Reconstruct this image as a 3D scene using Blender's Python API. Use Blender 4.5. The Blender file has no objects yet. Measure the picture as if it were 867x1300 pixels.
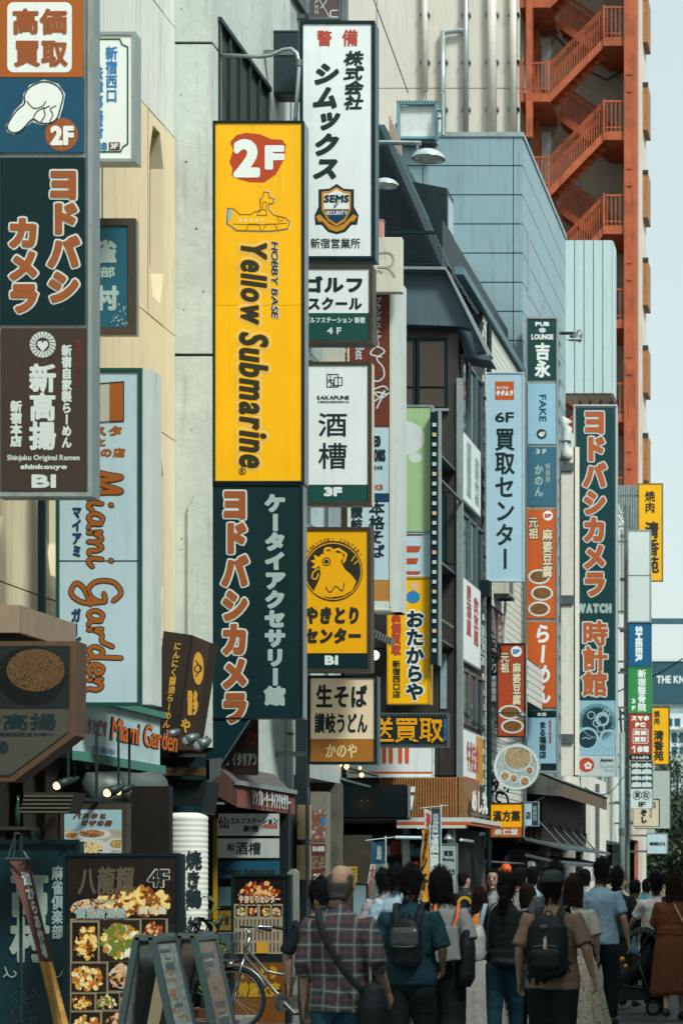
import bpy, bmesh, math, random
from mathutils import Vector, Matrix, noise as mnoise
random.seed(7)
R = math.radians
sc = bpy.context.scene
COL = sc.collection
F = 2800.0
VX, VY = 1060.0, 1120.0
EYE = 1.55
cam_d = bpy.data.cameras.new('camera')
cam = bpy.data.objects.new('camera', cam_d)
COL.objects.link(cam)
cam.location = (0, 0, EYE)
cam.rotation_euler = (R(90), 0, 0)
cam_d.sensor_fit = 'AUTO'
cam_d.sensor_width = 36
cam_d.lens = 36 * F / 1300
cam_d.shift_x = -(VX - 433.5) / 1300
cam_d.shift_y = (VY - 650) / 1300
cam_d.clip_start = 0.5
cam_d.clip_end = 3000
cam_d.dof.use_dof = True
cam_d.dof.focus_distance = 27
cam_d.dof.aperture_fstop = 4.5
sc.camera = cam
world = bpy.data.worlds.new("World")
sc.world = world
world.use_nodes = True
nt = world.node_tree
nt.nodes.clear()
SUN_EL, SUN_AZ = 50, 46
sky = nt.nodes.new('ShaderNodeTexSky')
sky.sky_type = 'NISHITA'
sky.sun_disc = False
sky.sun_elevation = R(SUN_EL)
sky.sun_rotation = R(180 - SUN_AZ)
sky.air_density = 1.2
sky.dust_density = 3.0
bg1 = nt.nodes.new('ShaderNodeBackground')
bg1.inputs['Strength'].default_value = 0.05
bg2 = nt.nodes.new('ShaderNodeBackground')
bg2.inputs['Strength'].default_value = 0.54
tc = nt.nodes.new('ShaderNodeTexCoord')
ns = nt.nodes.new('ShaderNodeTexNoise')
ns.inputs['Scale'].default_value = 2.2
ns.inputs['Detail'].default_value = 5
cr = nt.nodes.new('ShaderNodeValToRGB')
cr.color_ramp.elements[0].position = 0.3
cr.color_ramp.elements[0].color = (0.84, 0.97, 0.90, 1)
cr.color_ramp.elements[1].position = 0.75
cr.color_ramp.elements[1].color = (0.93, 1.03, 0.98, 1)
ad = nt.nodes.new('ShaderNodeAddShader')
ow = nt.nodes.new('ShaderNodeOutputWorld')
L = nt.links
L.new(sky.outputs[0], bg1.inputs['Color'])
L.new(tc.outputs['Generated'], ns.inputs['Vector'])
L.new(ns.outputs['Fac'], cr.inputs['Fac'])
L.new(cr.outputs[0], bg2.inputs['Color'])
L.new(bg1.outputs[0], ad.inputs[0])
L.new(bg2.outputs[0], ad.inputs[1])
L.new(ad.outputs[0], ow.inputs['Surface'])
sun_d = bpy.data.lights.new('sun', 'SUN')
sun_d.energy = 3.6
sun_d.angle = R(12)
sun_d.color = (0.97, 1.0, 0.95)
sun = bpy.data.objects.new('sun', sun_d)
COL.objects.link(sun)
_az = R(SUN_AZ)     # from the right of the camera's back
_dir = Vector((math.sin(_az) * math.cos(R(SUN_EL)), -math.cos(_az) * math.cos(R(SUN_EL)), math.sin(R(SUN_EL))))
sun.rotation_euler = _dir.to_track_quat('Z', 'Y').to_euler()
sun.location = (10, -20, 40)
sc.view_settings.view_transform = 'Standard'
sc.view_settings.look = 'None'
sc.view_settings.exposure = 0.22
sc.view_settings.gamma = 1.0
sc.cycles.use_denoising = True
sc.cycles.max_bounces = 5
sc.cycles.diffuse_bounces = 3
sc.cycles.glossy_bounces = 3
sc.cycles.transmission_bounces = 4
sc.cycles.sample_clamp_indirect = 6
def at(x, y, s):
 return Vector(((x - VX) * s, F * s, EYE + (VY - y) * s))
def lin(h):
 if isinstance(h, str):
  v = [int(h[i:i + 2], 16) / 255 for i in (0, 2, 4)]
  return tuple(c / 12.92 if c <= .04045 else ((c + .055) / 1.055) ** 2.4 for c in v)
 return h
_mats = {}
def M(name, color, rough=.6, metal=0., var=.12, scale=6., bump=.0, emit=0., streak=0., spec=.4, alpha=None, emcol=None):
 if name in _mats:
  return _mats[name]
 c = lin(color)
 m = bpy.data.materials.new(name)
 m.use_nodes = True
 t = m.node_tree
 b = t.nodes['Principled BSDF']
 b.inputs['Roughness'].default_value = rough
 b.inputs['Metallic'].default_value = metal
 b.inputs['Specular IOR Level'].default_value = spec
 co = t.nodes.new('ShaderNodeTexCoord')
 n = t.nodes.new('ShaderNodeTexNoise')
 n.inputs['Scale'].default_value = scale
 n.inputs['Detail'].default_value = 6
 n.inputs['Roughness'].default_value = .65
 t.links.new(co.outputs['Object'], n.inputs['Vector'])
 r = t.nodes.new('ShaderNodeValToRGB')
 r.color_ramp.elements[0].position = .3
 r.color_ramp.elements[1].position = .7
 lo = tuple(max(0, x * (1 - var)) for x in c)
 hi = tuple(min(1, x * (1 + var * .6)) for x in c)
 r.color_ramp.elements[0].color = (*lo, 1)
 r.color_ramp.elements[1].color = (*hi, 1)
 t.links.new(n.outputs['Fac'], r.inputs['Fac'])
 out = r.outputs[0]
 if streak:
  mp = t.nodes.new('ShaderNodeMapping')
  mp.inputs['Scale'].default_value = (11, 11, .8)
  t.links.new(co.outputs['Object'], mp.inputs['Vector'])
  n2 = t.nodes.new('ShaderNodeTexNoise')
  n2.inputs['Scale'].default_value = 1.0
  n2.inputs['Detail'].default_value = 7
  n2.inputs['Roughness'].default_value = .7
  t.links.new(mp.outputs[0], n2.inputs['Vector'])
  r2 = t.nodes.new('ShaderNodeValToRGB')
  streak = min(.45, streak * 1.7)
  r2.color_ramp.elements[0].position = .33
  r2.color_ramp.elements[0].color = (1 - streak, 1 - streak, 1 - streak * 1.05, 1)
  r2.color_ramp.elements[1].position = .48
  r2.color_ramp.elements[1].color = (1, 1, 1, 1)
  t.links.new(n2.outputs['Fac'], r2.inputs['Fac'])
  mx = t.nodes.new('ShaderNodeMix')
  mx.data_type = 'RGBA'
  mx.blend_type = 'MULTIPLY'
  mx.inputs[0].default_value = 1
  t.links.new(out, mx.inputs[6])
  t.links.new(r2.outputs[0], mx.inputs[7])
  out = mx.outputs[2]
 t.links.new(out, b.inputs['Base Color'])
 if bump:
  bp = t.nodes.new('ShaderNodeBump')
  bp.inputs['Strength'].default_value = bump
  bp.inputs['Distance'].default_value = .02
  n3 = t.nodes.new('ShaderNodeTexNoise')
  n3.inputs['Scale'].default_value = scale * 6
  n3.inputs['Detail'].default_value = 4
  t.links.new(co.outputs['Object'], n3.inputs['Vector'])
  t.links.new(n3.outputs['Fac'], bp.inputs['Height'])
  t.links.new(bp.outputs[0], b.inputs['Normal'])
 if emit:
  if emcol:
   b.inputs['Emission Color'].default_value = (*lin(emcol), 1)
  else:
   t.links.new(out, b.inputs['Emission Color'])
  b.inputs['Emission Strength'].default_value = emit
 if alpha is not None:
  b.inputs['Alpha'].default_value = alpha
 _mats[name] = m
 return m
def Mphoto(name, cols, scale=9., seed=0., emit=0., kind='food'):
 if name in _mats:
  return _mats[name]
 m = bpy.data.materials.new(name)
 m.use_nodes = True
 t = m.node_tree
 b = t.nodes['Principled BSDF']
 b.inputs['Roughness'].default_value = .35
 co = t.nodes.new('ShaderNodeTexCoord')
 mp = t.nodes.new('ShaderNodeMapping')
 mp.inputs['Location'].default_value = (seed * 3.1, seed * 1.7, seed)
 t.links.new(co.outputs['Object'], mp.inputs['Vector'])
 n = t.nodes.new('ShaderNodeTexNoise')
 n.inputs['Scale'].default_value = scale
 n.inputs['Detail'].default_value = 5
 n.inputs['Distortion'].default_value = .8
 v = t.nodes.new('ShaderNodeTexVoronoi')
 v.inputs['Scale'].default_value = scale * 2.4
 t.links.new(mp.outputs[0], n.inputs['Vector'])
 t.links.new(mp.outputs[0], v.inputs['Vector'])
 mul = t.nodes.new('ShaderNodeMath')
 mul.operation = 'MULTIPLY_ADD'
 mul.inputs[1].default_value = .45
 t.links.new(v.outputs['Distance'], mul.inputs[0])
 mm = t.nodes.new('ShaderNodeMath')
 mm.operation = 'MULTIPLY'
 mm.inputs[1].default_value = .85
 t.links.new(n.outputs['Fac'], mm.inputs[0])
 t.links.new(mm.outputs[0], mul.inputs[2])
 r = t.nodes.new('ShaderNodeValToRGB')
 k = len(cols)
 e = r.color_ramp.elements
 e[0].position = .3
 e[0].color = (*lin(cols[0]), 1)
 e[1].position = .8
 e[1].color = (*lin(cols[-1]), 1)
 for i in range(1, k - 1):
  q = e.new(.3 + .5 * i / (k - 1))
  q.color = (*lin(cols[i]), 1)
 t.links.new(mul.outputs[0], r.inputs['Fac'])
 t.links.new(r.outputs[0], b.inputs['Base Color'])
 if emit:
  t.links.new(r.outputs[0], b.inputs['Emission Color'])
  b.inputs['Emission Strength'].default_value = emit
 _mats[name] = m
 return m
class MB:
 def __init__(s):
  s.v = []
  s.f = []
 def quad(s, a, b, c, d):
  k = len(s.v)
  s.v += [a, b, c, d]
  s.f.append((k, k + 1, k + 2, k + 3))
  return s
 def poly(s, pts):
  k = len(s.v)
  s.v += list(pts)
  s.f.append(tuple(range(k, k + len(pts))))
  return s
 def box(s, x0, x1, y0, y1, z0, z1):
  if x0 > x1: x0, x1 = x1, x0
  if y0 > y1: y0, y1 = y1, y0
  if z0 > z1: z0, z1 = z1, z0
  k = len(s.v)
  s.v += [(x0, y0, z0), (x1, y0, z0), (x1, y1, z0), (x0, y1, z0), (x0, y0, z1), (x1, y0, z1), (x1, y1, z1), (x0, y1, z1)]
  for f in ((0, 3, 2, 1), (4, 5, 6, 7), (0, 1, 5, 4), (1, 2, 6, 5), (2, 3, 7, 6), (3, 0, 4, 7)):
   s.f.append(tuple(k + i for i in f))
  return s
 def pbox(s, x0, y0, x1, y1, sc_, T, dy=0.):
  a = at(x0, y0, sc_)
  b = at(x1, y1, sc_)
  return s.box(a.x, b.x, a.y + dy, a.y + dy + T, b.z, a.z)
 def prism(s, pts, d):
  pts = [Vector(p) for p in pts]
  d = Vector(d)
  n = len(pts)
  k = len(s.v)
  s.v += [tuple(p) for p in pts] + [tuple(p + d) for p in pts]
  s.f.append(tuple(range(k + n - 1, k - 1, -1)))
  s.f.append(tuple(range(k + n, k + 2 * n)))
  for i in range(n):
   j = (i + 1) % n
   s.f.append((k + i, k + j, k + n + j, k + n + i))
  return s
 def tube(s, pts, r, n=6, cap=True, taper=None):
  pts = [Vector(p) for p in pts]
  m = len(pts)
  rs = r if isinstance(r, (list, tuple)) else [r] * m
  k = len(s.v)
  up = Vector((0, 0, 1))
  prev = None
  for i, p in enumerate(pts):
   d = (pts[min(i + 1, m - 1)] - pts[max(i - 1, 0)])
   d = d.normalized() if d.length > 1e-9 else Vector((0, 0, 1))
   if prev is None:
    a = up if abs(d.z) < .9 else Vector((1, 0, 0))
    u = d.cross(a).normalized()
   else:
    u = (prev - d * prev.dot(d))
    u = u.normalized() if u.length > 1e-6 else d.orthogonal().normalized()
   prev = u
   w = d.cross(u)
   for j in range(n):
    an = 2 * math.pi * j / n
    s.v.append(tuple(p + u * (math.cos(an) * rs[i]) + w * (math.sin(an) * rs[i])))
  for i in range(m - 1):
   for j in range(n):
    a = k + i * n + j
    b = k + i * n + (j + 1) % n
    s.f.append((a, b, b + n, a + n))
  if cap:
   s.f.append(tuple(k + j for j in range(n - 1, -1, -1)))
   s.f.append(tuple(k + (m - 1) * n + j for j in range(n)))
  return s
 def loft(s, rings, n=14):
  m = len(rings)
  k = len(s.v)
  cs = [Vector(r[0]) for r in rings]
  for i, r in enumerate(rings):
   d = (cs[min(i + 1, m - 1)] - cs[max(i - 1, 0)])
   d = d.normalized() if d.length > 1e-9 else Vector((0, 0, 1))
   ref = Vector((1, 0, 0)) if abs(d.x) < .9 else Vector((0, 1, 0))
   u = (ref - d * ref.dot(d)).normalized()
   w = d.cross(u)
   for j in range(n):
    an = 2 * math.pi * j / n
    s.v.append(tuple(cs[i] + u * (math.cos(an) * r[1]) + w * (math.sin(an) * r[2])))
  for i in range(m - 1):
   for j in range(n):
    a = k + i * n + j
    b = k + i * n + (j + 1) % n
    s.f.append((a, b, b + n, a + n))
  s.f.append(tuple(k + j for j in range(n - 1, -1, -1)))
  s.f.append(tuple(k + (m - 1) * n + j for j in range(n)))
  return s
 def ball(s, c, rx, ry=None, rz=None, n=12, m=8):
  ry = ry or rx
  rz = rz or rx
  c = Vector(c)
  k = len(s.v)
  s.v.append((c.x, c.y, c.z - rz))
  for i in range(1, m):
   th = math.pi * i / m
   for j in range(n):
    an = 2 * math.pi * j / n
    s.v.append((c.x + rx * math.sin(th) * math.cos(an), c.y + ry * math.sin(th) * math.sin(an), c.z - rz * math.cos(th)))
  s.v.append((c.x, c.y, c.z + rz))
  for j in range(n):
   s.f.append((k, k + 1 + (j + 1) % n, k + 1 + j))
   e = k + 1 + (m - 2) * n
   s.f.append((k + 1 + (m - 1) * n, e + j, e + (j + 1) % n))
  for i in range(m - 2):
   for j in range(n):
    a = k + 1 + i * n + j
    b = k + 1 + i * n + (j + 1) % n
    s.f.append((a, b, b + n, a + n))
  return s
 def disc(s, c, r, n=24, rz=None, a0=0., a1=360.):
  rz = rz or r
  c = Vector(c)
  full = abs(a1 - a0) >= 360
  pts = []
  for j in range(n + (0 if full else 1)):
   an = R(a0 + (a1 - a0) * j / n)
   pts.append((c.x + r * math.cos(an), c.y, c.z + rz * math.sin(an)))
  if not full:
   pts.append(tuple(c))
  return s.poly(pts)
 def ring(s, c, r0, r1, n=28, a0=0., a1=360.):
  c = Vector(c)
  for j in range(n):
   t0 = R(a0 + (a1 - a0) * j / n)
   t1 = R(a0 + (a1 - a0) * (j + 1) / n)
   s.quad((c.x + r0 * math.cos(t0), c.y, c.z + r0 * math.sin(t0)), (c.x + r1 * math.cos(t0), c.y, c.z + r1 * math.sin(t0)),
    (c.x + r1 * math.cos(t1), c.y, c.z + r1 * math.sin(t1)), (c.x + r0 * math.cos(t1), c.y, c.z + r0 * math.sin(t1)))
  return s
def tag(o, label=None, cat=None, group=None, kind=None):
 if label: o['label'] = label
 if cat: o['category'] = cat
 if group: o['group'] = group
 if kind: o['kind'] = kind
 return o
def mesh_obj(name, mb, mat, parent=None, kind=None, origin=None, smooth=False, label=None, bevel=0.):
 o_ = Vector(origin) if origin is not None else Vector((0, 0, 0))
 me = bpy.data.meshes.new(name)
 me.from_pydata([(v[0] - o_.x, v[1] - o_.y, v[2] - o_.z) for v in mb.v], [], mb.f)
 if smooth:
  me.polygons.foreach_set('use_smooth', [True] * len(me.polygons))
 me.materials.append(mat)
 me.update()
 o = bpy.data.objects.new(name, me)
 COL.objects.link(o)
 if parent is not None:
  o.parent = parent
 else:
  o.location = o_
 if kind: o['kind'] = kind
 if label: o['label'] = label
 if bevel:
  bv = o.modifiers.new('bevel', 'BEVEL')
  bv.width = bevel
  bv.segments = 2
  bv.limit_method = 'ANGLE'
 return o
class Thing:
 def __init__(s, name, label, cat, loc, group=None, kind=None):
  s.o = bpy.data.objects.new(name, None)
  s.o.empty_display_size = .2
  COL.objects.link(s.o)
  s.o.location = loc
  s.loc = Vector(loc)
  tag(s.o, label, cat, group, kind)
 def part(s, name, mb, mat, parent=None, **kw):
  return mesh_obj(name, mb, mat, parent or s.o, origin=s.loc, **kw)
 def share(s, name, src, off, parent=None, mat=None):
  c = src.copy()
  c.name = name
  COL.objects.link(c)
  c.parent = parent or s.o
  c.location = Vector(src.location) + Vector(off)
  return c
def copy_tree(o, label=None, parent=None):
 c = o.copy()
 COL.objects.link(c)
 if parent is not None: c.parent = parent
 if label: c['label'] = label
 for ch in o.children:
  copy_tree(ch, None, c)
 return c
_gl = {}
def glyph(ch, res=3):
 if ch in _gl: return _gl[ch]
 cu = bpy.data.curves.new('t', 'FONT')
 cu.body = ch
 cu.size = 1
 cu.resolution_u = res
 o = bpy.data.objects.new('t', cu)
 COL.objects.link(o)
 m = o.to_mesh()
 vs = [(v.co.x, v.co.y) for v in m.vertices]
 fs = [tuple(p.vertices) for p in m.polygons]
 key = {}
 mp = []
 pts = []
 for v in vs:
  q = (round(v[0], 4), round(v[1], 4))
  if q not in key:
   key[q] = len(pts)
   pts.append(v)
  mp.append(key[q])
 fs = [tuple(mp[i] for i in f) for f in fs]
 fs = [f for f in fs if len(set(f)) >= 3]
 ec = {}
 for f in fs:
  for i in range(len(f)):
   a, b = f[i], f[(i + 1) % len(f)]
   if a != b:
    e = (min(a, b), max(a, b))
    ec[e] = ec.get(e, 0) + 1
 bd = [e for e, n in ec.items() if n == 1]
 o.to_mesh_clear()
 bpy.data.objects.remove(o)
 bpy.data.curves.remove(cu)
 xs = [p[0] for p in pts]
 cjk = ord(ch) > 0x2000
 adv = 1.0 if cjk else ((max(xs) - min(xs) + .07) if pts else .28)
 if not cjk and pts:
  x0 = min(xs)
  pts = [(p[0] - x0 + .035, p[1]) for p in pts]
 _gl[ch] = (pts, fs, bd, adv)
 return _gl[ch]
ROT = 'ー～（）()-'
def layout(txt, mode='v', shear=0., gap=0., lat_w=1.0):
 out = []
 if mode == 'v':
  y = 0.
  for ch in txt:
   if ch == ' ':
    y -= .5
    continue
   pts, fs, bd, adv = glyph(ch)
   if ch in ROT:
    cx, cy = .5, .37
    if adv < .9: cx = adv / 2
    q = [((p[1] - cy) + .5, -(p[0] - cx) + .37) for p in pts]
   elif adv < .9:
    q = [((p[0] - adv / 2) * 1.15 + .5, p[1]) for p in pts]
   else:
    q = pts
   small = ch in 'ッャュョァィェォっゃゅょ'
   if small: q = [(p[0] + .08, p[1] + .12) for p in q]
   q = [(p[0] + shear * (p[1] - .37), p[1] + y) for p in q]
   out.append((q, fs, bd))
   y -= 1.0 + gap
 else:
  x = 0.
  for ch in txt:
   if ch == ' ':
    x += .3
    continue
   pts, fs, bd, adv = glyph(ch)
   out.append(([(p[0] + x + shear * p[1], p[1]) for p in pts], fs, bd))
   x += adv + gap
 return out
def letters(mb, txt, x0, y0, x1, y1, s, dy, mode='v', bold=.0, shear=0., gap=0., gb=None):
 """adds text filling photo rect (x0,y0)-(x1,y1) at depth scale s, dy metres in front.
 mode v: stacked, h: across, r: across text turned a quarter clockwise. bold = stroke in px"""
 g = layout(txt, 'h' if mode in 'hr' else 'v', shear, gap)
 if bold and len(txt) > 1:
  ln = (x1 - x0) if mode == 'h' else (y1 - y0)
  tot = (max(p[0] for q, _, _ in g for p in q) - min(p[0] for q, _, _ in g for p in q)) if mode in 'hr' else len(txt) - .1
  b2 = gb if gb is not None else bold
  em = max(.01, (ln - 2 * b2 * len(txt) * .85) / tot)
  gap += max(0, 2 * b2 / em * .85 - (.03 if mode in 'hr' else .1))
  g = layout(txt, 'h' if mode in 'hr' else 'v', shear, gap)
 if mode == 'r':
  g = [([(p[1], -p[0]) for p in q], fs, bd) for q, fs, bd in g]
 if mode == 'v' and not any(ord(c) < 0x2000 and c != ' ' for c in txt):
  ax = (0.04, .96)
  if len(txt) == 1:
   ax = (min(p[0] for q, _, _ in g for p in q), max(p[0] for q, _, _ in g for p in q))
 else:
  ax = (min(p[0] for q, _, _ in g for p in q), max(p[0] for q, _, _ in g for p in q))
 ay = (min(p[1] for q, _, _ in g for p in q), max(p[1] for q, _, _ in g for p in q))
 x0 += bold; x1 -= bold; y0 += bold; y1 -= bold
 kx = (x1 - x0) / (ax[1] - ax[0])
 ky = (y1 - y0) / (ay[1] - ay[0])
 A = at(x0, y1, s)
 def W(px, py, jit=0.):
  return (A.x + px * s, A.y - dy - jit, A.z + py * s)
 jn = 0
 for q, fs, bd in g:
  P = [((p[0] - ax[0]) * kx, (p[1] - ay[0]) * ky) for p in q]
  k = len(mb.v)
  mb.v += [W(*p) for p in P]
  mb.f += [tuple(k + i for i in f) for f in fs]
  if bold > 0:
   b = bold
   for (i, j) in bd:
    a, c = P[i], P[j]
    dx, dz = c[0] - a[0], c[1] - a[1]
    ln = math.hypot(dx, dz)
    if ln < 1e-6: continue
    nx, nz = -dz / ln * b, dx / ln * b
    ex, ez = dx / ln * b * .55, dz / ln * b * .55
    jn += 1
    jt = .0002 + (jn * 0.618 % 1) * .0012
    k = len(mb.v)
    cut = .62
    for (u, w) in ((a[0] + nx * cut - ex * 1.7, a[1] + nz * cut - ez * 1.7), (a[0] + nx, a[1] + nz), (c[0] + nx, c[1] + nz), (c[0] + nx * cut + ex * 1.7, c[1] + nz * cut + ez * 1.7),
       (c[0] - nx * cut + ex * 1.7, c[1] - nz * cut + ez * 1.7), (c[0] - nx, c[1] - nz), (a[0] - nx, a[1] - nz), (a[0] - nx * cut - ex * 1.7, a[1] - nz * cut - ez * 1.7)):
     mb.v.append(W(u, w, jt))
    mb.f.append(tuple(range(k, k + 8)))
 return mb
def stroke(mb, pts, w, s, dy, closed=False, smooth=True):
 P = [Vector((p[0], p[1])) for p in pts]
 if smooth and len(P) > 2:
  Q = []
  n = len(P)
  rng = n if closed else n - 1
  for i in range(rng):
   p0 = P[(i - 1) % n] if (closed or i > 0) else P[i]
   p1, p2 = P[i], P[(i + 1) % n]
   p3 = P[(i + 2) % n] if (closed or i + 2 < n) else p2
   for t in (0, .25, .5, .75):
    Q.append(.5 * ((2 * p1) + (-p0 + p2) * t + (2 * p0 - 5 * p1 + 4 * p2 - p3) * t * t + (-p0 + 3 * p1 - 3 * p2 + p3) * t ** 3))
  if not closed: Q.append(P[-1])
  P = Q
 n = len(P)
 b = w / 2
 for i in range(n if closed else n - 1):
  a, c = P[i], P[(i + 1) % n]
  d = c - a
  if d.length < 1e-5: continue
  d = d.normalized()
  nn = Vector((-d.y, d.x)) * b
  e = d * b * .9
  jt = .0002 + (i * .618 % 1) * .0012
  pp = [a + nn * .5 - e, a + nn, c + nn, c + nn * .5 + e, c - nn * .5 + e, c - nn, a - nn, a - nn * .5 - e]
  k = len(mb.v)
  for q in pp:
   w3 = at(q.x, q.y, s)
   mb.v.append((w3.x, w3.y - dy - jt, w3.z))
  mb.f.append(tuple(range(k, k + 8)))
 return mb
def fill(mb, pts, s, dy):
 out = []
 for p in pts:
  w3 = at(p[0], p[1], s)
  out.append((w3.x, w3.y - dy, w3.z))
 return mb.poly(out)
def circ(x, y, r, n=24, ry=None):
 ry = ry or r
 return [(x + r * math.cos(2 * math.pi * i / n), y + ry * math.sin(2 * math.pi * i / n)) for i in range(n)]
def rrect(x0, y0, x1, y1, r, n=4):
 o = []
 for cx, cy, a0 in ((x1 - r, y1 - r, 0), (x0 + r, y1 - r, 90), (x0 + r, y0 + r, 180), (x1 - r, y0 + r, 270)):
  for i in range(n + 1):
   a = R(a0 + 90 * i / n)
   o.append((cx + r * math.cos(a), cy + r * math.sin(a)))
 return o
WHITE = M('sign_white', 'E4EDEB', .4, var=.07, scale=1.5, streak=.05)
PALE = M('sign_pale_blue', 'B6D0D8', .4, var=.08, scale=1.5, streak=.06)
TEAL = M('sign_dark_teal', '06292E', .55, var=.25, scale=1.2, streak=.12, spec=.2)
DTEAL = M('frame_dark', '0C2429', .55, var=.2, spec=.2)
ORANGE = M('letter_orange', 'B05C30', .5, var=.05)
BROWNOR = M('letter_rust', '965228', .5, var=.05)
YELLOW = M('sign_yellow', 'F6B800', .4, var=.09, scale=1.2, streak=.05)
BLACK = M('letter_black', '11282B', .5, var=.1)
OUTL = M('letter_outline', 'C9D6D3', .5, var=.04)
ALU = M('frame_aluminium', '9DAAA9', .4, metal=.5, var=.15, streak=.15)
STEEL = M('bracket_steel', '6C7878', .45, metal=.6, var=.2)
DSTEEL = M('bracket_dark', '26393B', .5, metal=.3, var=.2)
RUST = M('frame_bronze', '4A4238', .45, metal=.3, var=.2)
MMAT = {'W': WHITE, 'P': PALE, 'T': TEAL, 'D': DTEAL, 'O': ORANGE, 'R': BROWNOR, 'Y': YELLOW, 'K': BLACK, 'L': OUTL}
def sign(name, label, cat, rect, s, T=.22, frame=DTEAL, fw=2.5, side=None, panels=None, texts=(), wall=-6.75, group=None, brk=True, bw=.03):
 """a box sign hung out over the street. rect: photo pixels of its front. panels: [(x0,y0,x1,y1,mat)]
 texts: [(string, x0,y0,x1,y1, mode, mat, bold, outline_mat, outline_px, shear)]"""
 x0, y0, x1, y1 = rect
 c = at((x0 + x1) / 2, y1, s)
 t = Thing(name, label, cat, (c.x, c.y + T / 2, c.z), group)
 t.part('housing', MB().pbox(x0 + .4, y0 + .4, x1 - .4, y1 - .4, s, T - .03, .03), side or frame)
 f = MB()
 f.pbox(x0, y0, x1, y0 + fw, s, .045)
 f.pbox(x0, y1 - fw, x1, y1, s, .045)
 f.pbox(x0, y0 + fw, x0 + fw, y1 - fw, s, .045)
 f.pbox(x1 - fw, y0 + fw, x1, y1 - fw, s, .045)
 t.part('frame', f, frame)
 sw = MB()
 for (px, py) in ((x0 + fw / 2, y0 + fw * 2), (x1 - fw / 2, y0 + fw * 2), (x0 + fw / 2, y1 - fw * 2), (x1 - fw / 2, y1 - fw * 2), (x0 + fw / 2, (y0 + y1) / 2), (x1 - fw / 2, (y0 + y1) / 2)):
  sw.pbox(px - .5, py - .5, px + .5, py + .5, s, .006, -.005)
 t.part('screw', sw, STEEL, kind='stuff')
 t.panels = []
 for p in (panels or [(x0 + fw, y0 + fw, x1 - fw, y1 - fw, WHITE)]):
  t.panels.append(t.part('panel', MB().pbox(p[0], p[1], p[2], p[3], s, .012, .014), p[4]))
 for a in texts:
  txt, tx0, ty0, tx1, ty1, mode, mt = a[:7]
  bold = a[7] if len(a) > 7 else 0
  om = a[8] if len(a) > 8 else None
  opx = a[9] if len(a) > 9 else 0
  sh = a[10] if len(a) > 10 else 0
  if om:
   t.part('lettering_outline', letters(MB(), txt, tx0 - opx, ty0 - opx, tx1 + opx, ty1 + opx, s, -.012, mode, bold + opx, sh, gb=bold), om)
  t.part('lettering', letters(MB(), txt, tx0, ty0, tx1, ty1, s, -.008 if om else -.011, mode, bold, sh), mt)
 if brk and wall is not None:
  X0 = at(x0, y0, s).x
  if X0 - wall > .03:
   for zf in (.12, .88):
    z = at(0, y0 + (y1 - y0) * zf, s).z
    t.part('bracket', MB().box(wall - .05, X0 + .01, c.y + T / 2 - bw, c.y + T / 2 + bw, z - bw, z + bw), STEEL)
 t.s = s
 t.rect = rect
 return t
def art(t, name, s, dy=-.010):
 pass
ASPH = M('asphalt', (.095, .105, .105), .85, var=.25, scale=1.3, bump=.35, streak=0)
g = MB()
g.quad((-600, -100, 0), (600, -100, 0), (600, 2500, 0), (-600, 2500, 0))
mesh_obj('ground', g, M('ground_paving', (.11, .12, .12), .9, var=.2, scale=.6), kind='structure')
g = MB()
g.quad((-6.3, -60, .004), (3.9, -60, .004), (3.9, 400, .004), (-6.3, 400, .004))
mesh_obj('road', g, ASPH, kind='structure')
g = MB()
g.box(-7.4, -6.3, 10, 30.3, -.05, .10)
g.box(-7.4, -6.3, 39.0, 120, -.05, .10)
mesh_obj('pavement', g, M('pavement_concrete', (.2, .21, .2), .85, var=.2, scale=2, bump=.2), kind='structure')
g = MB()
for i in range(40):
 y = 14 + i * 2.0
 for xx in (-3.4,):
  g.quad((xx - .06, y, .008), (xx + .06, y, .008), (xx + .06, y + 1.1, .008), (xx - .06, y + 1.1, .008))
road_line = mesh_obj('road_marking', g, M('road_paint', (.3, .31, .3), .8, var=.5, scale=8), kind='structure')
g = MB()
for (px, s_) in ((800, .0088), (700, .0125), (842, .0115)):
 c = at(px, 1120 + 1.546 / s_, s_)
 k = 20
 mh = Thing('manhole_cover', 'round iron cover set in the road, ' + ('nearest the walkers at right' if s_ < .009 else 'in the middle of the crowd' if px == 700 else 'beyond the stroller'), 'manhole cover', (c.x, c.y, 0))
 mh.part('lid', MB().prism([(c.x + .30 * math.cos(2 * math.pi * i / k), c.y + .30 * math.sin(2 * math.pi * i / k), .005) for i in range(k)], (0, 0, .006)), M('cast_iron', (.05, .055, .055), .5, metal=.5, var=.4, scale=30))
 mh.part('rim', MB().prism([(c.x + .34 * math.cos(2 * math.pi * i / k), c.y + .34 * math.sin(2 * math.pi * i / k), .0045) for i in range(k)], (0, 0, .002)), STEEL)
g = MB()
for (a, b, c, d) in ((-3.2, -1.9, 22, 34), (-1.6, -.9, 26, 60), (-4.9, -4.2, 30, 52)):
 g.quad((a, c, .0062), (b, c + .4, .0062), (b, d, .0062), (a, d - .3, .0062))
mesh_obj('road', g, M('asphalt_patch', (.06, .066, .068), .85, var=.25, scale=3, bump=.3), kind='structure')
def wx(x, W=-6.7):
 return W / (x - VX)
CREAM = M('cream_panel', 'E3D5B2', .5, var=.07, scale=1.2, streak=.1)
CREAMP = M('cream_panel_pale', 'D8DED6', .5, var=.07, scale=1.2, streak=.16)
GLASS = M('window_glass', '1E3A3F', .12, var=.2, spec=.8)
GLASSB = M('window_glass_bright', '8FA7AB', .15, var=.3, scale=2, spec=.8)
DARKIN = M('interior_shade', '0A1E21', .8, var=.3)  # near-black colour stands in for the low light inside shops
JOINT = M('joint_dark', '3A3F38', .9)
W1 = -7.1
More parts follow.
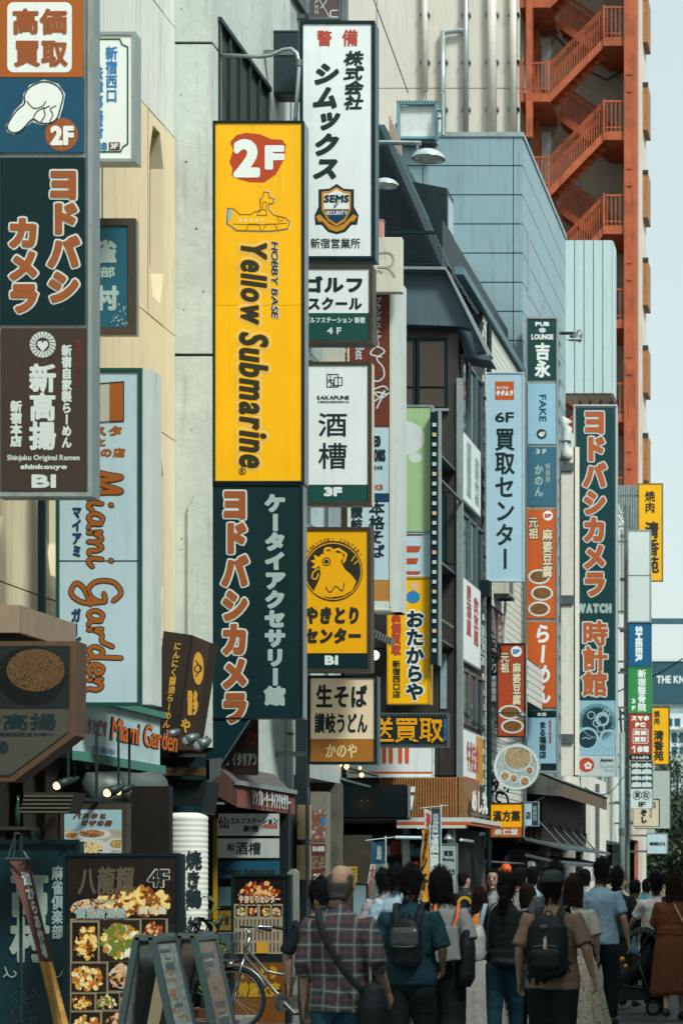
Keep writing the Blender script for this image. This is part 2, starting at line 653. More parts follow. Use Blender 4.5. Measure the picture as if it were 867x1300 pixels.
b = Thing('cream_building', 'cream panelled building with rounded window openings at the left edge', 'building', (-9, 19, 0))
b.part('wall', MB().box(-14, W1 - .19, 9, 23.72, 3.55, 17), JOINT)
b.part('upper_wall', MB().box(W1 - .16, W1 - .155, 9, 23.7, 3.55, 17), CREAM)
joints = []
zt = [1.55 + (1120 - y) * .00848 for y in (36, 176, 427, 560, 818)]
zz = [3.55, zt[4], zt[3], zt[2], zt[1], zt[0], zt[0] + 2.12, zt[0] + 3.3, 17.0]
BAY = 1.5
ends = [23.74 - .36]
y = ends[0]
cols = [(ends[0], 23.74)]
while y > 10:
 cols.append((y - .56 - .02, y))
 cols.append((y - BAY, y - .58))
 y -= BAY
gz = 0
pcnt = {}
def wall_panel(Y0, Y1, z0, z1, m):
 return b.part('panel', MB().box(W1 - .15, W1, Y0 + .007, Y1 - .007, z0 + .007, z1 - .007), m)
def window_bay(Y0, Y1, z0, z1, m, hz0, hz1):
 hy0, hy1 = Y0 + .05, Y1 - .05
 cz, cy = .34, .12
 out = [(Y0 + .007, z0 + .007), (Y0 + .007, hz0 + cz), (Y0 + .007, hz1 - cz), (Y0 + .007, z1 - .007), (Y1 - .007, z1 - .007), (Y1 - .007, hz1 - cz), (Y1 - .007, hz0 + cz), (Y1 - .007, z0 + .007)]
 inn = [(hy0 + cy, hz0), (hy0, hz0 + cz), (hy0, hz1 - cz), (hy0 + cy, hz1), (hy1 - cy, hz1), (hy1, hz1 - cz), (hy1, hz0 + cz), (hy1 - cy, hz0)]
 q = MB()
 for i in range(8):
  j = (i + 1) % 8
  q.quad((W1, *out[i]), (W1, *out[j]), (W1, *inn[j]), (W1, *inn[i]))
  q.quad((W1, *inn[i]), (W1, *inn[j]), (W1 - .3, *inn[j]), (W1 - .3, *inn[i]))
 p = b.part('window', q, m)
 b.part('pane', MB().box(W1 - .15, W1 - .14, hy0 - .02, hy1 + .02, hz0 - .02, hz1 + .02), GLASS, parent=p)
 b.part('window_bar', MB().box(W1 - .14, W1 - .12, (hy0 + hy1) / 2 - .015, (hy0 + hy1) / 2 + .015, hz0, hz1), STEEL, parent=p)
for ci, (Y0, Y1) in enumerate(cols):
 isw = abs((Y1 - Y0) - .58) < .01
 for k in range(len(zz) - 1):
  z0, z1 = zz[k], zz[k + 1]
  mt = CREAMP if z0 >= zt[1] - .01 else CREAM
  if Y1 < 12.5: continue
  if isw and z1 - z0 > 1.9:
   window_bay(Y0, Y1, z0, z1, mt, z0 + .22, z1 - .12)
  else:
   wall_panel(Y0, Y1, z0, z1, mt)
CONC = M('concrete_painted', 'C0CAC2', .7, var=.14, scale=1.6, bump=.35, streak=.15)
S2 = .00848
c2 = Thing('concrete_building', 'pale grey concrete building with dark strip windows behind the yellow sign', 'building', (-9, 25.5, 0))
P = at(223, 0, S2)
zc = [1.55 + (1120 - y) * S2 for y in (451, 55)]
lv = [2.98, zc[0], zc[1], 15.0]
for k in range(3):
 q = MB()
 z0, z1 = lv[k] + .02, lv[k + 1] - .012
 q.box(-12, -6.7, 23.74, 24.1, z0, z1)
 c2.part('panel', q, CONC)
 q = MB()
 for _ in range(5):
  xx = random.uniform(-7.05, -6.74)
  z = random.uniform(z0 + .1, z1 - .1)
  q.disc((xx, 23.737, z), random.uniform(.006, .012), 8)
 c2.part('tie_hole', q, JOINT)
c2.part('core_wall', MB().box(-12, -6.72, 23.78, 27.1, 2.9, 14.9), JOINT)
wy0, wy1 = 23.95, 26.1
wz0, wz1 = 8.7, 10.95
q = MB()
q.box(-6.95, -6.7, 24.1, 27.12, 2.72, wz0)
q.box(-6.95, -6.7, 24.1, 27.12, wz1, 15)
q.box(-6.95, -6.7, wy1, 27.12, wz0, wz1)
c2.part('street_wall', q, CONC)
w = c2.part('window', MB().box(-6.9, -6.85, wy0, wy1, wz0, wz1), M('glass_dark', '16343A', .15, spec=.8))
q = MB()
for i in range(6):
 yy = wy0 + .04 + (wy1 - wy0 - .08) * i / 5
 q.box(-6.85, -6.68, yy - .025, yy + .025, wz0, wz1)
q.box(-6.85, -6.66, wy0, wy1, wz1 - .05, wz1)
q.box(-6.85, -6.66, wy0, wy1, wz0, wz0 + .05)
c2.part('window_frame', q, DSTEEL, parent=w)
for i in (0, 1, 2, 3, 4):
 yy = wy0 + .04 + (wy1 - wy0 - .08) * i / 5
 c2.part('pane', MB().box(-6.845, -6.835, yy + .03, yy + .2, wz0 + .06, wz1 - .06), GLASSB, parent=w)
wz = 1.55 + (1120 - 1000) * .0094
c2.part('canopy_soffit', MB().box(-6.98, -6.66, 24.2, 27.1, 2.66, 2.715), DSTEEL)
GREYW = M('grey_tile_wall', 'A9B5B2', .6, var=.12, scale=3, streak=.12)
b3 = Thing('narrow_building', 'narrow grey building behind the stacked office signs', 'building', (-9, 29, 0))
b3.part('wall', MB().box(-12, -6.78, 27.12, 30.3, 2.9, 12.6), GREYW)
q0 = None
for i in range(4):
 for j in range(3):
  yy = 27.3 + j * 1.0
  z = 3.9 + i * 2.2
  w = b3.part('window', MB().box(-6.78, -6.74, yy, yy + .8, z, z + 1.25), STEEL)
  b3.part('pane', MB().box(-6.745, -6.735, yy + .05, yy + .75, z + .05, z + 1.2), GLASSB, parent=w)
  b3.part('sill', MB().box(-6.78, -6.7, yy - .03, yy + .83, z - .06, z), ALU, parent=w)
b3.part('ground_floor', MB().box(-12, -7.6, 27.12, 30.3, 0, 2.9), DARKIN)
b3.part('pilaster', MB().box(-7.6, -6.75, 29.95, 30.28, 0, 2.9), M('wall_grime', '5B5A50', .8, var=.4, scale=5, streak=.3))
b3.part('parapet', MB().box(-7.0, -6.72, 27.12, 30.32, 12.6, 12.8), STEEL)
BRWALL = M('dark_brown_panel', '3B3733', .5, metal=.1, var=.2, streak=.25)
SLATE = M('slate_blue_slab', '4E6069', .7, var=.12, scale=2, streak=.1)
DKROOF = M('dark_roof_metal', '18292D', .5, metal=.3, var=.25, streak=.15)
S4 = .014
b4 = Thing('corner_building', 'dark brown corner building with slate slanted upper floors and roof terrace', 'building', (-9, 42, 0))
def ppoly(mb, pts, s, T):
 return mb.prism([tuple(at(p[0], p[1], s)) for p in pts], (0, T, 0))
Y4 = F * S4
zf = [1.55 + (1120 - y) * S4 for y in (985, 823, 716, 625, 522, 415)]
for k in range(len(zf) - 1):
 z0, z1 = zf[k] + .01, zf[k + 1] - .01
 for (xa, xb) in ((430, 500), (500, 557), (557, 582)):
  a, c = at(xa, 0, S4).x + .006, at(xb, 0, S4).x - .006
  if k == 4: continue
  b4.part('panel', MB().box(a, c, Y4, Y4 + .12, z0, z1), BRWALL)
b4.part('wall', MB().box(-16, -6.72, Y4 + .1, 47.4, 2.6, zf[5] + .3), BRWALL)
for (xa, xb) in ((470, 504), (506, 527), (529, 567)):
 a, c = at(xa, 0, S4).x, at(xb, 0, S4).x
 z0, z1 = at(0, 520, S4).z, at(0, 428, S4).z
 w = b4.part('window', MB().box(a, c, Y4 + .02, Y4 + .1, z0, z1), DTEAL)
 zm = at(0, 492, S4).z
 b4.part('pane', MB().box(a + .05, c - .05, Y4 + .0, Y4 + .02, zm + .02, z1 - .08), M('bronze_glass', '4C443C', .2, var=.15, spec=.8), parent=w)
 b4.part('pane', MB().box(a + .05, c - .05, Y4 + .0, Y4 + .02, z0 + .05, zm - .02), M('bronze_glass', '4C443C'), parent=w)
b4.part('window_column', MB().pbox(568, 424, 581.5, 523, S4, .1), BRWALL)
b4.part('sill', MB().pbox(498, 519.5, 570, 523, S4, .12, -.08), ALU)
w = b4.part('window', MB().pbox(558.5, 627, 567.5, 714, S4, .03, -.02), M('glass_dark', '16343A'))
b4.part('window_frame', MB().pbox(567.5, 627, 569, 714, S4, .05, -.05), BRWALL, parent=w)
w = b4.part('window', MB().pbox(559, 830, 567, 900, S4, .03, -.02), GLASSB)
b4.part('slab', ppoly(MB(), [(440, 340), (565, 341), (619, 444), (603, 447), (597, 417), (582, 414), (440, 409)], S4 - .00005, .25), SLATE)
b4.part('slab_edge', ppoly(MB(), [(440, 337.5), (566, 338.5), (623, 450), (619, 452), (565, 342), (440, 341)], S4 - .00012, .3), ALU)
b4.part('gable_wall', ppoly(MB(), [(440, 156), (480, 156), (560, 337), (440, 337)], S4 + .0005, .3), DKROOF)
b4.part('gable_beam', ppoly(MB(), [(481, 158), (488, 158), (570, 338), (560, 338)], S4 - .0001, .35), M('beam_grey', '3E5157', .6, var=.15))
def xz(px, py):
 v = at(px, py, S4)
 return v.x, v.z
xa, za = xz(484, 160)
xb, zb = xz(567, 339)
rf = MB()
rf.prism([(xa, Y4 + .2, za), (xb, Y4 + .2, zb), (xb - .4, Y4 + .2, zb - .1), (xa - 3, Y4 + .2, za - 1)], (0, 8.0, 0))
b4.part('slanted_roof', rf, DKROOF)
b4.part('attic_wall', MB().box(-16, xb - .1, Y4 + .5, 47.3, zf[5] + .2, 12.4), DKROOF)
for yy in (40.7,):
 m = MB()
 xm, zm = (xa + xb) / 2 + .1, (za + zb) / 2 - .1
 m.prism([(xm - .5, yy, zm - .15), (xm + .22, yy, zm - .15), (xm + .22, yy, zm + .72), (xm - .5, yy, zm + .86)], (0, .7, 0))
 d = b4.part('dormer', m, DKROOF)
 b4.part('pane', MB().box(xm + .2, xm + .235, yy + .1, yy + .6, zm, zm + .6), GLASSB, parent=d)
for i in range(14):
 yy = Y4 + .5 + i * .55
 m = MB().tube([(xa, yy, za + .03), (xb, yy, zb + .03)], .025, 4)
 b4.part('roof_rib', m, DSTEEL)
b4.part('gutter', MB().box(-6.78, -6.62, Y4 + .1, 47.55, 12.38, 12.52), M('gutter_blue', '5E7F88', .5, metal=.3, var=.15))
b4.part('street_slab', MB().prism([(-6.62, Y4 + .25, 10.95), (-6.16, Y4 + .25, 10.88), (-6.9, Y4 + .25, 12.3), (-7.0, Y4 + .25, 12.3)], (0, .7, 0)), SLATE)
m = MB()
for i in range(30):
 px = 484 + i * 2.6
 m.pbox(px, 297, px + .7, 337, S4 - .0003, .012)
m.pbox(480, 293, 553, 296.5, S4 - .0004, .05)
m.pbox(480, 334, 560, 336, S4 - .0004, .04)
b4.part('railing', m, DTEAL)
b4.part('corner_post', MB().box(-6.72, -6.62, Y4 - .06, Y4 + .08, 2.9, 10.5), ALU)
for (z0, z1) in ((4.4, 5.4), (6.7, 8.2), (9.4, 11.0)):
 for yy in (39.5, 40.3, 41.1):
  w = b4.part('window', MB().box(-6.72, -6.69, yy, yy + .65, z0, z1), GLASS)
  b4.part('window_frame', MB().box(-6.7, -6.66, yy + .6, yy + .66, z0, z1).box(-6.7, -6.66, yy - .02, yy + .04, z0, z1).box(-6.7, -6.66, yy + .04, yy + .6, z1 - .05, z1), STEEL, parent=w)
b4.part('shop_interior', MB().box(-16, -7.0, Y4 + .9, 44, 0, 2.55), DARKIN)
for xx in (-8.9, -7.65, -6.85):
 b4.part('shop_post', MB().box(xx - .06, xx + .06, Y4 + .1, Y4 + .25, 0, 2.6), STEEL)
sf = b4.part('shop_glass', MB().box(-8.8, -6.9, Y4 + .7, Y4 + .72, .1, 2.4), GLASS)
m = MB()
a, c = at(484, 987, S4), at(583, 1038, S4)
n = 29
for i in range(n):
 xx = a.x + (c.x - a.x) * i / n
 m.box(xx, xx + .026, Y4 - .17, Y4 - .1, c.z, a.z)
o = b4.part('slat', m, M('wood_slat', 'A67242', .6, var=.25, scale=10), kind='stuff')
b4.part('slat_backing', MB().box(a.x, c.x, Y4 - .1, Y4 + .02, c.z, a.z), M('wood_dark', '2A1A10', .7))
m = MB().box(-6.7, -6.58, Y4 - .1, Y4 + 1.6, c.z, a.z)
b4.part('corner_fascia', m, M('wood_orange', '8F6844', .55, var=.3, scale=6, streak=.2))
BRICK = M('white_brick', 'D3D6CC', .6, var=.12, scale=14)
MORT = M('brick_joint', '3D4644', .9)
b5 = Thing('white_brick_building', 'narrow white brick building with dark joints beside the dark corner building', 'building', (-9, 44.5, 0))
b5.part('wall', MB().box(-14, -6.715, 41.95, 47.5, 2.6, 12.36), MORT)
m = MB()
z = 2.7
r = 0
while z < 12.3:
 y = 41.97 + (0 if r % 2 else .14)
 while y < 47.4:
  y1 = min(y + .27, 47.48)
  inwin = any(a0 < (y + y1) / 2 < a1 and c0 < z < c1 for (a0, a1, c0, c1) in ((42.9, 44.6, 4.6, 6.9), (42.9, 44.6, 8.0, 9.6)))
  if not inwin:
   m.box(-6.72, -6.695, y, y1, z, z + .125)
  y += .285
 z += .142
 r += 1
b5.part('brick', m, BRICK, kind='stuff')
for (c0, c1) in ((4.6, 6.9), (8.0, 9.6)):
 w = b5.part('window', MB().box(-6.74, -6.71, 42.9, 44.6, c0, c1), GLASS)
 m = MB()
 for yy in (42.92, 43.75, 44.56):
  m.box(-6.71, -6.69, yy - .02, yy + .03, c0, c1)
 b5.part('window_frame', m, STEEL, parent=w)
b5.part('drainpipe', MB().tube([(-6.6, 42.05, 0.1), (-6.6, 42.05, 12.2)], .05, 8), DTEAL)
b5.part('drainpipe', MB().tube([(-6.62, 47.0, 2.7), (-6.62, 47.0, 12.2)], .045, 8), STEEL)
m = MB()
b5.part('balcony', MB().box(-6.72, -6.25, 44.7, 46.9, 5.2, 6.1), MORT)
m = MB()
z = 5.22
r = 0
while z < 6.05:
 y = 44.7 + (0 if r % 2 else .14)
 while y < 46.85:
  m.box(-6.26, -6.235, y, min(y + .27, 46.9), z, z + .125)
  y += .285
 x = -6.7 + (0 if r % 2 else .14)
 while x < -6.27:
  m.box(x, min(x + .27, -6.24), 44.685, 44.71, z, z + .125)
  x += .285
 z += .142
 r += 1
b5.part('balcony_brick', m, BRICK, kind='stuff')
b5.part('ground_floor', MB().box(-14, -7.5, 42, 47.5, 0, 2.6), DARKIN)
BLUEP = M('blue_metal_panel', '86A3AA', .45, metal=.1, var=.1, scale=.8, streak=.14)
BLUES = M('blue_metal_panel_seam', '1C3A42', .7)
S6 = .017
b6 = Thing('blue_panelled_building', 'light blue metal panelled building rising behind the dark roof', 'building', (-8, 51, 0))
Y6 = F * S6
zt6 = at(0, 174, S6).z
rh = 37 * S6
b6.part('wall', MB().box(-12.9, -6.78, Y6 + .05, 55.2, 8, zt6 - .02), BLUES)
for r in range(9):
 z1 = zt6 - r * rh
 z0 = z1 - rh + .025
 xs = [-12.9, -10.7, -8.9, -6.95 - 0, -6.75]
 for k in range(4):
  b6.part('panel', MB().box(xs[k] + .01, xs[k + 1] - .01, Y6, Y6 + .06, z0, z1), BLUEP)
 ys = [Y6, 48.6, 50.3, 52.0, 53.7, 55.2]
 for k in range(5):
  off = .0
  b6.part('panel', MB().box(-6.79, -6.75, ys[k] + (.065 if k == 0 else .01), ys[k + 1] - .01, z0, z1), BLUEP)
b6.part('coping', MB().box(-12.95, -6.72, Y6 - .03, Y6 + .2, zt6 + .002, zt6 + .1).box(-6.95, -6.72, Y6 + .2, 55.2, zt6 + .002, zt6 + .1), ALU)
b6.part('lower_wall', MB().box(-12, -6.8, Y6 + .1, 55.2, 2.8, 8), M('panel_grey_blue', '7C8F93', .6, var=.15, streak=.2))
w = b6.part('window', MB().box(-6.76, -6.745, 48.35, 48.7, 14.4, 15.8), GLASS)
w = b6.part('window', MB().prism([(-6.745, 50.5, 14.2), (-6.745, 51.5, 14.2), (-6.745, 51.25, 14.7), (-6.745, 51, 15.2), (-6.745, 50.75, 14.7)], (-.02, 0, 0)), GLASS)
b4.part('roof_wall', MB().box(-7.3, -7.05, Y4 + .4, 47.5, 12.3, 13.45), DKROOF)
for z in (5, 8.2, 10.6):
 w = b6.part('window', MB().box(-6.8, -6.77, 48.5, 50.2, z, z + 1.3), GLASS)
 b6.part('window_frame', MB().box(-6.77, -6.74, 48.45, 48.52, z, z + 1.3).box(-6.77, -6.74, 49.3, 49.37, z, z + 1.3).box(-6.77, -6.74, 50.15, 50.22, z, z + 1.3), STEEL, parent=w)
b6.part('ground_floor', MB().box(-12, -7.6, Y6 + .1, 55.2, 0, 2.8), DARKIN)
PALEW = M('pale_render', 'CFD3CB', .7, var=.08, streak=.15)
S7 = .0225
b7 = Thing('pale_building', 'pale building with a ribbed metal box projecting from its top', 'building', (-8, 60, 0))
b7.part('wall', MB().box(-13, -6.82, 55.25, 73, 2.8, 13.2), PALEW)
RIB = M('ribbed_metal', 'B3CBCB', .45, metal=.15, var=.05, streak=.08)
Y7 = F * S7
x0, x1 = at(717, 0, S7).x, at(776.5, 0, S7).x
z0, z1 = at(0, 499, S7).z, at(0, 305, S7).z
b7.part('box_core', MB().box(x0, x1 - .01, Y7 + .03, Y7 + .95, z0 + .04, z1 - .02), BLUES)
n = 5
for i in range(n):
 a = x0 + (x1 - x0) * i / n
 c = x0 + (x1 - x0) * (i + 1) / n
 b7.part('panel', MB().box(a + .012, c - .012, Y7, Y7 + .05, z0, z1), RIB)
for i in range(2):
 yy = Y7 + .06 + i * .46
 b7.part('panel', MB().box(x1 - .012, x1 + .025, yy, yy + .44, z0, z1), RIB)
b7.part('soffit', MB().prism([(x0, Y7 + .05, z0 + .05), (x1, Y7 + .05, z0 + .03), (x1, Y7 + .95, z0 + .03), (x0, Y7 + .95, z0 + .03)], (0, 0, -.12)), M('soffit_brown', '6E5F52', .7, var=.2))
m = MB()
for i in range(4):
 m.box(x0 + .3 + i * .3, x0 + .36 + i * .3, Y7 + .7, Y7 + .8, 13.2, z0)
b7.part('post', m, DSTEEL)
for k, z in enumerate((4.2, 7.0, 9.8)):
 for yy in (56.5, 58.6, 60.7, 62.8, 65):
  w = b7.part('window', MB().box(-6.83, -6.8, yy, yy + 1.2, z, z + 1.3), GLASS)
  b7.part('window_frame', MB().box(-6.8, -6.77, yy - .05, yy, z - .05, z + 1.35).box(-6.8, -6.77, yy + 1.2, yy + 1.25, z - .05, z + 1.35), ALU, parent=w)
b7.part('pier', MB().box(-6.83, -6.5, 56.0, 56.35, 3.0, 12.6), M('pier_white', 'DAD8CC', .6, var=.06, streak=.1))
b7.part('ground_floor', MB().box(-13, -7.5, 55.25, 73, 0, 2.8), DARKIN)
TOWER = M('tower_render', 'C9C5B8', .75, var=.07, scale=.5, streak=.1)
STAIR = M('stair_orange', 'A85430', .65, var=.4, scale=1.5, streak=.25)
STAIRB = M('stair_back_wall', 'A8A294', .8, var=.12, streak=.15)
S9 = .0275
b9 = Thing('tower_building', 'tall beige tower at the top with pipes on its blank wall', 'building', (-12, 80, 0))
Y9 = F * S9
ztop = 36.
for k, (xa, xb) in enumerate(((380, 478), (478, 541), (541, 592), (592, 660))):
 a, c = at(xa, 0, S9).x, at(xb, 0, S9).x
 zs = [2] + [at(0, y, S9).z for y in (350, 232, 112, -6)] + [ztop]
 for i in range(5):
  b9.part('panel', MB().box(a + .015, c - .015, Y9, Y9 + .1, zs[i] + .015, zs[i + 1] - .015), TOWER)
xl = at(660, 0, S9).x
xr = at(805, 0, S9).x
b9.part('wall', MB().box(-22, xl - .02, Y9 + .08, Y9 + 8, 0, ztop - .1), STAIRB)
b9.part('stair_back_wall', MB().box(xl - .02, xr, Y9 + 2.6, Y9 + 3, 0, ztop), STAIRB)
b9.part('side_wall', MB().box(xr + .1, xr + .24, Y9 + .4, Y9 + 2.0, 0, ztop), TOWER)
b9.part('edge_strip', MB().box(xr - .02, xr + .1, Y9 + .2, Y9 + 3.0, 0, ztop), M('strip_pink', 'A86A58', .6, var=.15))
PIPE = M('pipe_pale', 'C4C2B5', .5, var=.1, streak=.1)
for (px, y0, y1, rr, mt) in ((540, -60, 118, .11, PIPE), (592, -60, 172, .1, ALU), (563, 42, 172, .1, ALU), (625, -60, 172, .17, PIPE), (652, -60, 175, .14, PIPE), (655, -60, 175, .06, ALU)):
 p0, p1 = at(px, y0, S9), at(px, y1, S9)
 b9.part('pipe', MB().tube([(p0.x, Y9 - .16, p0.z), (p0.x, Y9 - .16, p1.z)], rr, 8), mt, smooth=True)
 q = MB()
 for yy in range(-40, int(y1), 60):
  if yy > y0:
   pz = at(px, yy, S9)
   q.box(pz.x - rr - .06, pz.x + rr + .06, Y9 - .2, Y9 + .01, pz.z - .04, pz.z + .04)
 if q.v: b9.part('pipe_clamp', q, STEEL)
p = [at(563, 44, S9), at(592, 38, S9)]
b9.part('pipe', MB().tube([(p[0].x, Y9 - .16, p[0].z), (p[1].x, Y9 - .16, p[0].z + .1)], .08, 8), ALU)
for i in range(7):
 z1 = at(0, 99 - 8 + i * 112, S9).z if False else at(0, -12 + i * 112, S9).z
 bx = b9.part('balcony', MB().box(xr + .24, xr + .42, Y9 + .5, Y9 + 1.7, z1 - 1.6, z1), M('balcony_brown', '9A6E45', .6, var=.3, scale=8, streak=.2))
 b9.part('balcony_rail', MB().box(xr + .24, xr + .44, Y9 + .46, Y9 + .5, z1 - .08, z1 + .05), DSTEEL, parent=bx)
st = Thing('fire_escape_stair', 'red-orange steel fire escape stair zigzagging down the beige tower', 'staircase', (-8.5, 78, 0))
xc0, xc1 = at(792, 0, S9).x, at(806, 0, S9).x
st.part('column', MB().box(xc0, xc1, Y9 - .1, Y9 + .45, 11.9, ztop), STAIR)
cx = at(672, 0, S9).x
st.part('thin_column', MB().box(cx - .11, cx + .11, Y9 - .12, Y9 + .1, at(0, 175, S9).z, ztop), STAIR)
st.part('thin_column', MB().box(cx - .11, cx + .11, Y9 + 1.9, Y9 + 2.1, 8, ztop), STAIR)
DOORW = M('door_white', 'CDD5D2', .5, var=.08)
per = 119.5
def flight(xa, ya, xb, yb, Y, name='flight'):
 A, B_ = at(xa, ya, S9), at(xb, yb, S9)
 m = MB()
 for dy in (0, .86):
  m.prism([(A.x, Y + dy, A.z), (B_.x, Y + dy, B_.z), (B_.x, Y + dy, B_.z - .32), (A.x, Y + dy, A.z - .32)], (0, .06, 0))
 p = st.part(name, m, STAIR)
 n = 9
 t = MB()
 for i in range(n):
  f = (i + .5) / n
  x = A.x + (B_.x - A.x) * f
  z = A.z + (B_.z - A.z) * f - .1
  t.box(x - .14, x + .14, Y + .06, Y + .86, z - .03, z)
 st.part('tread', t, STAIR, parent=p, kind='stuff')
 r = MB()
 for dy in (.03, .89):
  for hh, th in ((1.05, .035), (.95, .02)):
   r.tube([(A.x, Y + dy, A.z + hh), (B_.x, Y + dy, B_.z + hh)], th, 4)
  nb = 22
  for i in range(nb + 1):
   f = i / nb
   x = A.x + (B_.x - A.x) * f
   z = A.z + (B_.z - A.z) * f
   r.box(x - .012, x + .012, Y + dy - .012, Y + dy + .012, z, z + 1.03)
 st.part('railing', r, STAIR, parent=p, kind='stuff')
def landing(xa, xb, y, Y0, Y1):
 A, B_ = at(xa, y, S9), at(xb, y, S9)
 p = st.part('landing', MB().box(A.x, B_.x, Y0, Y1, A.z - .3, A.z), STAIR)
 r = MB()
 r.box(A.x, B_.x, Y0, Y0 + .05, A.z + 1.02, A.z + 1.08)
 r.box(A.x, B_.x, Y0 + .01, Y0 + .04, A.z + .12, A.z + .16)
 nb = int((B_.x - A.x) / .13)
 for i in range(nb + 1):
  x = A.x + (B_.x - A.x) * i / nb
  r.box(x - .016, x + .016, Y0 + .012, Y0 + .036, A.z, A.z + 1.05)
 for x in (A.x, B_.x - .06):
  r.box(x, x + .07, Y0 - .01, Y0 + .06, A.z, A.z + 1.12)
 st.part('railing', r, STAIR, parent=p, kind='stuff')
for k in range(-2, 5):
 yl = 118 + k * per
 landing(659, 697, yl, Y9 + .0, Y9 + 2.5)
 landing(765, 797, yl - 71, Y9 + .0, Y9 + 2.5)
 flight(697, yl, 766, yl - 71, Y9 + .05)
 flight(703, yl + 6, 766, yl - 71 + per + 2, Y9 + 1.35)
 sd_ = (Y9 + 2.5) / F
 a, c = at(671, yl - 70, sd_), at(699, yl - 4, sd_)
 d = st.part('door', MB().box(a.x, c.x, Y9 + 2.5, Y9 + 2.58, c.z, a.z), DOORW)
 st.part('door_window', MB().box(a.x + .25, c.x - .35, Y9 + 2.48, Y9 + 2.5, a.z - .9, a.z - .3), M('glass_dark', '16343A'), parent=d)
for k in range(5, 10):
 yl = 118 + k * per
 landing(700, 797, yl - 71, Y9 + .0, Y9 + 2.5)
b10 = Thing('beige_far_building', 'beige building with a corrugated roof screen behind the blank sign boxes', 'building', (-8, 82, 0))
b10.part('wall', MB().box(-13, -6.9, 73.1, 80.4, 3, 11.9), M('beige_wall', 'BDB6A4', .7, var=.1, streak=.18))
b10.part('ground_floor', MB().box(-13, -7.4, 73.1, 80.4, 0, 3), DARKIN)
cm = MB()
s10 = .0262
a, c = at(782, 616, s10), at(812, 672, s10)
b10.part('screen_backing', MB().box(a.x, c.x, a.y + .03, a.y + .1, c.z, a.z), STEEL)
n = 10
for i in range(n):
 xx = a.x + (c.x - a.x) * i / n
 cm.box(xx, xx + (c.x - a.x) / n * .62, a.y, a.y + .06, c.z, a.z)
b10.part('corrugated_screen', cm, ALU)
for k in range(3):
 for yy in (73.6, 75.6, 77.6):
  w = b10.part('window', MB().box(-6.92, -6.88, yy, yy + 1.1, 4 + k * 2.6, 5.3 + k * 2.6), GLASS)
b11 = Thing('long_far_building', 'low pale building at the far end of the left pavement', 'building', (-9, 95, 0))
b11.part('wall', MB().box(-16, -7.2, 80.5, 88, 2.9, 8), M('far_wall', '9DA39A', .7, var=.15, streak=.2))
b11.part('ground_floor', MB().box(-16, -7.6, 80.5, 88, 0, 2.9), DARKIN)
for i in range(2):
 w = b11.part('window', MB().box(-7.22, -7.17, 82 + i * 2.8, 83.4 + i * 2.8, 4.2, 5.8), GLASS)
SK = .075
bk = Thing('hotel_building', 'far hotel with a dark blue sign band over white windowed floors', 'building', (-12, 212, 0))
YK = F * SK
KW = M('hotel_white', 'C5CFCE', .7, var=.06)
KB = M('hotel_blue', '27505B', .6, var=.1)
x0, x1 = at(822, 0, SK).x, at(905, 0, SK).x
bk.part('wall', MB().box(x0, x1, YK, YK + 12, 0, at(0, 905, SK).z), KW)
bk.part('sign_band', MB().box(x0 - .05, x1, YK - .3, YK + 12, at(0, 893, SK).z, at(0, 840, SK).z), KB)
bk.part('coping', MB().box(x0 - .1, x1, YK - .4, YK + 12, at(0, 840, SK).z, at(0, 837, SK).z), KW)
bk.part('glass_floor', MB().box(x0 + .3, x1, YK - .02, YK + 12, at(0, 905, SK).z, at(0, 893, SK).z), GLASSB)
for (ya, yb, xs) in ((912, 922, (836, 846, 856)), (930, 943, (852, 862)), (948, 958, (852, 862)), (966, 975, (838, 852, 864)), (985, 995, (838, 852, 864))):
 for px in xs:
  bk.part('window', MB().pbox(px, ya, px + 7, yb, SK, .2, -.05), KB)
bk.part('ledge', MB().pbox(822, 924, 880, 926.5, SK, .6, -.5), KW)
bk.part('lettering', letters(MB(), 'THE KNOT', 833, 858, 884, 868, SK, .33, 'h', .5), OUTL)
bk.part('pale_annex', MB().box(x0 - .5, x1, YK - 3, YK - .5, 0, at(0, 960, SK).z), M('annex_pale', 'A9BDBE', .6, var=.1))
ro = Thing('opposite_shade_building', 'grey building with window rows across the street, out of view on the right, sized for its shade', 'building', (9, 40, 0))  # unseen block added to shade the lower street, height set for that
ro.part('wall', MB().box(4.6, 16, -12, 60, 0, 14.5), M('opposite_wall', '8E9694', .7, var=.1, streak=.15))
for k in range(3):
 ro.part('window', MB().box(4.57, 4.6, -10, 59, 2 + k * 3.2, 3.6 + k * 3.2), GLASS)
q = MB()
for (y_, z_) in ((15.5, 6.2), (18.3, 5.6), (21.0, 5.4), (21.0, 8.8), (19.6, 8.8)):
 q.box(W1, W1 + .05, y_, y_ + .16, z_, z_ + .16)
b.part('vent_cap', q, ALU)
c2.part('cable_pipe', MB().tube([(-6.94, 23.70, 3.2), (-6.94, 23.70, 5.6), (-6.9, 23.70, 5.7)], .012, 5), CONC)
b9.part('cable', MB().tube([tuple(at(x, y, .0282)) for x, y in ((700, 40), (742, 88), (770, 102), (800, 84))], .05, 5), M('cable_grey', '3E4442', .6))
q = MB()
for k in range(7):
 z_ = at(0, 100 + k * 119.5, S9).z
 q.box(xc0 + .1, xc1 - .1, Y9 - .13, Y9 - .1, z_ - .5, z_ - .42).box(xc0 + .1, xc1 - .1, Y9 - .13, Y9 - .1, z_ + .1, z_ + .18)
st.part('splice_plate', q, STAIR)
MUSTARD = M('sign_mustard', 'C98A1E', .5, var=.08)
RED = M('letter_red', 'B5432F', .5, var=.06)
BLUEL = M('letter_blue', '2C7FB5', .5, var=.06)
NAVY = M('print_navy', '0E3F5E', .45, var=.08)
GREEND = M('print_green', '0F5B4A', .45, var=.08)
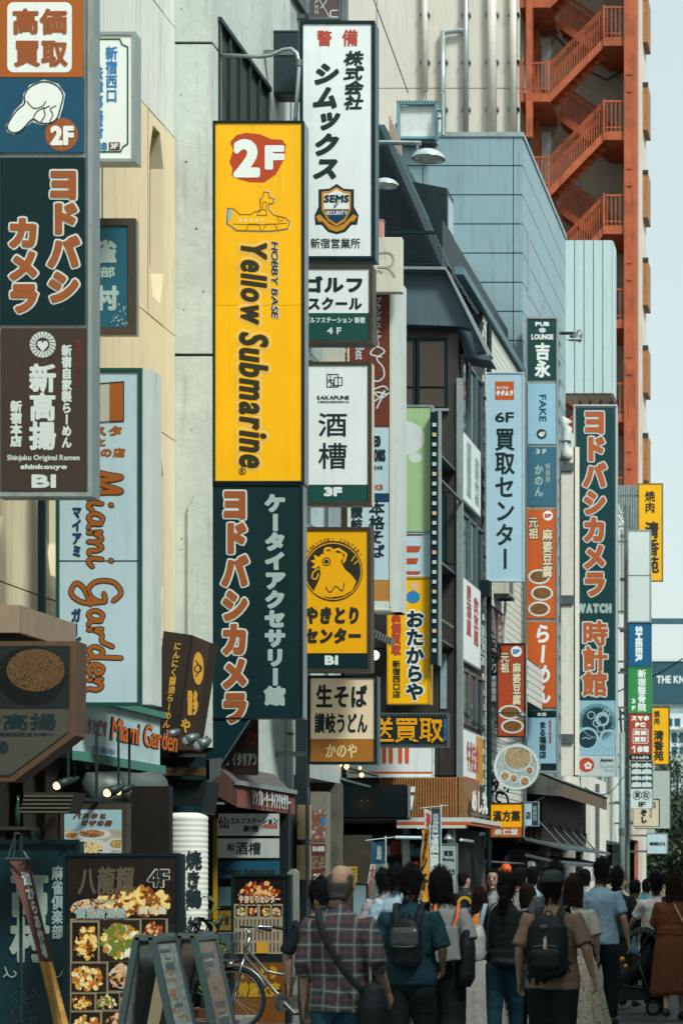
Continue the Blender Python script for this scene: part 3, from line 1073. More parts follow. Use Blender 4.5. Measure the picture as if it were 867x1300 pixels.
DBROWN = M('sign_brown', '3A2E27', .5, var=.1, streak=.08)
OCHRE = M('sign_ochre', 'A05A1C', .5, var=.08, streak=.06)
ORBR = M('sign_orange', 'C4591C', .5, var=.06, streak=.06)
GREENL = M('sign_green', '9ABB88', .5, var=.06, streak=.08)
GREENM = M('sign_green_mid', '2F8A4A', .5, var=.08)
SKYB = M('sign_sky', '8DB9CB', .45, var=.05, streak=.05)
CREAMS = M('sign_cream', 'DCCFB0', .5, var=.06, streak=.08)
MAROON = M('sign_maroon', '6B3326', .5, var=.08)
GOLD = M('letter_gold', 'D9A441', .45, var=.1)
GREYT = M('letter_grey', '9DB4B2', .5, var=.06)
YDARK = M('sign_yellow_print', '2A2A20', .5, var=.06)
s = .0062
t = sign('shop_sign', 'tall dark camera shop sign with a white pointing hand on navy blue', 'sign', (-6, -60, 117, 630), s, T=.2, frame=ALU, fw=5, side=M('housing_grey', '8C9A9A', .45, metal=.3, streak=.2),
 panels=[(-1, -60, 105, 97, M('sign_rust', 'A65A1E', .5, var=.06)), (-1, 98, 106, 193, M('sign_navy', '0C4A66', .45, var=.08)), (0, 199, 107, 411, TEAL), (1, 416, 108, 623, DBROWN)], wall=-7.1,
 texts=[('ヨドバシ', 59, 216, 102, 384, 'v', BROWNOR, 3.0, OUTL, 2.2), ('カメラ', 9, 276, 51, 397, 'v', BROWNOR, 2.9, OUTL, 2.2),
  ('新高揚', 37, 461, 71, 571, 'v', OUTL, 1.5), ('新宿自家製らーめん', 78, 437, 91, 568, 'v', OUTL, .7), ('開業昭和57年', 96, 431, 103, 491, 'v', MAROON, .25),
  ('新宿本店', 13, 508, 28, 567, 'v', OUTL, .8), ('Shinjuku Original Ramen', 9, 577, 101, 586, 'h', OUTL, .3), ('shinkouyo', 26, 589, 85, 597, 'h', OUTL, .6), ('B1', 40, 602, 71, 619, 'h', OUTL, 1.3)])
q = MB()
fill(q, rrect(9, 2, 91, 91, 8), s, -.0125)
t.part('white_field', q, WHITE)
t.part('lettering', letters(MB(), '高価', 16, 10, 85, 43, s, -.009, 'h', 1.6), BROWNOR)
t.part('lettering', letters(MB(), '買取', 18, 51, 86, 84, s, -.009, 'h', 1.5), BROWNOR)
hand = [(11, 165), (10, 157), (21, 140), (31, 131), (31, 121), (38, 110), (55, 103), (72, 108), (80, 120), (77, 135), (72, 150), (62, 156), (50, 155), (41, 151), (28, 164), (19, 168)]
def grow(pts, k):
 cx = sum(p[0] for p in pts) / len(pts)
 cy = sum(p[1] for p in pts) / len(pts)
 out = []
 for p in pts:
  d = math.hypot(p[0] - cx, p[1] - cy) or 1
  out.append((p[0] + (p[0] - cx) / d * k, p[1] + (p[1] - cy) / d * k))
 return out
h = t.part('hand_emblem', fill(MB(), hand, s, -.0105), WHITE)
t.part('hand_outline', fill(MB(), grow(hand, 2.8), s, -.0125), WHITE, parent=h)
q = MB()
stroke(q, hand, 1.8, s, -.009, closed=True)
stroke(q, [(42, 150), (47, 141), (56, 136)], 1.3, s, -.009)
stroke(q, [(52, 154), (57, 146), (56, 138), (63, 134)], 1.3, s, -.009)
stroke(q, [(63, 154), (67, 145), (64, 138), (71, 134)], 1.3, s, -.009)
stroke(q, [(34, 128), (43, 137), (54, 134), (58, 128)], 1.3, s, -.009)
t.part('hand_lines', q, BLACK, parent=h)
t.part('round_badge', fill(MB(), circ(78, 170, 21), s, -.0120), BROWNOR)
t.part('lettering', letters(MB(), '2F', 64, 159, 94, 184, s, -.0085, 'h', 1.8), WHITE)
c = at(54, 437, s)
q = MB()
q.ring((c.x, c.y + .0125, c.z), 9 * s, 16.5 * s, 30)
crest = t.part('crest', q, OUTL)
q = MB()
for i in range(20):
 a = 2 * math.pi * i / 20
 stroke(q, [(54 + 10 * math.cos(a), 437 + 10 * math.sin(a)), (54 + 16 * math.cos(a + .15), 437 + 16 * math.sin(a + .15))], .8, s, -.0105, smooth=False)
t.part('crest_lines', q, DBROWN, parent=crest)
t.part('crest_heart', fill(MB(), [(54, 446), (47, 438), (48, 433), (52, 432), (54, 435), (56, 432), (60, 433), (61, 438)], s, -.0123), OUTL, parent=crest)
s = .0071
t = sign('office_sign', 'white law office sign with blue brushed letters and a green border line', 'sign', (84, 40, 172, 205), s, T=.18, frame=ALU, fw=4, wall=-7.1, side=ALU,
 texts=[('新宿西口', 134, 58, 149, 129, 'v', BLUEL, .5), ('法律事務所', 118, 82, 131, 175, 'v', BLUEL, .8), ('2018', 110, 180, 136, 190, 'h', BLUEL, .6)])
q = MB()
stroke(q, [(90, 49), (152, 49), (155, 56), (162, 59), (162, 182), (156, 186), (153, 192), (90, 192)], 2, s, -.011, smooth=False)
t.part('border_line', q, GREEND)
t.part('floor_mark', fill(MB(), [(138, 180), (152, 180), (152, 190), (138, 190)], s, -.0115), MAROON)
t.part('lettering', letters(MB(), '3F', 140, 181.5, 150, 188.5, s, -.009, 'h', .4), WHITE)
s = .0073
t = sign('mahjong_sign', 'dark teal mahjong club sign with grey characters above the cafe sign', 'sign', (80, 277, 172, 424), s, T=.12, frame=RUST, fw=9, wall=-7.1, side=ALU,
 panels=[(89, 286, 163, 415, M('sign_teal_mid', '12586A', .5, var=.1))],
 texts=[('麻雀倶楽部', 122, 305, 146, 348, 'v', GREYT, .6)][:0] + [('雀', 119, 304, 148, 334, 'v', GREYT, 1.6), ('部', 127, 338, 146, 352, 'v', GREYT, .6), ('村', 119, 362, 151, 394, 'v', GREYT, 1.6)])
q = MB()
random.seed(3)
for _ in range(26):
 xx = 140 + random.random() ** .6 * 22
 yy = 385 + random.random() * 28
 fill(q, circ(xx, yy, random.uniform(.6, 1.6), 6), s, -.0115)
t.part('speckle', q, GREYT)
s = .0068
t = sign('cafe_sign', 'long pale cafe sign with flowing orange script and a green frame', 'sign', (71, 467, 180, 896), s, T=.06, frame=M('frame_green', '0F4A42', .45, var=.15), fw=4.5, side=GREEND, wall=-7.1,
 panels=[(75.5, 471.5, 175.5, 711, PALE), (75.5, 713, 175.5, 891.5, PALE)],
 texts=[('パスタ', 96, 540, 155, 553, 'h', OCHRE, .9), ('と', 126, 556, 134, 566, 'h', OCHRE, .7), ('ピザの店', 96, 568, 159, 580, 'h', OCHRE, .8),
  ('マイアミ', 91, 644, 104, 707, 'v', NAVY, 1.), ('ガーデン', 90, 772, 103, 844, 'v', NAVY, 1.)])
q = MB()
q.pbox(178.5, 468, 192, 894, s, .27, .03)
t.part('tube_housing', q, M('housing_white', 'CBD6D2', .45, var=.06, streak=.12))
q = MB()
c = at(181, 480, s)
q = MB()
for yy0 in (484,):
 fill(q, [(122, 487), (157, 484), (157, 534), (122, 536)], s, -.0120)
t.part('flag_print', q, M('print_grey', 'B9B6A8', .5))
q = MB()
fill(q, [(139, 486), (157, 484), (157, 534), (139, 535)], s, -.0105)
t.part('flag_stripe', q, OCHRE)
q = MB()
stroke(q, [(100, 489), (122, 487), (157, 484), (157, 534), (122, 536), (100, 534)], 1.3, s, -.009, smooth=False)
t.part('flag_outline', q, BLACK)
_U = [[(0, 0), (6, 3), (11, 20), (14, 35), (17, 22), (18, 3), (24, 20), (30, 35), (31, 18), (32, 4), (38, 1)],
[(44, 15), (43, 4), (47, 1), (51, 5)], [(45, 24), (46, 25)],
[(66, 13), (60, 16), (55, 8), (59, 1), (65, 5), (67, 14), (67, 4), (71, 1)],
[(76, 14), (77, 1)], [(77, 7), (83, 15), (87, 10), (87, 1)], [(87, 7), (93, 15), (97, 10), (97, 2), (101, 2)],
[(107, 15), (106, 4), (110, 1), (115, 5)], [(108, 24), (109, 25)],
[(154, 27), (145, 35), (133, 27), (132, 10), (141, 1), (152, 6), (155, 18), (146, 17)], [(155, 18), (156, -4), (146, -17), (134, -12), (141, -3), (158, 3)],
[(176, 13), (170, 16), (165, 8), (169, 1), (175, 5), (177, 14), (177, 4), (181, 1)],
[(186, 15), (187, 1)], [(187, 7), (192, 15), (200, 15), (206, 26)],
[(217, 13), (211, 16), (206, 8), (210, 1), (216, 5)], [(219, 35), (218, 5), (222, 1)],
[(227, 8), (236, 9), (236, 14), (230, 16), (226, 8), (230, 1), (238, 3)],
[(243, 15), (244, 1)], [(244, 7), (250, 15), (255, 10), (254, 1), (258, -8), (252, -16), (244, -10)]]
SC = [[(111 + v * 1.22, 590 + u * 1.12) for u, v in p] for p in _U]
q1, q2 = MB(), MB()
def scr(p):
 return p
for k, p in enumerate(SC):
 stroke(q1, scr(p), 8.4 if k == 0 else 7.4, s, -.0120)
 stroke(q2, scr(p), 6.0 if k == 0 else 5.0, s, -.0095)
t.part('lettering_outline', q1, BLACK)
t.part('lettering', q2, OCHRE)
for px in (56, 78):
 pass
hk = at(57, 632, .0066)
t.part('hanger', MB().box(hk.x - .02, hk.x + .03, hk.y - .1, hk.y - .05, at(0, 782, .0066).z, at(0, 560, .0066).z), DTEAL)
s = .00848
t = sign('hobby_shop_sign', 'big yellow hobby shop sign with a submarine drawing and black script running down', 'sign', (270.5, 153, 385.5, 613), s, T=.24, frame=DTEAL, fw=2.6, side=ALU,
 panels=[(273, 156, 383, 387, YELLOW), (273, 387.4, 383, 610.5, YELLOW)],
 texts=[('HOBBY BASE', 344.5, 306, 353, 404, 'r', YDARK, .3, WHITE, .6, .15)])
q = MB()
P_ = [(295, 213), (291, 205), (296, 190), (292, 180), (300, 171), (312, 168), (330, 170), (344, 176), (358, 177), (363, 184), (361, 196), (358, 206), (350, 221), (335, 231), (318, 231), (303, 227), (294, 222)]
fill(q, P_, s, -.0122)
t.part('round_badge', q, M('print_rust_red', 'B2401C', .45, var=.05))
t.part('lettering', letters(MB(), '2', 296, 176, 330, 225, s, -.0095, 'h', 3.6), WHITE)
t.part('lettering', letters(MB(), 'F', 336, 184, 361, 215, s, -.0095, 'h', 2.6), WHITE)
sub = [(289, 264), (297, 265), (304, 272), (318, 272), (324, 268), (330, 268), (331, 262), (330, 252), (333, 251), (335, 243), (341, 244), (341, 250), (348, 252), (346, 258), (341, 258), (341, 266), (348, 273), (362, 276), (368, 282), (365, 290), (352, 292), (340, 293), (300, 292), (294, 287), (288, 283)]
e = t.part('submarine_emblem', fill(MB(), sub, s, -.0105), YELLOW)
t.part('submarine_halo', fill(MB(), grow(sub, 2.0), s, -.0125), CREAMS, parent=e)
q = MB()
stroke(q, sub, 1.1, s, -.009, closed=True, smooth=False)
stroke(q, [(296, 284), (330, 285), (364, 283)], .9, s, -.009)
stroke(q, [(312, 292), (316, 284), (328, 284), (331, 292)], .9, s, -.009, smooth=False)
stroke(q, [(334, 291), (338, 284), (348, 284), (352, 291)], .9, s, -.009, smooth=False)
stroke(q, [(326, 273), (329, 266), (337, 266), (339, 273), (326, 273)], .9, s, -.009, smooth=False)
stroke(q, [(333, 266), (334, 256), (338, 256), (338, 266)], .9, s, -.009, smooth=False)
stroke(q, circ(356, 277.5, 3, 10), .9, s, -.009, closed=True)
t.part('submarine_lines', q, M('print_olive', '7A5A10', .5), parent=e)
t.part('portholes', (lambda m: [fill(m, circ(305 + 7 * i, 279, 1.5, 8), s, -.0095) for i in range(5)] and m)(MB()), WHITE, parent=e)
t.part('tail_fin', fill(MB(), [(288, 265), (295, 265), (293, 279), (289, 281)], s, -.0088), GREYT, parent=e)
for nm, bo, mt, dy in (('lettering_halo', 5.0, CREAMS, -.0135), ('lettering_edge', 3.9, YELLOW, -.0118), ('lettering', 1.7, YDARK, -.0088)):
 k = bo - 1.7
 t.part(nm, letters(MB(), 'Yellow', 305 - k, 308 - k, 339 + k, 412 + k, s, dy, 'r', bo, .2, .06, gb=1.7), mt)
 t.part(nm, letters(MB(), 'Submarine', 303 - k, 421 - k, 341 + k, 594 + k, s, dy - .00005, 'r', bo, .2, .05, gb=1.7), mt)
q = MB()
stroke(q, circ(307.5, 598, 4, 12), 1, s, -.011, closed=True)
letters(q, 'R', 305.4, 595.6, 309.8, 600.4, s, -.011, 'h', .2)
t.part('trade_mark', q, YDARK)
t = sign('phone_shop_sign', 'dark teal phone accessory sign with a notched foot, directly below the big yellow sign', 'sign', (263.5, 614.5, 383.5, 912), s, T=.24, frame=DTEAL, fw=1.2, side=ALU,
 panels=[(264.7, 615.7, 382.3, 746, TEAL), (264.7, 746.8, 382.3, 910.8, TEAL)],
 texts=[('ヨドバシカメラ', 280, 623, 316, 918, 'v', BROWNOR, 2.8, OUTL, 2.0), ('ケータイアクセサリー館', 335, 627, 363, 896, 'v', GREYT, 2.0)])
foot = MB()
foot.prism([tuple(at(x, y, s)) for x, y in ((263.5, 912.2), (318, 912.2), (285, 963), (280, 970), (263.5, 968))], (0, .2, 0))
foot.v = [(v[0], v[1] + .016, v[2]) for v in foot.v]
t.part('foot_panel', foot, TEAL)
q = MB()
stroke(q, [(318, 912.5), (285, 963), (280, 970)], 1.8, s, -.009, smooth=False)
t.part('foot_edge', q, STEEL)
s = .0092
t = sign('security_sign', 'tall white security company sign with a shield crest, right of the big yellow sign', 'sign', (380.5, 26, 475.5, 329), s, T=.26, frame=DTEAL, fw=4, side=M('housing_teal', '4F7078', .5, metal=.2),
 texts=[('警', 402, 38, 421, 58, 'v', RED, .5), ('備', 434, 37, 454, 58, 'v', RED, .5), ('株式会社', 437, 64, 461, 139, 'v', BLACK, .9, None, 0, .22), ('シムックス', 398, 80, 431, 227, 'v', BLACK, 2.0, None, 0, .25),
  ('新宿営業所', 394, 302, 457, 315, 'h', BLACK, .15)])
sh = [(427, 233), (436, 239), (449, 240), (449, 262), (455, 273), (453, 285), (446, 285), (438, 294), (427, 297), (416, 294), (408, 285), (400, 285), (399, 273), (404, 262), (404, 240), (418, 239)]
e = t.part('shield_crest', fill(MB(), sh, s, -.0125), BLACK)
t.part('shield_gold', fill(MB(), [(427, 237), (436, 242), (445, 243), (445, 266), (438, 280), (427, 287), (416, 280), (408, 266), (408, 243), (418, 242)], s, -.011), MUSTARD, parent=e)
t.part('shield_white', fill(MB(), [(427, 240), (436, 245), (443, 246), (443, 265), (411, 265), (411, 246), (418, 245)], s, -.0095), WHITE, parent=e)
t.part('shield_navy', fill(MB(), [(411, 266), (443, 266), (437, 277), (427, 283.5), (417, 277)], s, -.0095), NAVY, parent=e)
t.part('ribbon', fill(MB(), [(401, 274), (406, 272), (418, 284), (427, 288), (436, 284), (448, 272), (453, 274), (449, 281), (445, 281), (436, 291), (427, 294), (418, 291), (409, 281), (404, 281)], s, -.0092), MUSTARD, parent=e)
t.part('lettering', letters(MB(), 'SEMS', 411, 247, 443, 257, s, -.0075, 'h', .7, .1), BLACK)
t.part('lettering', letters(MB(), 'SECURITY', 413, 267.5, 441, 272.5, s, -.0075, 'h', .2), WHITE)
q = MB()
stroke(q, [(425, 253), (431, 250), (428, 259), (424, 263), (427, 256)], 1, s, -.0072)
t.part('crest_flourish', q, BLACK, parent=e)
cd = Thing('conduit_pipe', 'bent grey conduit pipe running from the concrete wall down beside the yellow sign', 'pipe', tuple(at(380, 160, .0086)))
q = MB()
a = [at(x, y, .0086) for x, y in ((312, 70), (330, 72), (345, 70), (360, 63), (370, 62), (377, 68), (380, 80), (378, 110), (375, 153))]
a[0].x = -6.72
q.tube([tuple(p) for p in a], .022, 8)
cd.part('pipe', q, ALU, smooth=True)
cd.part('collar', MB().tube([tuple(at(380, 76, .0086)), tuple(at(379.6, 84, .0086))], .034, 8), STEEL)
bb = Thing('dark_box', 'dark square metal box on the concrete wall above the yellow sign', 'box', tuple(at(360, 118, .0094)))
bb.part('body', MB().pbox(341, 38, 379.5, 119, .0094, .3), M('box_dark', '22363B', .5, metal=.2, streak=.1), bevel=.01)
bb.part('lid_seam', MB().pbox(342.5, 40, 378, 41, .0094, .01, -.006).pbox(342.5, 116, 378, 117, .0094, .01, -.006), DSTEEL)
bb.part('bolt', MB().pbox(344, 43, 346, 45, .0094, .01, -.008), ALU)
bb.part('mounting', MB().box(-6.75, at(341, 0, .0094).x + .02, 26.4, 26.5, at(0, 90, .0094).z, at(0, 60, .0094).z), DSTEEL)
s = .0099
t = sign('small_brown_sign', 'brown sign with thin white script cut off at the top edge', 'sign', (392, -30, 432, 24), s, T=.2, frame=STEEL, fw=2, side=STEEL, panels=[(394, -30, 430, 22, M('sign_plum', '5C4A4C', .5, var=.1))], texts=[('BRASS', 399, -22, 404, 18, 'r', GREYT, .2, None, 0, .2)])
q = MB()
stroke(q, [(428, 21), (421, 21), (419, 17), (421, 13), (428, 13)], 1.5, s, -.0095)
stroke(q, [(407, 10), (412, 4), (415, -4), (409, -8), (406, 0), (414, 14), (418, 22)], 1, s, -.0095)
t.part('script', q, OUTL)
t.part('post', MB().pbox(433, -30, 440, 340, s, .1), STEEL)
s = .0092
t = sign('golf_sign', 'white and green golf school sign with bold black katakana', 'sign', (380, 336, 473, 436), s, T=.22, frame=RUST, fw=4.5, side=RUST,
 panels=[(384.5, 340.5, 468.5, 397, WHITE), (384.5, 397.5, 468.5, 431.5, M('print_green_deep', '0E4A42', .5, var=.06))],
 texts=[('ゴルフ', 387, 350, 460, 371, 'h', BLACK, 1.3), ('スクール', 391, 377, 459, 393, 'h', BLACK, .9), ('ゴルフステーション 新宿', 387, 402, 463, 410, 'h', OUTL, .35), ('4 F', 415, 415, 433, 424, 'h', OUTL, .5)])
t = sign('izakaya_sign', 'white tavern sign with two thin brushed kanji and a square seal mark', 'sign', (380, 459, 471, 641), s, T=.2, frame=RUST, fw=4, side=CREAMS,
 panels=[(384, 463, 467, 615, WHITE), (384, 615.5, 467, 637, M('print_green_deep', '0E4A42'))],
 texts=[('SAKAFUNE', 402, 502, 443, 507, 'h', BLACK, .2), ('生蕎麦居酒屋新宿西口店', 403, 508.5, 443, 511.5, 'h', BLACK, .05), ('酒', 404, 524, 440, 554, 'v', BLACK, .35), ('槽', 404, 562, 440, 595, 'v', BLACK, .35), ('3F', 411, 618, 434, 630, 'h', WHITE, 1.1)])
q = MB()
for p in ([(415, 475), (429, 475), (429, 491), (415, 491), (415, 475)], [(424, 479), (434, 479), (434, 489), (424, 489), (424, 479)], [(415, 482), (424, 482), (422, 491)], [(419, 475), (420, 491)], [(415, 486), (419, 483), (424, 489)]):
 stroke(q, p, 1, s, -.011, smooth=False)
t.part('seal_mark', q, BLACK)
t = sign('yakitori_sign', 'yellow grilled chicken tavern sign with a round cockerel emblem', 'sign', (378, 669, 470.5, 853), s, T=.22, frame=RUST, fw=4, side=RUST,
 panels=[(382, 673, 466.5, 829, M('sign_yellow_warm', 'F0AE00', .45, var=.05)), (382, 829.5, 466.5, 849, TEAL)],
 texts=[('やきとり', 387, 770, 455, 792, 'h', YDARK, 1.3, None, 0, .1), ('センター', 387, 797, 458, 817, 'h', YDARK, 1.4, None, 0, .1), ('B1', 412, 832, 429, 844, 'h', WHITE, .9)])
c = at(422.5, 725, s)
YW = M('sign_yellow_warm', 'F0AE00')
e = t.part('round_emblem', fill(MB(), circ(422.5, 725, 37.5, 36, 38.5), s, -.0125), YDARK)
t.part('emblem_ring', MB().ring((c.x, c.y + .0110, c.z), 35.2 * s, 36.4 * s, 36), YW, parent=e)
bird = [(397, 752), (404, 738), (407, 728), (405, 718), (400, 722), (395, 720), (400, 716), (394, 712), (400, 710), (398, 704), (405, 707), (408, 703), (412, 704), (411, 698), (417, 700), (422, 697), (428, 702), (434, 702), (436, 708), (432, 712), (437, 722), (446, 730), (452, 738), (447, 749), (436, 756), (420, 758), (405, 757)]
t.part('cockerel', fill(MB(), bird, s, -.0105), YW, parent=e)
q = MB()
stroke(q, [(412, 703), (413, 697), (419, 696), (423, 699), (429, 697), (434, 700), (439, 704), (436, 713)], 3.4, s, -.009)
t.part('comb', q, YW, parent=e)
q = MB()
fill(q, circ(414, 713, 5.6, 16), s, -.0095)
stroke(q, [(413, 745), (419, 752), (426, 744), (434, 750), (437, 740)], 1.3, s, -.009)
for k in range(3):
 stroke(q, [(446 + k * 2.5, 718 + k * 4), (450 + k * 2.5, 714 + k * 4)], 1.2, s, -.009, smooth=False)
t.part('cockerel_lines', q, YDARK, parent=e)
q = MB()
q.ring((at(414, 0, s).x, c.y + .0078, at(0, 713, s).z), 2.9 * s, 4.2 * s, 14)
stroke(q, [(404, 722), (398, 726), (396, 733), (401, 735), (404, 728)], 1.8, s, -.009)
stroke(q, [(446, 712), (450, 706)], 1.4, s, -.009, smooth=False)
stroke(q, [(449, 716), (454, 712)], 1.4, s, -.009, smooth=False)
t.part('eye_and_wattle', q, YW, parent=e)
def arc_text(mb, txt, cx, cy, r, a0, a1, h, s, dy, b, inner=False):
 n = len(txt)
 for i, ch in enumerate(txt):
  if ch == ' ': continue
  a = R(a0 + (a1 - a0) * (i + .5) / n)
  pts, fs, bd, adv = glyph(ch)
  k = len(mb.v)
  sc_ = h / .73
  rot = (math.pi / 2 - a) if not inner else (-math.pi / 2 - a)
  for p in pts:
   u, v = (p[0] - adv / 2) * sc_, (p[1] - .36) * sc_
   x = cx + r * math.cos(a) + u * math.cos(-rot) - v * math.sin(-rot) * 1
   y = cy - (r * math.sin(a) + u * math.sin(-rot) + v * math.cos(-rot))
   w3 = at(x, y, s)
   mb.v.append((w3.x, w3.y - dy, w3.z))
  mb.f += [tuple(k + i_ for i_ in f) for f in fs]
q = MB()
arc_text(q, '*YAKITORI CENTER*', 422.5, 725, 40.5, 152, 28, 4.6, s, -.009, .2)
t.part('lettering', q, YDARK)
q = MB()
arc_text(q, 'SINCE 2012', 422.5, 725, 31.5, -128, -52, 4.2, s, -.009, .2, True)
t.part('lettering', q, YW)
s = .0094
SOBA = M('sign_soba_lit', 'D8C6A6', .5, var=.05, emit=.12)
t = sign('soba_sign', 'cream and brown noodle shop sign hanging under the yellow cockerel sign', 'sign', (390.5, 857.5, 478, 970), s, T=.24, frame=DTEAL, fw=3.2, side=M('housing_teal', '4F7078'),
 panels=[(393.7, 861, 475, 938, SOBA), (393.7, 938.4, 475, 966.8, M('sign_soba_brown', '9C6524', .5, var=.06, emit=.1))],
 texts=[('生そば', 401, 869, 466, 898, 'h', BLACK, .9), ('讃岐うどん', 399, 905, 466, 931, 'h', BLACK, .7), ('かのや', 413, 944, 453, 962, 'h', M('letter_cream', 'E8D29A', .5), .5, None, 0, .15)])
s = .0104
t = sign('fashion_store_sign', 'brown and white brand store sign in a thick white frame behind the stack', 'sign', (441, 368, 496.5, 775), s, T=.06, frame=CREAMS, fw=2, side=ALU,
 panels=[(443, 370, 494, 542, MAROON), (443, 542.5, 494, 626, PALE), (443, 627, 494, 637, NAVY), (443, 637.5, 494, 736, PALE), (443, 736.5, 494, 763, M('sign_tan', 'B87F3F', .5))],
 texts=[('ブランドストアー', 476, 377, 484, 440, 'v', OUTL, .3), ('Best brand', 451, 440, 462, 480, 'r', OUTL, .3), ('LIMITED', 455, 553, 483, 567, 'h', BLACK, .9), ('EDITIONS', 455, 570, 489, 586, 'h', BLACK, .9), ('MENSWEAR', 452, 591, 486, 596, 'h', BLACK, .2), ('-6013', 456, 615, 486, 622, 'h', ORANGE, .4),
  ('本格そば', 468, 636, 488, 708, 'v', BLACK, .6), ('讃岐うどん', 445, 642, 460, 720, 'v', BLACK, .6)])
q = MB()
for p in ([(484, 453), (470, 449), (478, 440), (488, 446), (478, 455), (486, 466), (487, 478), (478, 484), (470, 478)], [(472, 495), (486, 490), (492, 494)], [(490, 500), (476, 498), (470, 510), (480, 506), (488, 496), (478, 518)], [(476, 500), (484, 505), (494, 498)]):
 stroke(q, p, 1.8, s, -.011)
t.part('script', q, OUTL)
q = MB()
q.pbox(496.7, 358, 509.5, 777, s, .34, .0)
t.part('white_post_frame', q, M('housing_white', 'CBD6D2'))
t.part('foot_box', MB().pbox(473, 763, 509, 777, s, .3, .01), M('housing_white', 'CBD6D2'))
pl = Thing('cast_plate', 'cream relief plate with a raised letter R fixed above the brown store sign', 'sign', tuple(at(494, 372, .0103)))
pl.part('plate', MB().pbox(474, 301, 510, 371, .0103, .12), M('plate_cream', 'D2CFBE', .6, var=.08, streak=.15), bevel=.01)
q = MB()
stroke(q, [(479, 325), (482, 321), (494, 321), (499, 326), (499, 333), (493, 339), (480, 339)], 2.4, .0103, .006)
stroke(q, [(492, 339), (498, 346), (501, 351)], 2.4, .0103, .006)
letters(q, '～', 478, 342, 487, 347, .0103, .006, 'h', .4)
pl.part('relief', q, M('relief_cream', 'A9A694', .6))
pl.part('mounting', MB().box(-6.78, at(474, 0, .0103).x, 28.9, 29.0, at(0, 350, .0103).z, at(0, 340, .0103).z), STEEL)
pk = Thing('pink_box', 'small pink box standing on the roof edge near the lamps', 'box', tuple(at(483, 301, .0103)))
pk.part('body', MB().pbox(478, 280, 486, 301, .0103, .1), M('pink_paint', 'C98F8C', .6))
pk.part('lid', MB().pbox(477.5, 278.5, 486.5, 280, .0103, .11, -.005), M('pink_paint', 'C98F8C'))
s = .0131
t = sign('green_sign', 'pale green sign with two white bubble ovals', 'sign', (495, 514, 549, 676), s, T=.2, frame=ALU, fw=2.2, panels=[(497, 516, 546.5, 673.5, GREENL)], wall=None)
q = MB()
fill(q, [(p[0], p[1]) for p in circ(513, 556, 26, 30, 21.5)], s, -.012)
fill(q, circ(527, 581, 8.5, 20, 6.5), s, -.0118)
t.part('bubble_print', q, M('print_grey_white', 'C9D3CC', .5))
t.part('bracket', MB().pbox(500, 560, 545, 563, s, 2.4, .21), STEEL)
t = sign('striped_sign', 'pale blue sign with short orange bars below the green sign', 'sign', (495, 677, 547.5, 732), s, T=.2, frame=PALE, fw=1, wall=None, panels=[(496, 678, 546.5, 731, PALE)])
q = MB()
for (y0, y1, xr_) in ((676.8, 680, 538), (693, 701, 534), (708.5, 716, 531), (725, 729.5, 534)):
 fill(q, [(503, y0), (xr_, y0), (xr_ - 2.5, y1), (503, y1)], s, -.011)
t.part('bar_print', q, M('print_orange_red', 'B24E2A', .5))
t.part('bracket', MB().pbox(500, 700, 545, 703, s, 2.4, .21), STEEL)
t = sign('buyback_sign', 'yellow secondhand dealer sign with outlined black hiragana and red kanji', 'sign', (491, 732.5, 545.5, 894), s, T=.3, frame=M('frame_yellow', 'C79A12', .5), fw=1.8, wall=None,
 texts=[('おたからや', 514.5, 775, 538, 889, 'v', BLACK, 1.1, WHITE, 1.9), ('高価買取', 496, 776, 509, 832, 'v', RED, .8), ('新宿西口店', 498, 838, 508, 886, 'v', YDARK, .35)],
 panels=[(493, 734.5, 543.7, 892, YELLOW)])
q = MB()
fill(q, circ(524, 758, 9, 14, 8), s, -.0118)
t.part('figure_print_blue', q, BLUEL)
fg = MB(); fill(fg, circ(526, 744, 6, 12), s, -.0112); fill(fg, circ(509, 744, 5, 12), s, -.0112)
t.part('figure_print_faces', fg, M('print_skin', 'D9B58A', .5))
fg = MB(); fill(fg, circ(508, 758, 8, 14, 9), s, -.0115)
t.part('figure_print_green', fg, M('print_green_pale', '8FA65A', .5))
t.part('bracket', MB().pbox(500, 800, 543, 803, s, 2.3, .31), STEEL)
ds = Thing('dotted_light_strip', 'narrow black strip sign with a column of square white dots', 'sign', tuple(at(551, 845, .01305)))
ds.part('housing', MB().pbox(546, 523, 556, 843, .01305, .12), DTEAL)
ds.part('edge', MB().pbox(556, 521, 558.2, 845, .01305, .16), ALU)
ds.part('bracket', MB().pbox(549, 600, 553, 603, .01305, 2.6, .1).pbox(549, 780, 553, 783, .01305, 1.6, .1), STEEL)
d0 = None
for i in range(26):
 mt_ = M('dot_warm', 'CDBB95', .5) if i % 4 == 1 else M('dot_pale', 'BCCBC8', .5)
 q = MB()
 yy = 539.5 + i * 12.45
 if yy > 835: break
 q.pbox(549, yy - 2.3, 553.6, yy + 2.3, .01305, .02, -.018)
 o = ds.part('dot', q, mt_)
s = .0129
t = sign('bulb_sign', 'black sign spelling yellow kanji in rows of bulbs', 'sign', (440, 905, 569, 949), s, T=.2, frame=STEEL, fw=2, side=DSTEEL, panels=[(442, 907, 567, 947, M('sign_black', '14282A', .5))], wall=-7.9)
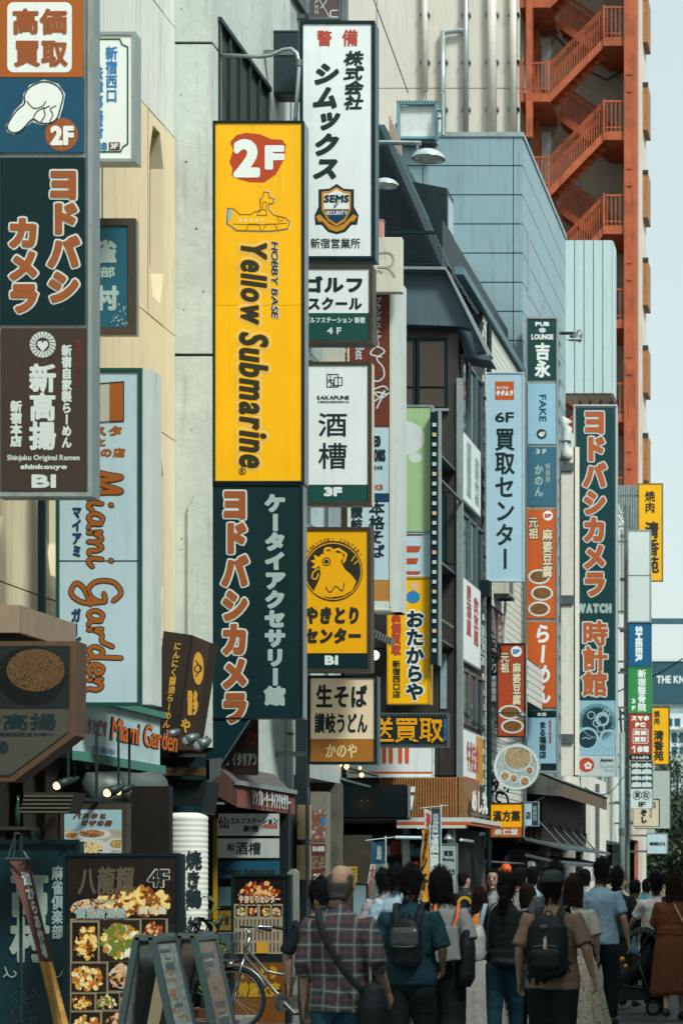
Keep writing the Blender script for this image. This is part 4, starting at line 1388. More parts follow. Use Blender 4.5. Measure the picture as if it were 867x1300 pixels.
def led(mb, txt, x0, y0, x1, y1, s, step=1.65, r=.62):
 g_ = layout(txt, 'h')
 xs_ = [p[0] for q_, _, _ in g_ for p in q_]
 ys_ = [p[1] for q_, _, _ in g_ for p in q_]
 ax, bx, ay, by = min(xs_), max(xs_), min(ys_), max(ys_)
 tris = []
 for q_, fs, _ in g_:
  for f in fs:
   for i in range(1, len(f) - 1):
    tr = [q_[f[0]], q_[f[i]], q_[f[i + 1]]]
    tr = [((p[0] - ax) / (bx - ax) * (x1 - x0) + x0, y1 - (p[1] - ay) / (by - ay) * (y1 - y0)) for p in tr]
    tris.append(tr)
 hit = set()
 for tr in tris:
  m0, m1 = min(p[0] for p in tr) - .5, max(p[0] for p in tr) + .5
  n0, n1 = min(p[1] for p in tr) - .5, max(p[1] for p in tr) + .5
  (ax_, ay_), (bx_, by_), (cx_, cy_) = tr
  for i in range(int((m0 - x0) / step), int((m1 - x0) / step) + 1):
   for j in range(int((n0 - y0) / step), int((n1 - y0) / step) + 1):
    for ox, oy in ((0, 0), (.3, 0), (-.3, 0), (0, .3), (0, -.3)):
     px, py = x0 + (i + ox * 1.1) * step, y0 + (j + oy * 1.1) * step
     d1 = (px - bx_) * (ay_ - by_) - (ax_ - bx_) * (py - by_)
     d2 = (px - cx_) * (by_ - cy_) - (bx_ - cx_) * (py - cy_)
     d3 = (px - ax_) * (cy_ - ay_) - (cx_ - ax_) * (py - ay_)
     if (d1 >= 0) == (d2 >= 0) == (d3 >= 0):
      hit.add((i, j))
 for (i, j) in hit:
  mb.pbox(x0 + i * step - r, y0 + j * step - r, x0 + i * step + r, y0 + j * step + r, s, .02, -.006)
q = MB()
led(q, '送買取', 469, 911, 562, 942, s)
t.part('bulb', q, M('bulb_amber', 'E0A21A', .4, emit=.35), kind='stuff')
q = MB()
for i in range(20):
 for yy in (908.6, 945.5):
  q.pbox(486 + i * 4.2, yy - .5, 487 + i * 4.2, yy + .5, s, .015, -.004)
t.part('rivet', q, ALU, kind='stuff')
t.part('blue_print', letters(MB(), '出張宅配', 563, 912, 566.5, 940, s, -.011, 'v', .2), BLUEL)
t = sign('orange_stripe_sign', 'white sign with four orange vertical bars and an orange base line', 'sign', (440, 946, 550.5, 987), .0135, T=.1, frame=WHITE, fw=1.2, panels=[(442, 948, 549, 985.5, WHITE)], wall=None)
q = MB()
for px in (484.5, 493, 505, 513.5):
 fill(q, [(px, 949)] + [(px + 5.4, 949)] + [(px + 2.7 + 2.7 * math.cos(a), 966 + 4 * math.sin(a)) for a in [k * math.pi / 8 for k in range(9)]], .0135, -.0115)
fill(q, [(443, 979.5), (548, 979.5), (548, 982), (443, 982)], .0135, -.0115)
t.part('bar_print', q, M('print_orange', 'D4622B', .5))
t.part('bracket', MB().pbox(460, 955, 500, 958, .0135, 1.4, .1), STEEL)
def side_sign(name, label, X, Y0, Y1, z0, z1, mt, prints=(), T=.12, frame=ALU):
 t = Thing(name, label, 'sign', (X - T / 2, (Y0 + Y1) / 2, z0))
 t.part('housing', MB().box(X - T, X - .01, Y0, Y1, z0, z1), frame)
 t.part('panel', MB().box(X - .01, X, Y0 + .03, Y1 - .03, z0 + .03, z1 - .03), mt)
 for (nm, a, b_, c_, d_, m_) in prints:
  q = MB()
  dy, dz = Y1 - Y0, z1 - z0
  q.quad((X + .004, Y0 + a * dy, z0 + c_ * dz), (X + .004, Y0 + b_ * dy, z0 + c_ * dz), (X + .004, Y0 + b_ * dy, z0 + d_ * dz), (X + .004, Y0 + a * dy, z0 + d_ * dz))
  t.part(nm, q, m_)
 return t
def side_text(t, txt, X, Y0, Y1, z0, z1, mt, mode='v', bold=.0):
 m = letters(MB(), txt, 0, 0, 100, 100, 1.0, 0, mode, bold)
 A = at(0, 100, 1.0)
 o = []
 for v in m.v:
  u, w_ = (v[0] - A.x) / 100, (v[2] - A.z) / 100
  o.append((X + .005 + (F - v[1]) * .8, Y0 + u * (Y1 - Y0), z0 + w_ * (z1 - z0)))
 m.v = o
 t.part('lettering', m, mt)
X_ = -6.62
t = side_sign('wall_sign', 'white sign with dim print high on the street side of the corner building', X_, 39.3, 41.2, 8.35, 9.6, WHITE)
side_text(t, '個室居酒屋', X_, 39.6, 40.1, 8.5, 9.5, GREYT, 'v', .5)
side_text(t, '全席完備', X_, 40.5, 41.0, 8.5, 9.4, GREYT, 'v', .5)
t = side_sign('wall_sign', 'white sign with faded red print in the middle of the corner building street side', X_, 39.3, 41.2, 5.5, 7.0, WHITE)
side_text(t, '居酒屋', X_, 39.6, 40.1, 6.0, 6.9, RED, 'v', 1.2)
side_text(t, '飲放題', X_, 40.4, 40.9, 5.9, 6.8, RED, 'v', 1.2)
side_text(t, '宴会', X_, 41.1, 41.7, 5.6, 6.4, GREYT, 'v', .8)
t = side_sign('wall_sign', 'white and orange sign low on the corner of the corner building', X_, 39.3, 41.5, 3.35, 4.3, WHITE, [('stripe_print', .62, .97, .05, .95, MUSTARD), ('red_line', .02, .6, .05, .1, RED)])
side_text(t, '牛丼定食', X_, 39.6, 40.9, 3.55, 4.1, RED, 'h', 1.5)
t = side_sign('wall_sign', 'small dark box sign on the brick wall beside the corner windows', -6.52, 41.6, 41.75, 6.95, 7.25, DTEAL, T=.18, frame=DTEAL)
s = .0149
t = sign('camera_buyback_sign', 'pale blue sixth-floor buyback sign with an orange square logo', 'sign', (617, 472.5, 664.5, 738), s, T=.2, frame=PALE, fw=1.4, side=ALU,
 panels=[(618.5, 474, 663, 736.5, M('sign_sky_pale', 'A9CCDA', .45, var=.04, streak=.05))],
 texts=[('6F', 628, 523, 652, 536, 'h', BLACK, .5), ('買取センター', 628, 544, 653, 722, 'v', BLACK, .7)])
t.part('logo_square', fill(MB(), [(628, 484), (652, 484), (652, 507.5), (628, 507.5)], s, -.0122), ORBR)
t.part('lettering', letters(MB(), 'カメラの', 630, 490, 645, 494, s, -.009, 'h', .2, .1), WHITE)
t.part('lettering', letters(MB(), 'キタムラ', 629.5, 495, 651, 502.5, s, -.009, 'h', .6, .2), WHITE)
s = .01685
t = sign('pub_column_sign', 'tall column sign of stacked panels with a green pub panel on top', 'sign', (666, 402, 708.5, 981), s, T=.28, frame=ALU, fw=2.6, side=M('housing_grey', '8C9A9A'),
 panels=[(669.5, 405, 705.5, 482, M('print_green_dark', '0B3F3A', .45, var=.06)), (669.5, 487, 705.5, 563.5, SKYB), (669, 567, 705, 642, M('sign_slate_teal', '33667A', .45, var=.1)),
   (668.5, 646.5, 704.5, 785, ORBR), (668.5, 789.5, 705, 898, ORBR), (669, 902, 706, 978, SKYB)],
 texts=[('PUB', 679, 408.5, 697, 414, 'h', WHITE, .5), ('LOUNGE', 674, 424, 702, 431, 'h', WHITE, .4), ('吉永', 678.5, 435, 698, 479, 'v', WHITE, .9), ('FAKE', 684, 501, 693, 535, 'r', NAVY, .3),
  ('3 F', 680, 570, 693, 576, 'h', OUTL, .3), ('かのん', 678, 590, 689, 630, 'v', GREYT, .4), ('倶楽部', 692, 588, 698, 612, 'v', GREYT, .1),
  ('元祖', 670.5, 657, 683, 684, 'v', CREAMS, .4, BLACK, .8), ('麻婆豆腐', 688, 671, 701, 733, 'v', CREAMS, .5, BLACK, .8), ('らーめん', 678, 793, 699, 893, 'v', WHITE, 1.0, None, 0, .1),
  ('食堂', 681, 904.5, 693, 909, 'h', OUTL, .2), ('まる福商店', 684, 916, 693, 963, 'v', BLACK, .4), ('新宿名物酒場', 696, 914, 699.5, 944, 'v', RED, .1)])
t.part('round_badge', fill(MB(), circ(687, 551, 6.5, 18), s, -.0122), BLACK)
t.part('lettering', letters(MB(), '4F', 683, 548, 691.5, 554.5, s, -.009, 'h', .3), WHITE)
t.part('flower_mark', fill(MB(), circ(688, 419, 4.6, 10, 3.2), s, -.0122), OUTL)
t.part('dark_band', fill(MB(), [(669.2, 902.2), (705.8, 902.2), (705.8, 911), (669.2, 911)], s, -.0130).poly([tuple(Vector(at(px, py, s)) + Vector((0, .0130, 0))) for px, py in ((669.2, 969), (705.8, 969), (705.8, 978), (669.2, 978))]), TEAL)
e = t.part('red_disc', fill(MB(), circ(695, 654.5, 6.3, 16), s, -.0122), WHITE)
t.part('lettering', letters(MB(), 'SP', 690.5, 652, 699.5, 657.5, s, -.009, 'h', .4), RED)
FOODR = Mphoto('food_dark', ['120C0A', '3A1A10', '8A4A20', '2A3A20', 'B07A40'], 40, 1)
for k, (cx_, cy_) in enumerate(((684, 732), (687.5, 753), (684, 773))):
 e = t.part('bowl_print', fill(MB(), circ(cx_, cy_, 14, 24, 9.5), s, -.0118 + k * .0006), OUTL)
 t.part('food_print', fill(MB(), circ(cx_, cy_, 11.5, 20, 7.2), s, -.0100 + k * .0006), FOODR, parent=e)
q = MB()
for i in range(22):
 zz_ = at(0, 430 + i * 25, s).z
 cc = at(708.5, 0, s)
 q.prism([(cc.x + .002, cc.y + .1, zz_), (cc.x + .04, cc.y + .1, zz_ - .1), (cc.x + .04, cc.y + .1, zz_ - .16), (cc.x + .002, cc.y + .1, zz_ - .06)], (0, .1, 0))
t.part('louvre', q, STEEL, kind='stuff')
s = .0153
t = sign('tofu_sign', 'red-brown tofu dish sign with two bowls, left of the tall column', 'sign', (630.5, 816.5, 667, 936), s, T=.22, frame=DTEAL, fw=1.6, side=ALU, panels=[(632, 818, 665.5, 934.5, M('sign_redbrown', 'A8401E', .5, var=.06))],
 texts=[('元祖', 635, 829, 646, 854, 'v', CREAMS, .4, BLACK, .7), ('麻婆豆腐', 650, 841, 661, 895, 'v', CREAMS, .5, BLACK, .7)])
t.part('round_badge', fill(MB(), circ(655, 827, 7, 16), s, -.0122), WHITE)
t.part('lettering', letters(MB(), 'SP', 650.5, 824, 659.5, 830, s, -.009, 'h', .4), BLUEL)
for k, (cx_, cy_) in enumerate(((647, 904), (650, 922))):
 e = t.part('bowl_print', fill(MB(), circ(cx_, cy_, 14.5, 24, 9), s, -.0118 + k * .0006), OUTL)
 t.part('food_print', fill(MB(), circ(cx_, cy_, 12, 20, 6.8), s, -.0100 + k * .0006), FOODR, parent=e)
s = .0152
rs = Thing('round_bowl_sign', 'round sign with a printed ramen bowl in a pale ring', 'sign', tuple(at(655, 1003, s)))
c = at(655.5, 974, s)
q = MB()
n = 40
ringp = [(c.x + 29 * s * math.cos(2 * math.pi * i / n), c.y, c.z + 29.5 * s * math.sin(2 * math.pi * i / n)) for i in range(n)]
rs.part('housing', MB().prism(ringp, (0, .16, 0)), ALU)
rs.part('rim', MB().ring((c.x, c.y - .02, c.z), 25.5 * s, 29 * s, 40), OUTL)
q = MB().disc((c.x, c.y - .012, c.z), 25.6 * s, 36)
rs.part('panel', q, M('plate_print', 'A7B6B4', .4, var=.35, scale=12))
bo = rs.part('bowl_print', fill(MB(), circ(657, 962, 19, 24, 13), s, .014), Mphoto('ramen_print', ['1A120C', '5A3A1C', '8A6A48', 'D8C8A0', '3A2A18'], 34, 4))
rs.part('bowl_rim', MB().ring((at(657, 0, s).x, c.y - .0165, at(0, 962, s).z), 16.5 * s, 18 * s, 24), OUTL, parent=bo)
for k, (cx_, cy_, r_) in enumerate(((641, 985, 7), (652, 988, 6), (666, 992, 7.5), (672, 978, 6))):
 e = rs.part('dish_print', fill(MB(), circ(cx_, cy_, r_, 14), s, .015 + .0006 * k), OUTL)
 rs.part('food_print', fill(MB(), circ(cx_, cy_, r_ * .7, 12), s, .019 + .0006 * k), Mphoto('dish_print%d' % k if False else 'dish_print', ['203020', '8A4A30', 'C8B080'], 30, 2), parent=e)
rs.part('bracket', MB().box(-6.72, c.x - .3, c.y + .16, c.y + .22, c.z - .04, c.z + .04), STEEL)
s = .0150
YLIT = M('sign_yellow_lit', 'F0A800', .45, var=.04, emit=.1)
t = sign('medicine_sign', 'yellow and orange herbal medicine sign low beside the slatted shop', 'sign', (621.5, 1019, 664, 1064), s, T=.2, frame=DTEAL, fw=1.4, side=ALU,
 panels=[(623, 1020.5, 662.5, 1050, YLIT), (623, 1050.4, 662.5, 1062.5, M('sign_orange_deep', 'C05A14', .5, var=.05))],
 texts=[('漢方薬', 625, 1029, 660, 1043, 'h', YDARK, .6), ('泉仁堂', 627, 1052, 657, 1060, 'h', OUTL, .5)])
t = sign('shop_sign', 'small pale blue and navy shop sign just right of the yellow medicine sign', 'sign', (665, 1017.5, 683.5, 1049), .0156, T=.15, frame=ALU, fw=1.2, panels=[(666, 1019, 674.5, 1047.5, PALE), (674.5, 1019, 682.5, 1047.5, NAVY)],
 texts=[('店', 667, 1030, 673.5, 1040, 'v', BLACK, .3), ('新宿西', 676, 1023, 681, 1042, 'v', GREYT, .1)])
s = .0200
t = sign('watch_shop_sign', 'tall dark camera shop watch sign with a wristwatch photograph at its foot', 'sign', (727.5, 513.5, 783, 986), s, T=.3, frame=M('frame_pale', 'BCCBCB', .45, metal=.2), fw=1.8, side=M('housing_grey', '8C9A9A'),
 panels=[(731, 517.5, 779.5, 889, M('print_dark_teal', '073B3E', .45, var=.06)), (729.5, 889.4, 781, 959, SKYB), (729.5, 959.4, 781, 984, M('sign_pale_grey', 'B7C6C8', .45, var=.05))],
 texts=[('ヨドバシカメラ', 738.5, 522, 770, 757, 'v', ORANGE, 2.2, OUTL, 1.5), ('WATCH', 731, 766, 776, 778.5, 'h', GREYT, 1.2), ('時計館', 738.5, 788, 771, 884, 'v', ORANGE, 1.2, OUTL, 1.6),
  ('Japan', 761, 962.5, 778, 968, 'h', BLACK, .3), ('Tax-free', 760, 970, 779, 975, 'h', GREYT, .2), ('Shop', 767, 976, 779, 981, 'h', GREYT, .2)])
WD = M('watch_dark', '123A44', .4, var=.3, scale=20)
e = t.part('watch_print', fill(MB(), circ(757, 917, 24.5, 30, 24), s, -.0125), M('watch_ring', '5F93A0', .4, var=.2, scale=15))
t.part('watch_dial', fill(MB(), circ(757, 917, 21, 30, 20.5), s, -.0115), WD, parent=e)
q = MB()
for (cx_, cy_, r0) in ((745, 938, 15), (772, 938, 12), (764, 913, 9)):
 q.ring((at(cx_, 0, s).x, F * s + .0100, at(0, cy_, s).z), (r0 - 3) * s, r0 * s, 24)
t.part('watch_rings', q, M('watch_light', '9FC2C8', .4, var=.2, scale=20), parent=e)
q = MB()
fill(q, circ(745, 938, 11.5, 20), s, -.0092)
t.part('watch_subdial', q, WD, parent=e)
q = MB()
for a in range(40):
 an = 2 * math.pi * a / 40
 stroke(q, [(757 + 18.5 * math.cos(an), 917 + 18.5 * math.sin(an)), (757 + 20.5 * math.cos(an), 917 + 20.5 * math.sin(an))], .8, s, -.0092, smooth=False)
for (cx_, cy_) in ((750, 908), (762, 925), (769, 905), (757, 918)):
 stroke(q, circ(cx_, cy_, 4.5, 14), 1.3, s, -.009, closed=True)
stroke(q, [(739, 938), (743, 936), (748, 938), (752, 935)], 1, s, -.0085)
stroke(q, [(758, 912), (772, 902)], 1.6, s, -.0085, smooth=False)
t.part('watch_works', q, M('watch_light', '9FC2C8'), parent=e)
e = t.part('flower_badge', fill(MB(), circ(744, 971, 10, 24, 9.3), s, -.0122), RED)
q = MB()
for k in range(5):
 an = R(90 + 72 * k)
 fill(q, circ(746 + 3.2 * math.cos(an), 972 - 3.2 * math.sin(an), 1.9, 10), s, -.0105 + .0002 * k)
t.part('petal', q, WHITE, parent=e)
s = .0236
LITW = M('sign_blank_white', 'C9D6D3', .45, var=.04, streak=.05)
t = sign('blank_box_sign', 'blank white two-panel box sign left of the upper yellow barbecue sign', 'sign', (796, 672.5, 826, 790), s, T=.25, frame=ALU, fw=1.6, side=ALU, panels=[(797.5, 674, 824.5, 730, LITW), (797.5, 731.5, 824.5, 788.5, LITW)])
t = sign('salon_sign', 'dark blue sign with a white word running down, under the blank box sign', 'sign', (797, 790.5, 826.5, 846), s, T=.25, frame=NAVY, fw=.8, side=ALU, panels=[(797.8, 791.3, 825.7, 845.2, M('sign_blue', '0F5A86', .45, var=.06))], texts=[('SHEER', 806, 795, 815, 840, 'r', WHITE, .8)])
t = sign('clinic_sign', 'green bone-setting clinic sign with white kanji in the right column', 'sign', (797, 846.5, 826.5, 905), s, T=.25, frame=GREENM, fw=.8, side=ALU, panels=[(797.8, 847.3, 825.7, 904.2, GREENM)],
 texts=[('新宿整骨院', 809, 850, 819.5, 903, 'v', WHITE, .4), ('3', 801.5, 887, 806, 893, 'h', WHITE, .5), ('F', 801.5, 896, 806, 902, 'h', WHITE, .5)])
t = sign('phone_repair_sign', 'rust red phone and computer buyback sign in the right column', 'sign', (798, 905.5, 827, 965.5), s, T=.25, frame=MAROON, fw=.8, side=ALU, panels=[(798.8, 906.3, 826.2, 957.5, M('sign_rust_red', 'A6411F', .5, var=.06)), (798.8, 958, 826.2, 964.7, TEAL)],
 texts=[('スマホ', 801, 908.5, 823.5, 915, 'h', WHITE, .6), ('PC', 806, 917, 819, 923, 'h', WHITE, .7), ('高価', 804.5, 927, 820, 933.5, 'h', WHITE, .4), ('買取', 804.5, 935.5, 820, 942, 'h', WHITE, .4), ('修理', 808, 947, 823, 955, 'h', WHITE, .5), ('じゃんぱら', 802, 959.3, 823, 963.6, 'h', OUTL, .3)])
q = MB()
stroke(q, rrect(803, 925.5, 822, 943.5, 2), .8, s, -.0095, closed=True, smooth=False)
stroke(q, [(802, 950), (805, 947), (805, 955)], 1.6, s, -.0095, smooth=False)
t.part('print_frame', q, WHITE)
t = sign('forest_sign', 'dark green sign packed with white tree kanji above a white buyback panel', 'sign', (799.5, 966, 828.5, 1027), s, T=.25, frame=ALU, fw=.8, side=ALU, panels=[(800.3, 966.8, 827.7, 1001, M('print_green_dark', '0B3F3A')), (800.3, 1001.5, 827.7, 1026.2, LITW)],
 texts=[('木木', 801, 968, 827, 975, 'h', OUTL, .9), ('森森', 801, 976, 827, 983, 'h', OUTL, .9), ('木木', 801, 984.5, 827, 991, 'h', OUTL, .9), ('森森', 801, 992.5, 827, 999.5, 'h', OUTL, .9), ('買', 805, 1006, 812, 1013, 'v', BLACK, .15), ('取', 816, 1006, 823, 1013, 'v', BLACK, .15), ('1F', 810, 1018, 819, 1024.5, 'h', BLACK, .4)])
q = MB()
stroke(q, circ(808.5, 1009.5, 5.4, 16), .7, s, -.0095, closed=True)
stroke(q, circ(819.5, 1009.5, 5.4, 16), .7, s, -.0095, closed=True)
t.part('print_ring', q, BLACK)
s = .0242
t = sign('sushi_sign', 'beige sign with loose black brush writing under the right column', 'sign', (802.5, 1014, 837, 1049.5), s, T=.14, frame=RUST, fw=.9, side=ALU, panels=[(803.4, 1015, 836, 1048.6, CREAMS)], texts=[('おぞし', 812, 1019, 821, 1045, 'v', BLACK, .8), ('新宿', 829, 1018, 832, 1026, 'v', YDARK, .05), ('西口店', 824, 1026, 827, 1038, 'v', YDARK, .05)])
t = sign('upper_barbecue_sign', 'larger upper yellow barbecue restaurant sign hanging against the sky', 'sign', (809.5, 613.5, 841, 738), .0255, T=.22, frame=M('frame_olive', '6A6030', .5), fw=1.2, side=DTEAL, panels=[(810.7, 614.7, 839.8, 736.8, M('sign_yellow_mid', 'E8AE08', .45, var=.05, streak=.05))],
 texts=[('焼肉', 818, 623, 831, 651, 'v', YDARK, .4), ('清香苑', 818, 662, 836, 728, 'v', YDARK, .7)], wall=-7.2)
t = sign('lower_barbecue_sign', 'smaller lower yellow barbecue restaurant sign beside the phone repair sign', 'sign', (826.5, 897, 849.5, 971), .0285, T=.25, frame=DTEAL, fw=1.1, side=DTEAL, panels=[(827.6, 898.1, 848.4, 969.9, M('sign_yellow_mid', 'E8AE08'))],
 texts=[('焼肉', 829.5, 902, 837, 920, 'v', YDARK, .3), ('清香苑', 829, 927, 842, 966, 'v', YDARK, .6)], wall=-7.2)
t = sign('blank_grey_sign', 'blank grey-green box sign behind the beige brush sign', 'sign', (806, 977, 851, 1052.5), .0262, T=.25, frame=RUST, fw=1, side=DTEAL, panels=[(807, 978, 850, 1051.5, M('sign_blank_grey', 'A2B0A6', .5, var=.05))], wall=-7.2)
t = sign('white_box_sign', 'small white box sign with one dark word, lowest at the far right', 'sign', (820.5, 1057.5, 847, 1084), .0255, T=.25, frame=ALU, fw=.8, side=ALU, panels=[(821.3, 1058.3, 846.2, 1083.2, PALE)], texts=[('HIGHKATA', 824, 1069, 844, 1073.5, 'h', BLACK, .4)], wall=-7.2)
mp = Thing('sign_pole', 'steel pole carrying the right column of small signs', 'pole', (at(794.5, 0, .0238).x, F * .0238 + .2, 0))
mp.part('pole', MB().tube([(at(794.5, 0, .0238).x, F * .0238 + .15, 0), (at(794.5, 0, .0238).x, F * .0238 + .15, at(0, 640, .0238).z)], .09, 8), STEEL)
q = MB()
for yy in (680, 735, 800, 850, 905, 960, 1010):
 z = at(0, yy, .0238).z
 q.box(at(786, 0, .0238).x, at(800, 0, .0238).x, F * .0238 + .1, F * .0238 + .16, z - .05, z + .05)
mp.part('clamp', q, STEEL)
fr_ = Thing('roof_frame', 'light steel frame standing on the beige roof left of the yellow sign', 'frame', tuple(at(784, 672, .0245)))
q = MB()
for (a, b_) in (((783, 652), (797, 676)), ((783, 652), (796, 652)), ((797, 640), (797, 680)), ((783, 640), (790, 660)), ((783, 668), (797, 668)), ((784, 640), (784, 672))):
 q.tube([tuple(at(a[0], a[1], .0245)), tuple(at(b_[0], b_[1], .0245))], .04, 5)
fr_.part('tube', q, ALU)
fr_.part('ladder', MB().tube([tuple(at(789, 672, .0247)), tuple(at(789, 780, .0247))], .05, 5).tube([tuple(at(794, 672, .0247)), tuple(at(794, 780, .0247))], .05, 5), ALU)
bm = Thing('arch_beam', 'horizontal blue-grey steel beam crossing the sky from the right column', 'beam', tuple(at(848, 791, .0262)))
a, c = at(825, 785, .0262), at(905, 791.5, .0262)
bm.part('beam', MB().box(a.x, c.x + 4, a.y, a.y + .2, c.z, a.z), M('beam_teal', '3D6B78', .5, metal=.2))
bm.part('flange', MB().box(a.x - .05, a.x + .04, a.y - .05, a.y + .25, c.z - .06, a.z + .06), STEEL)
s = .0058
rp = Thing('ramen_sign', 'dark many-sided ramen sign with a printed bowl, bottom left above the entrance', 'sign', tuple(at(40, 1000, s)))
poly_ = [(-40, 814), (98, 814), (96, 934), (18, 992), (-40, 992)]
rp.part('housing', MB().prism([tuple(at(x, y, s)) for x, y in poly_], (0, .22, 0)), M('housing_bronze', '6A5240', .45, metal=.4, var=.2, streak=.1))  # bronze darkened to carry the shade on the sign
inn = [(-40, 820), (90, 820), (88, 929), (14, 984), (-40, 984)]
RP = Mphoto('ramen_panel', ['14120F', '2A2018', '3A2C1E', '5A4026'], 6, 3)
rp.part('panel', MB().prism([tuple(at(x, y, s) - Vector((0, .012, 0))) for x, y in inn], (0, .01, 0)), M('sign_shaded_cream', '48483F', .5, var=.1))  # cream face with the shade it hangs in put into its colour
rp.part('photo_area', fill(MB(), [(-40, 820), (90, 820), (89, 900), (-40, 900)], s, .014), M('print_black', '151F1E', .5, var=.3))
bo = rp.part('bowl_print', fill(MB(), circ(42, 858, 44, 32, 38), s, .0155), M('bowl_black', '0C1414', .3))
rp.part('soup_print', fill(MB(), circ(47, 851, 37, 30, 27), s, .017), Mphoto('soup_print', ['2A1A0C', '6A4A24', '3A2A18', '7A5A34', '20180F'], 34, 5), parent=bo)
rp.part('lettering', letters(MB(), '新高揚', -30, 906, 73, 927, s, .014, 'h', .8), BLACK)
rp.part('lettering', letters(MB(), '～開業昭和五七年～', -10, 930, 70, 935, s, .014, 'h', .2), BLACK)
rp.part('lettering', letters(MB(), '80', -12, 941, 12, 957, s, .014, 'h', 1.6), BLACK)
cz = Thing('canopy_roof', 'pale metal edged canopy over the ramen entrance, bottom left', 'canopy', tuple(at(20, 800, .0058)))
cz.part('fascia', MB().pbox(-60, 768, 17, 803, .0058, .06), M('fascia_beige', '9C8A74', .5, metal=.2, var=.15, streak=.15))
a = at(17, 768, .0058); c = at(17, 803, .0058)
cz.part('side_fascia', MB().box(a.x, a.x + .05, a.y, a.y + 1.2, c.z, a.z), M('fascia_beige', '9C8A74'))
cz.part('roof', MB().box(at(-60, 0, .0058).x, a.x, a.y + .06, a.y + 1.2, a.z - .06, a.z - .01), DSTEEL)
cz.part('soffit', MB().box(at(-60, 0, .0058).x, a.x, a.y + .06, a.y + 1.2, c.z, c.z + .04), DSTEEL)
X_ = -6.55
Ya, Yb = F * wx(92, X_), F * wx(205, X_)
aw = Thing('cafe_fascia_sign', 'pale cafe fascia sign with big orange script over the left shop', 'sign', (X_, Ya, 2.6))
q = MB()
za, zb_ = 2.75, 3.05
aw.part('housing', MB().box(X_ - .5, X_ - .01, Ya, Yb, 2.62, 3.2), DTEAL)
aw.part('panel', MB().box(X_ - .01, X_, Ya + .04, Yb - .04, 2.68, 3.14), M('cafe_fascia', 'B4D0D2', .4, var=.25, scale=2))
q = MB()
for i in range(60):
 yy = Ya + (Yb - Ya) * i / 60
 q.box(X_ + .002, X_ + .05, yy, yy + (Yb - Ya) / 60 * .6, 2.6, 2.68)
 q.box(X_ + .002, X_ + .05, yy, yy + (Yb - Ya) / 60 * .6, 3.14, 3.2)
aw.part('trim', q, M('trim_green', '4E8378', .5), kind='stuff')
m = letters(MB(), 'Miami Garden', 0, 0, 100, 100, 1.0, 0, 'h', .4, .2)
A = at(0, 100, 1.0)
def place(m, jit=.1, off=.006):
 m.v = [(X_ + off + (F - v[1]) * jit, Ya + 1.0 + (v[0] - A.x) / 100 * 2.0, 2.84 + (v[2] - A.z) / 100 * .21) for v in m.v]
 return m
mo = letters(MB(), 'Miami Garden', -2, -3, 102, 103, 1.0, 0, 'h', 1.6, .2, gb=.4)
aw.part('lettering_outline', place(mo, .1, .003), BLACK)
aw.part('lettering', place(m, .1, .010), M('letter_bright_orange', 'D46A28', .5))
side_text(aw, 'パスタとピザ', X_, Ya + .12, Ya + .9, 2.85, 3.0, RED, 'h', 1.2)
side_text(aw, '営業中', X_, Ya + .5, Ya + 1.1, 2.70, 2.76, BLUEL, 'h', .8)
s = .0080
hb = Thing('hanging_box_sign', 'dark tapered hanging box sign with gold writing near the lantern', 'sign', tuple(at(230, 950, s)))
T_ = .35
front = [(208, 801), (243, 806), (222, 952), (192, 946)]
sidep = [(243, 806), (265, 815), (243, 952), (222, 952)]
hb.part('front_panel', MB().prism([tuple(at(x, y, s)) for x, y in front], (0, .3, 0)), M('box_brown', '2E2620', .5, var=.15))
hb.part('rear_panel', MB().prism([tuple(at(x, y, s) + Vector((0, .06, 0))) for x, y in sidep], (0, .3, 0)), M('box_brown_light', '3E332A', .5, var=.15))
m = letters(MB(), 'にんにく醤油らーめん', 0, 0, 9, 108, s, .006, 'v', .3)
A = at(0, 0, s)
for i, v in enumerate(m.v):
 dz = (A.z - v[2])
 m.v[i] = (v[0] + (222 * s) - dz * .14, v[1], v[2] - 816 * s)
hb.part('lettering', m, GOLD)
em = hb.part('gold_crest', fill(MB(), circ(250, 848, 7, 20, 21), s, -.052), GOLD)
q = MB()
stroke(q, circ(250, 848, 4.5, 14), 1.2, s, -.05, closed=True)
stroke(q, [(247, 838), (253, 848), (247, 858)], 1.2, s, -.05)
hb.part('crest_lines', q, M('box_brown', '2E2620'), parent=em)
q = letters(MB(), '博多', 236, 876, 250, 908, s, -.052, 'h', 1.0)
letters(q, 'や', 228, 912, 240, 930, s, -.0515, 'h', .8)
hb.part('lettering', q, GOLD)
hb.part('bracket', MB().box(-7.0, at(215, 0, s).x, F * s + .1, F * s + .16, at(0, 830, s).z, at(0, 823, s).z), DSTEEL)
WARM = M('lamp_warm', 'FFD9A0', .4, emit=4, emcol='FFC070')
COOLL = M('tube_cool', 'D8F0F4', .4, emit=.12, emcol='C8E8F0')
LAMPG = M('lamp_glass', 'DDE6E2', .15, var=.05, spec=.9)
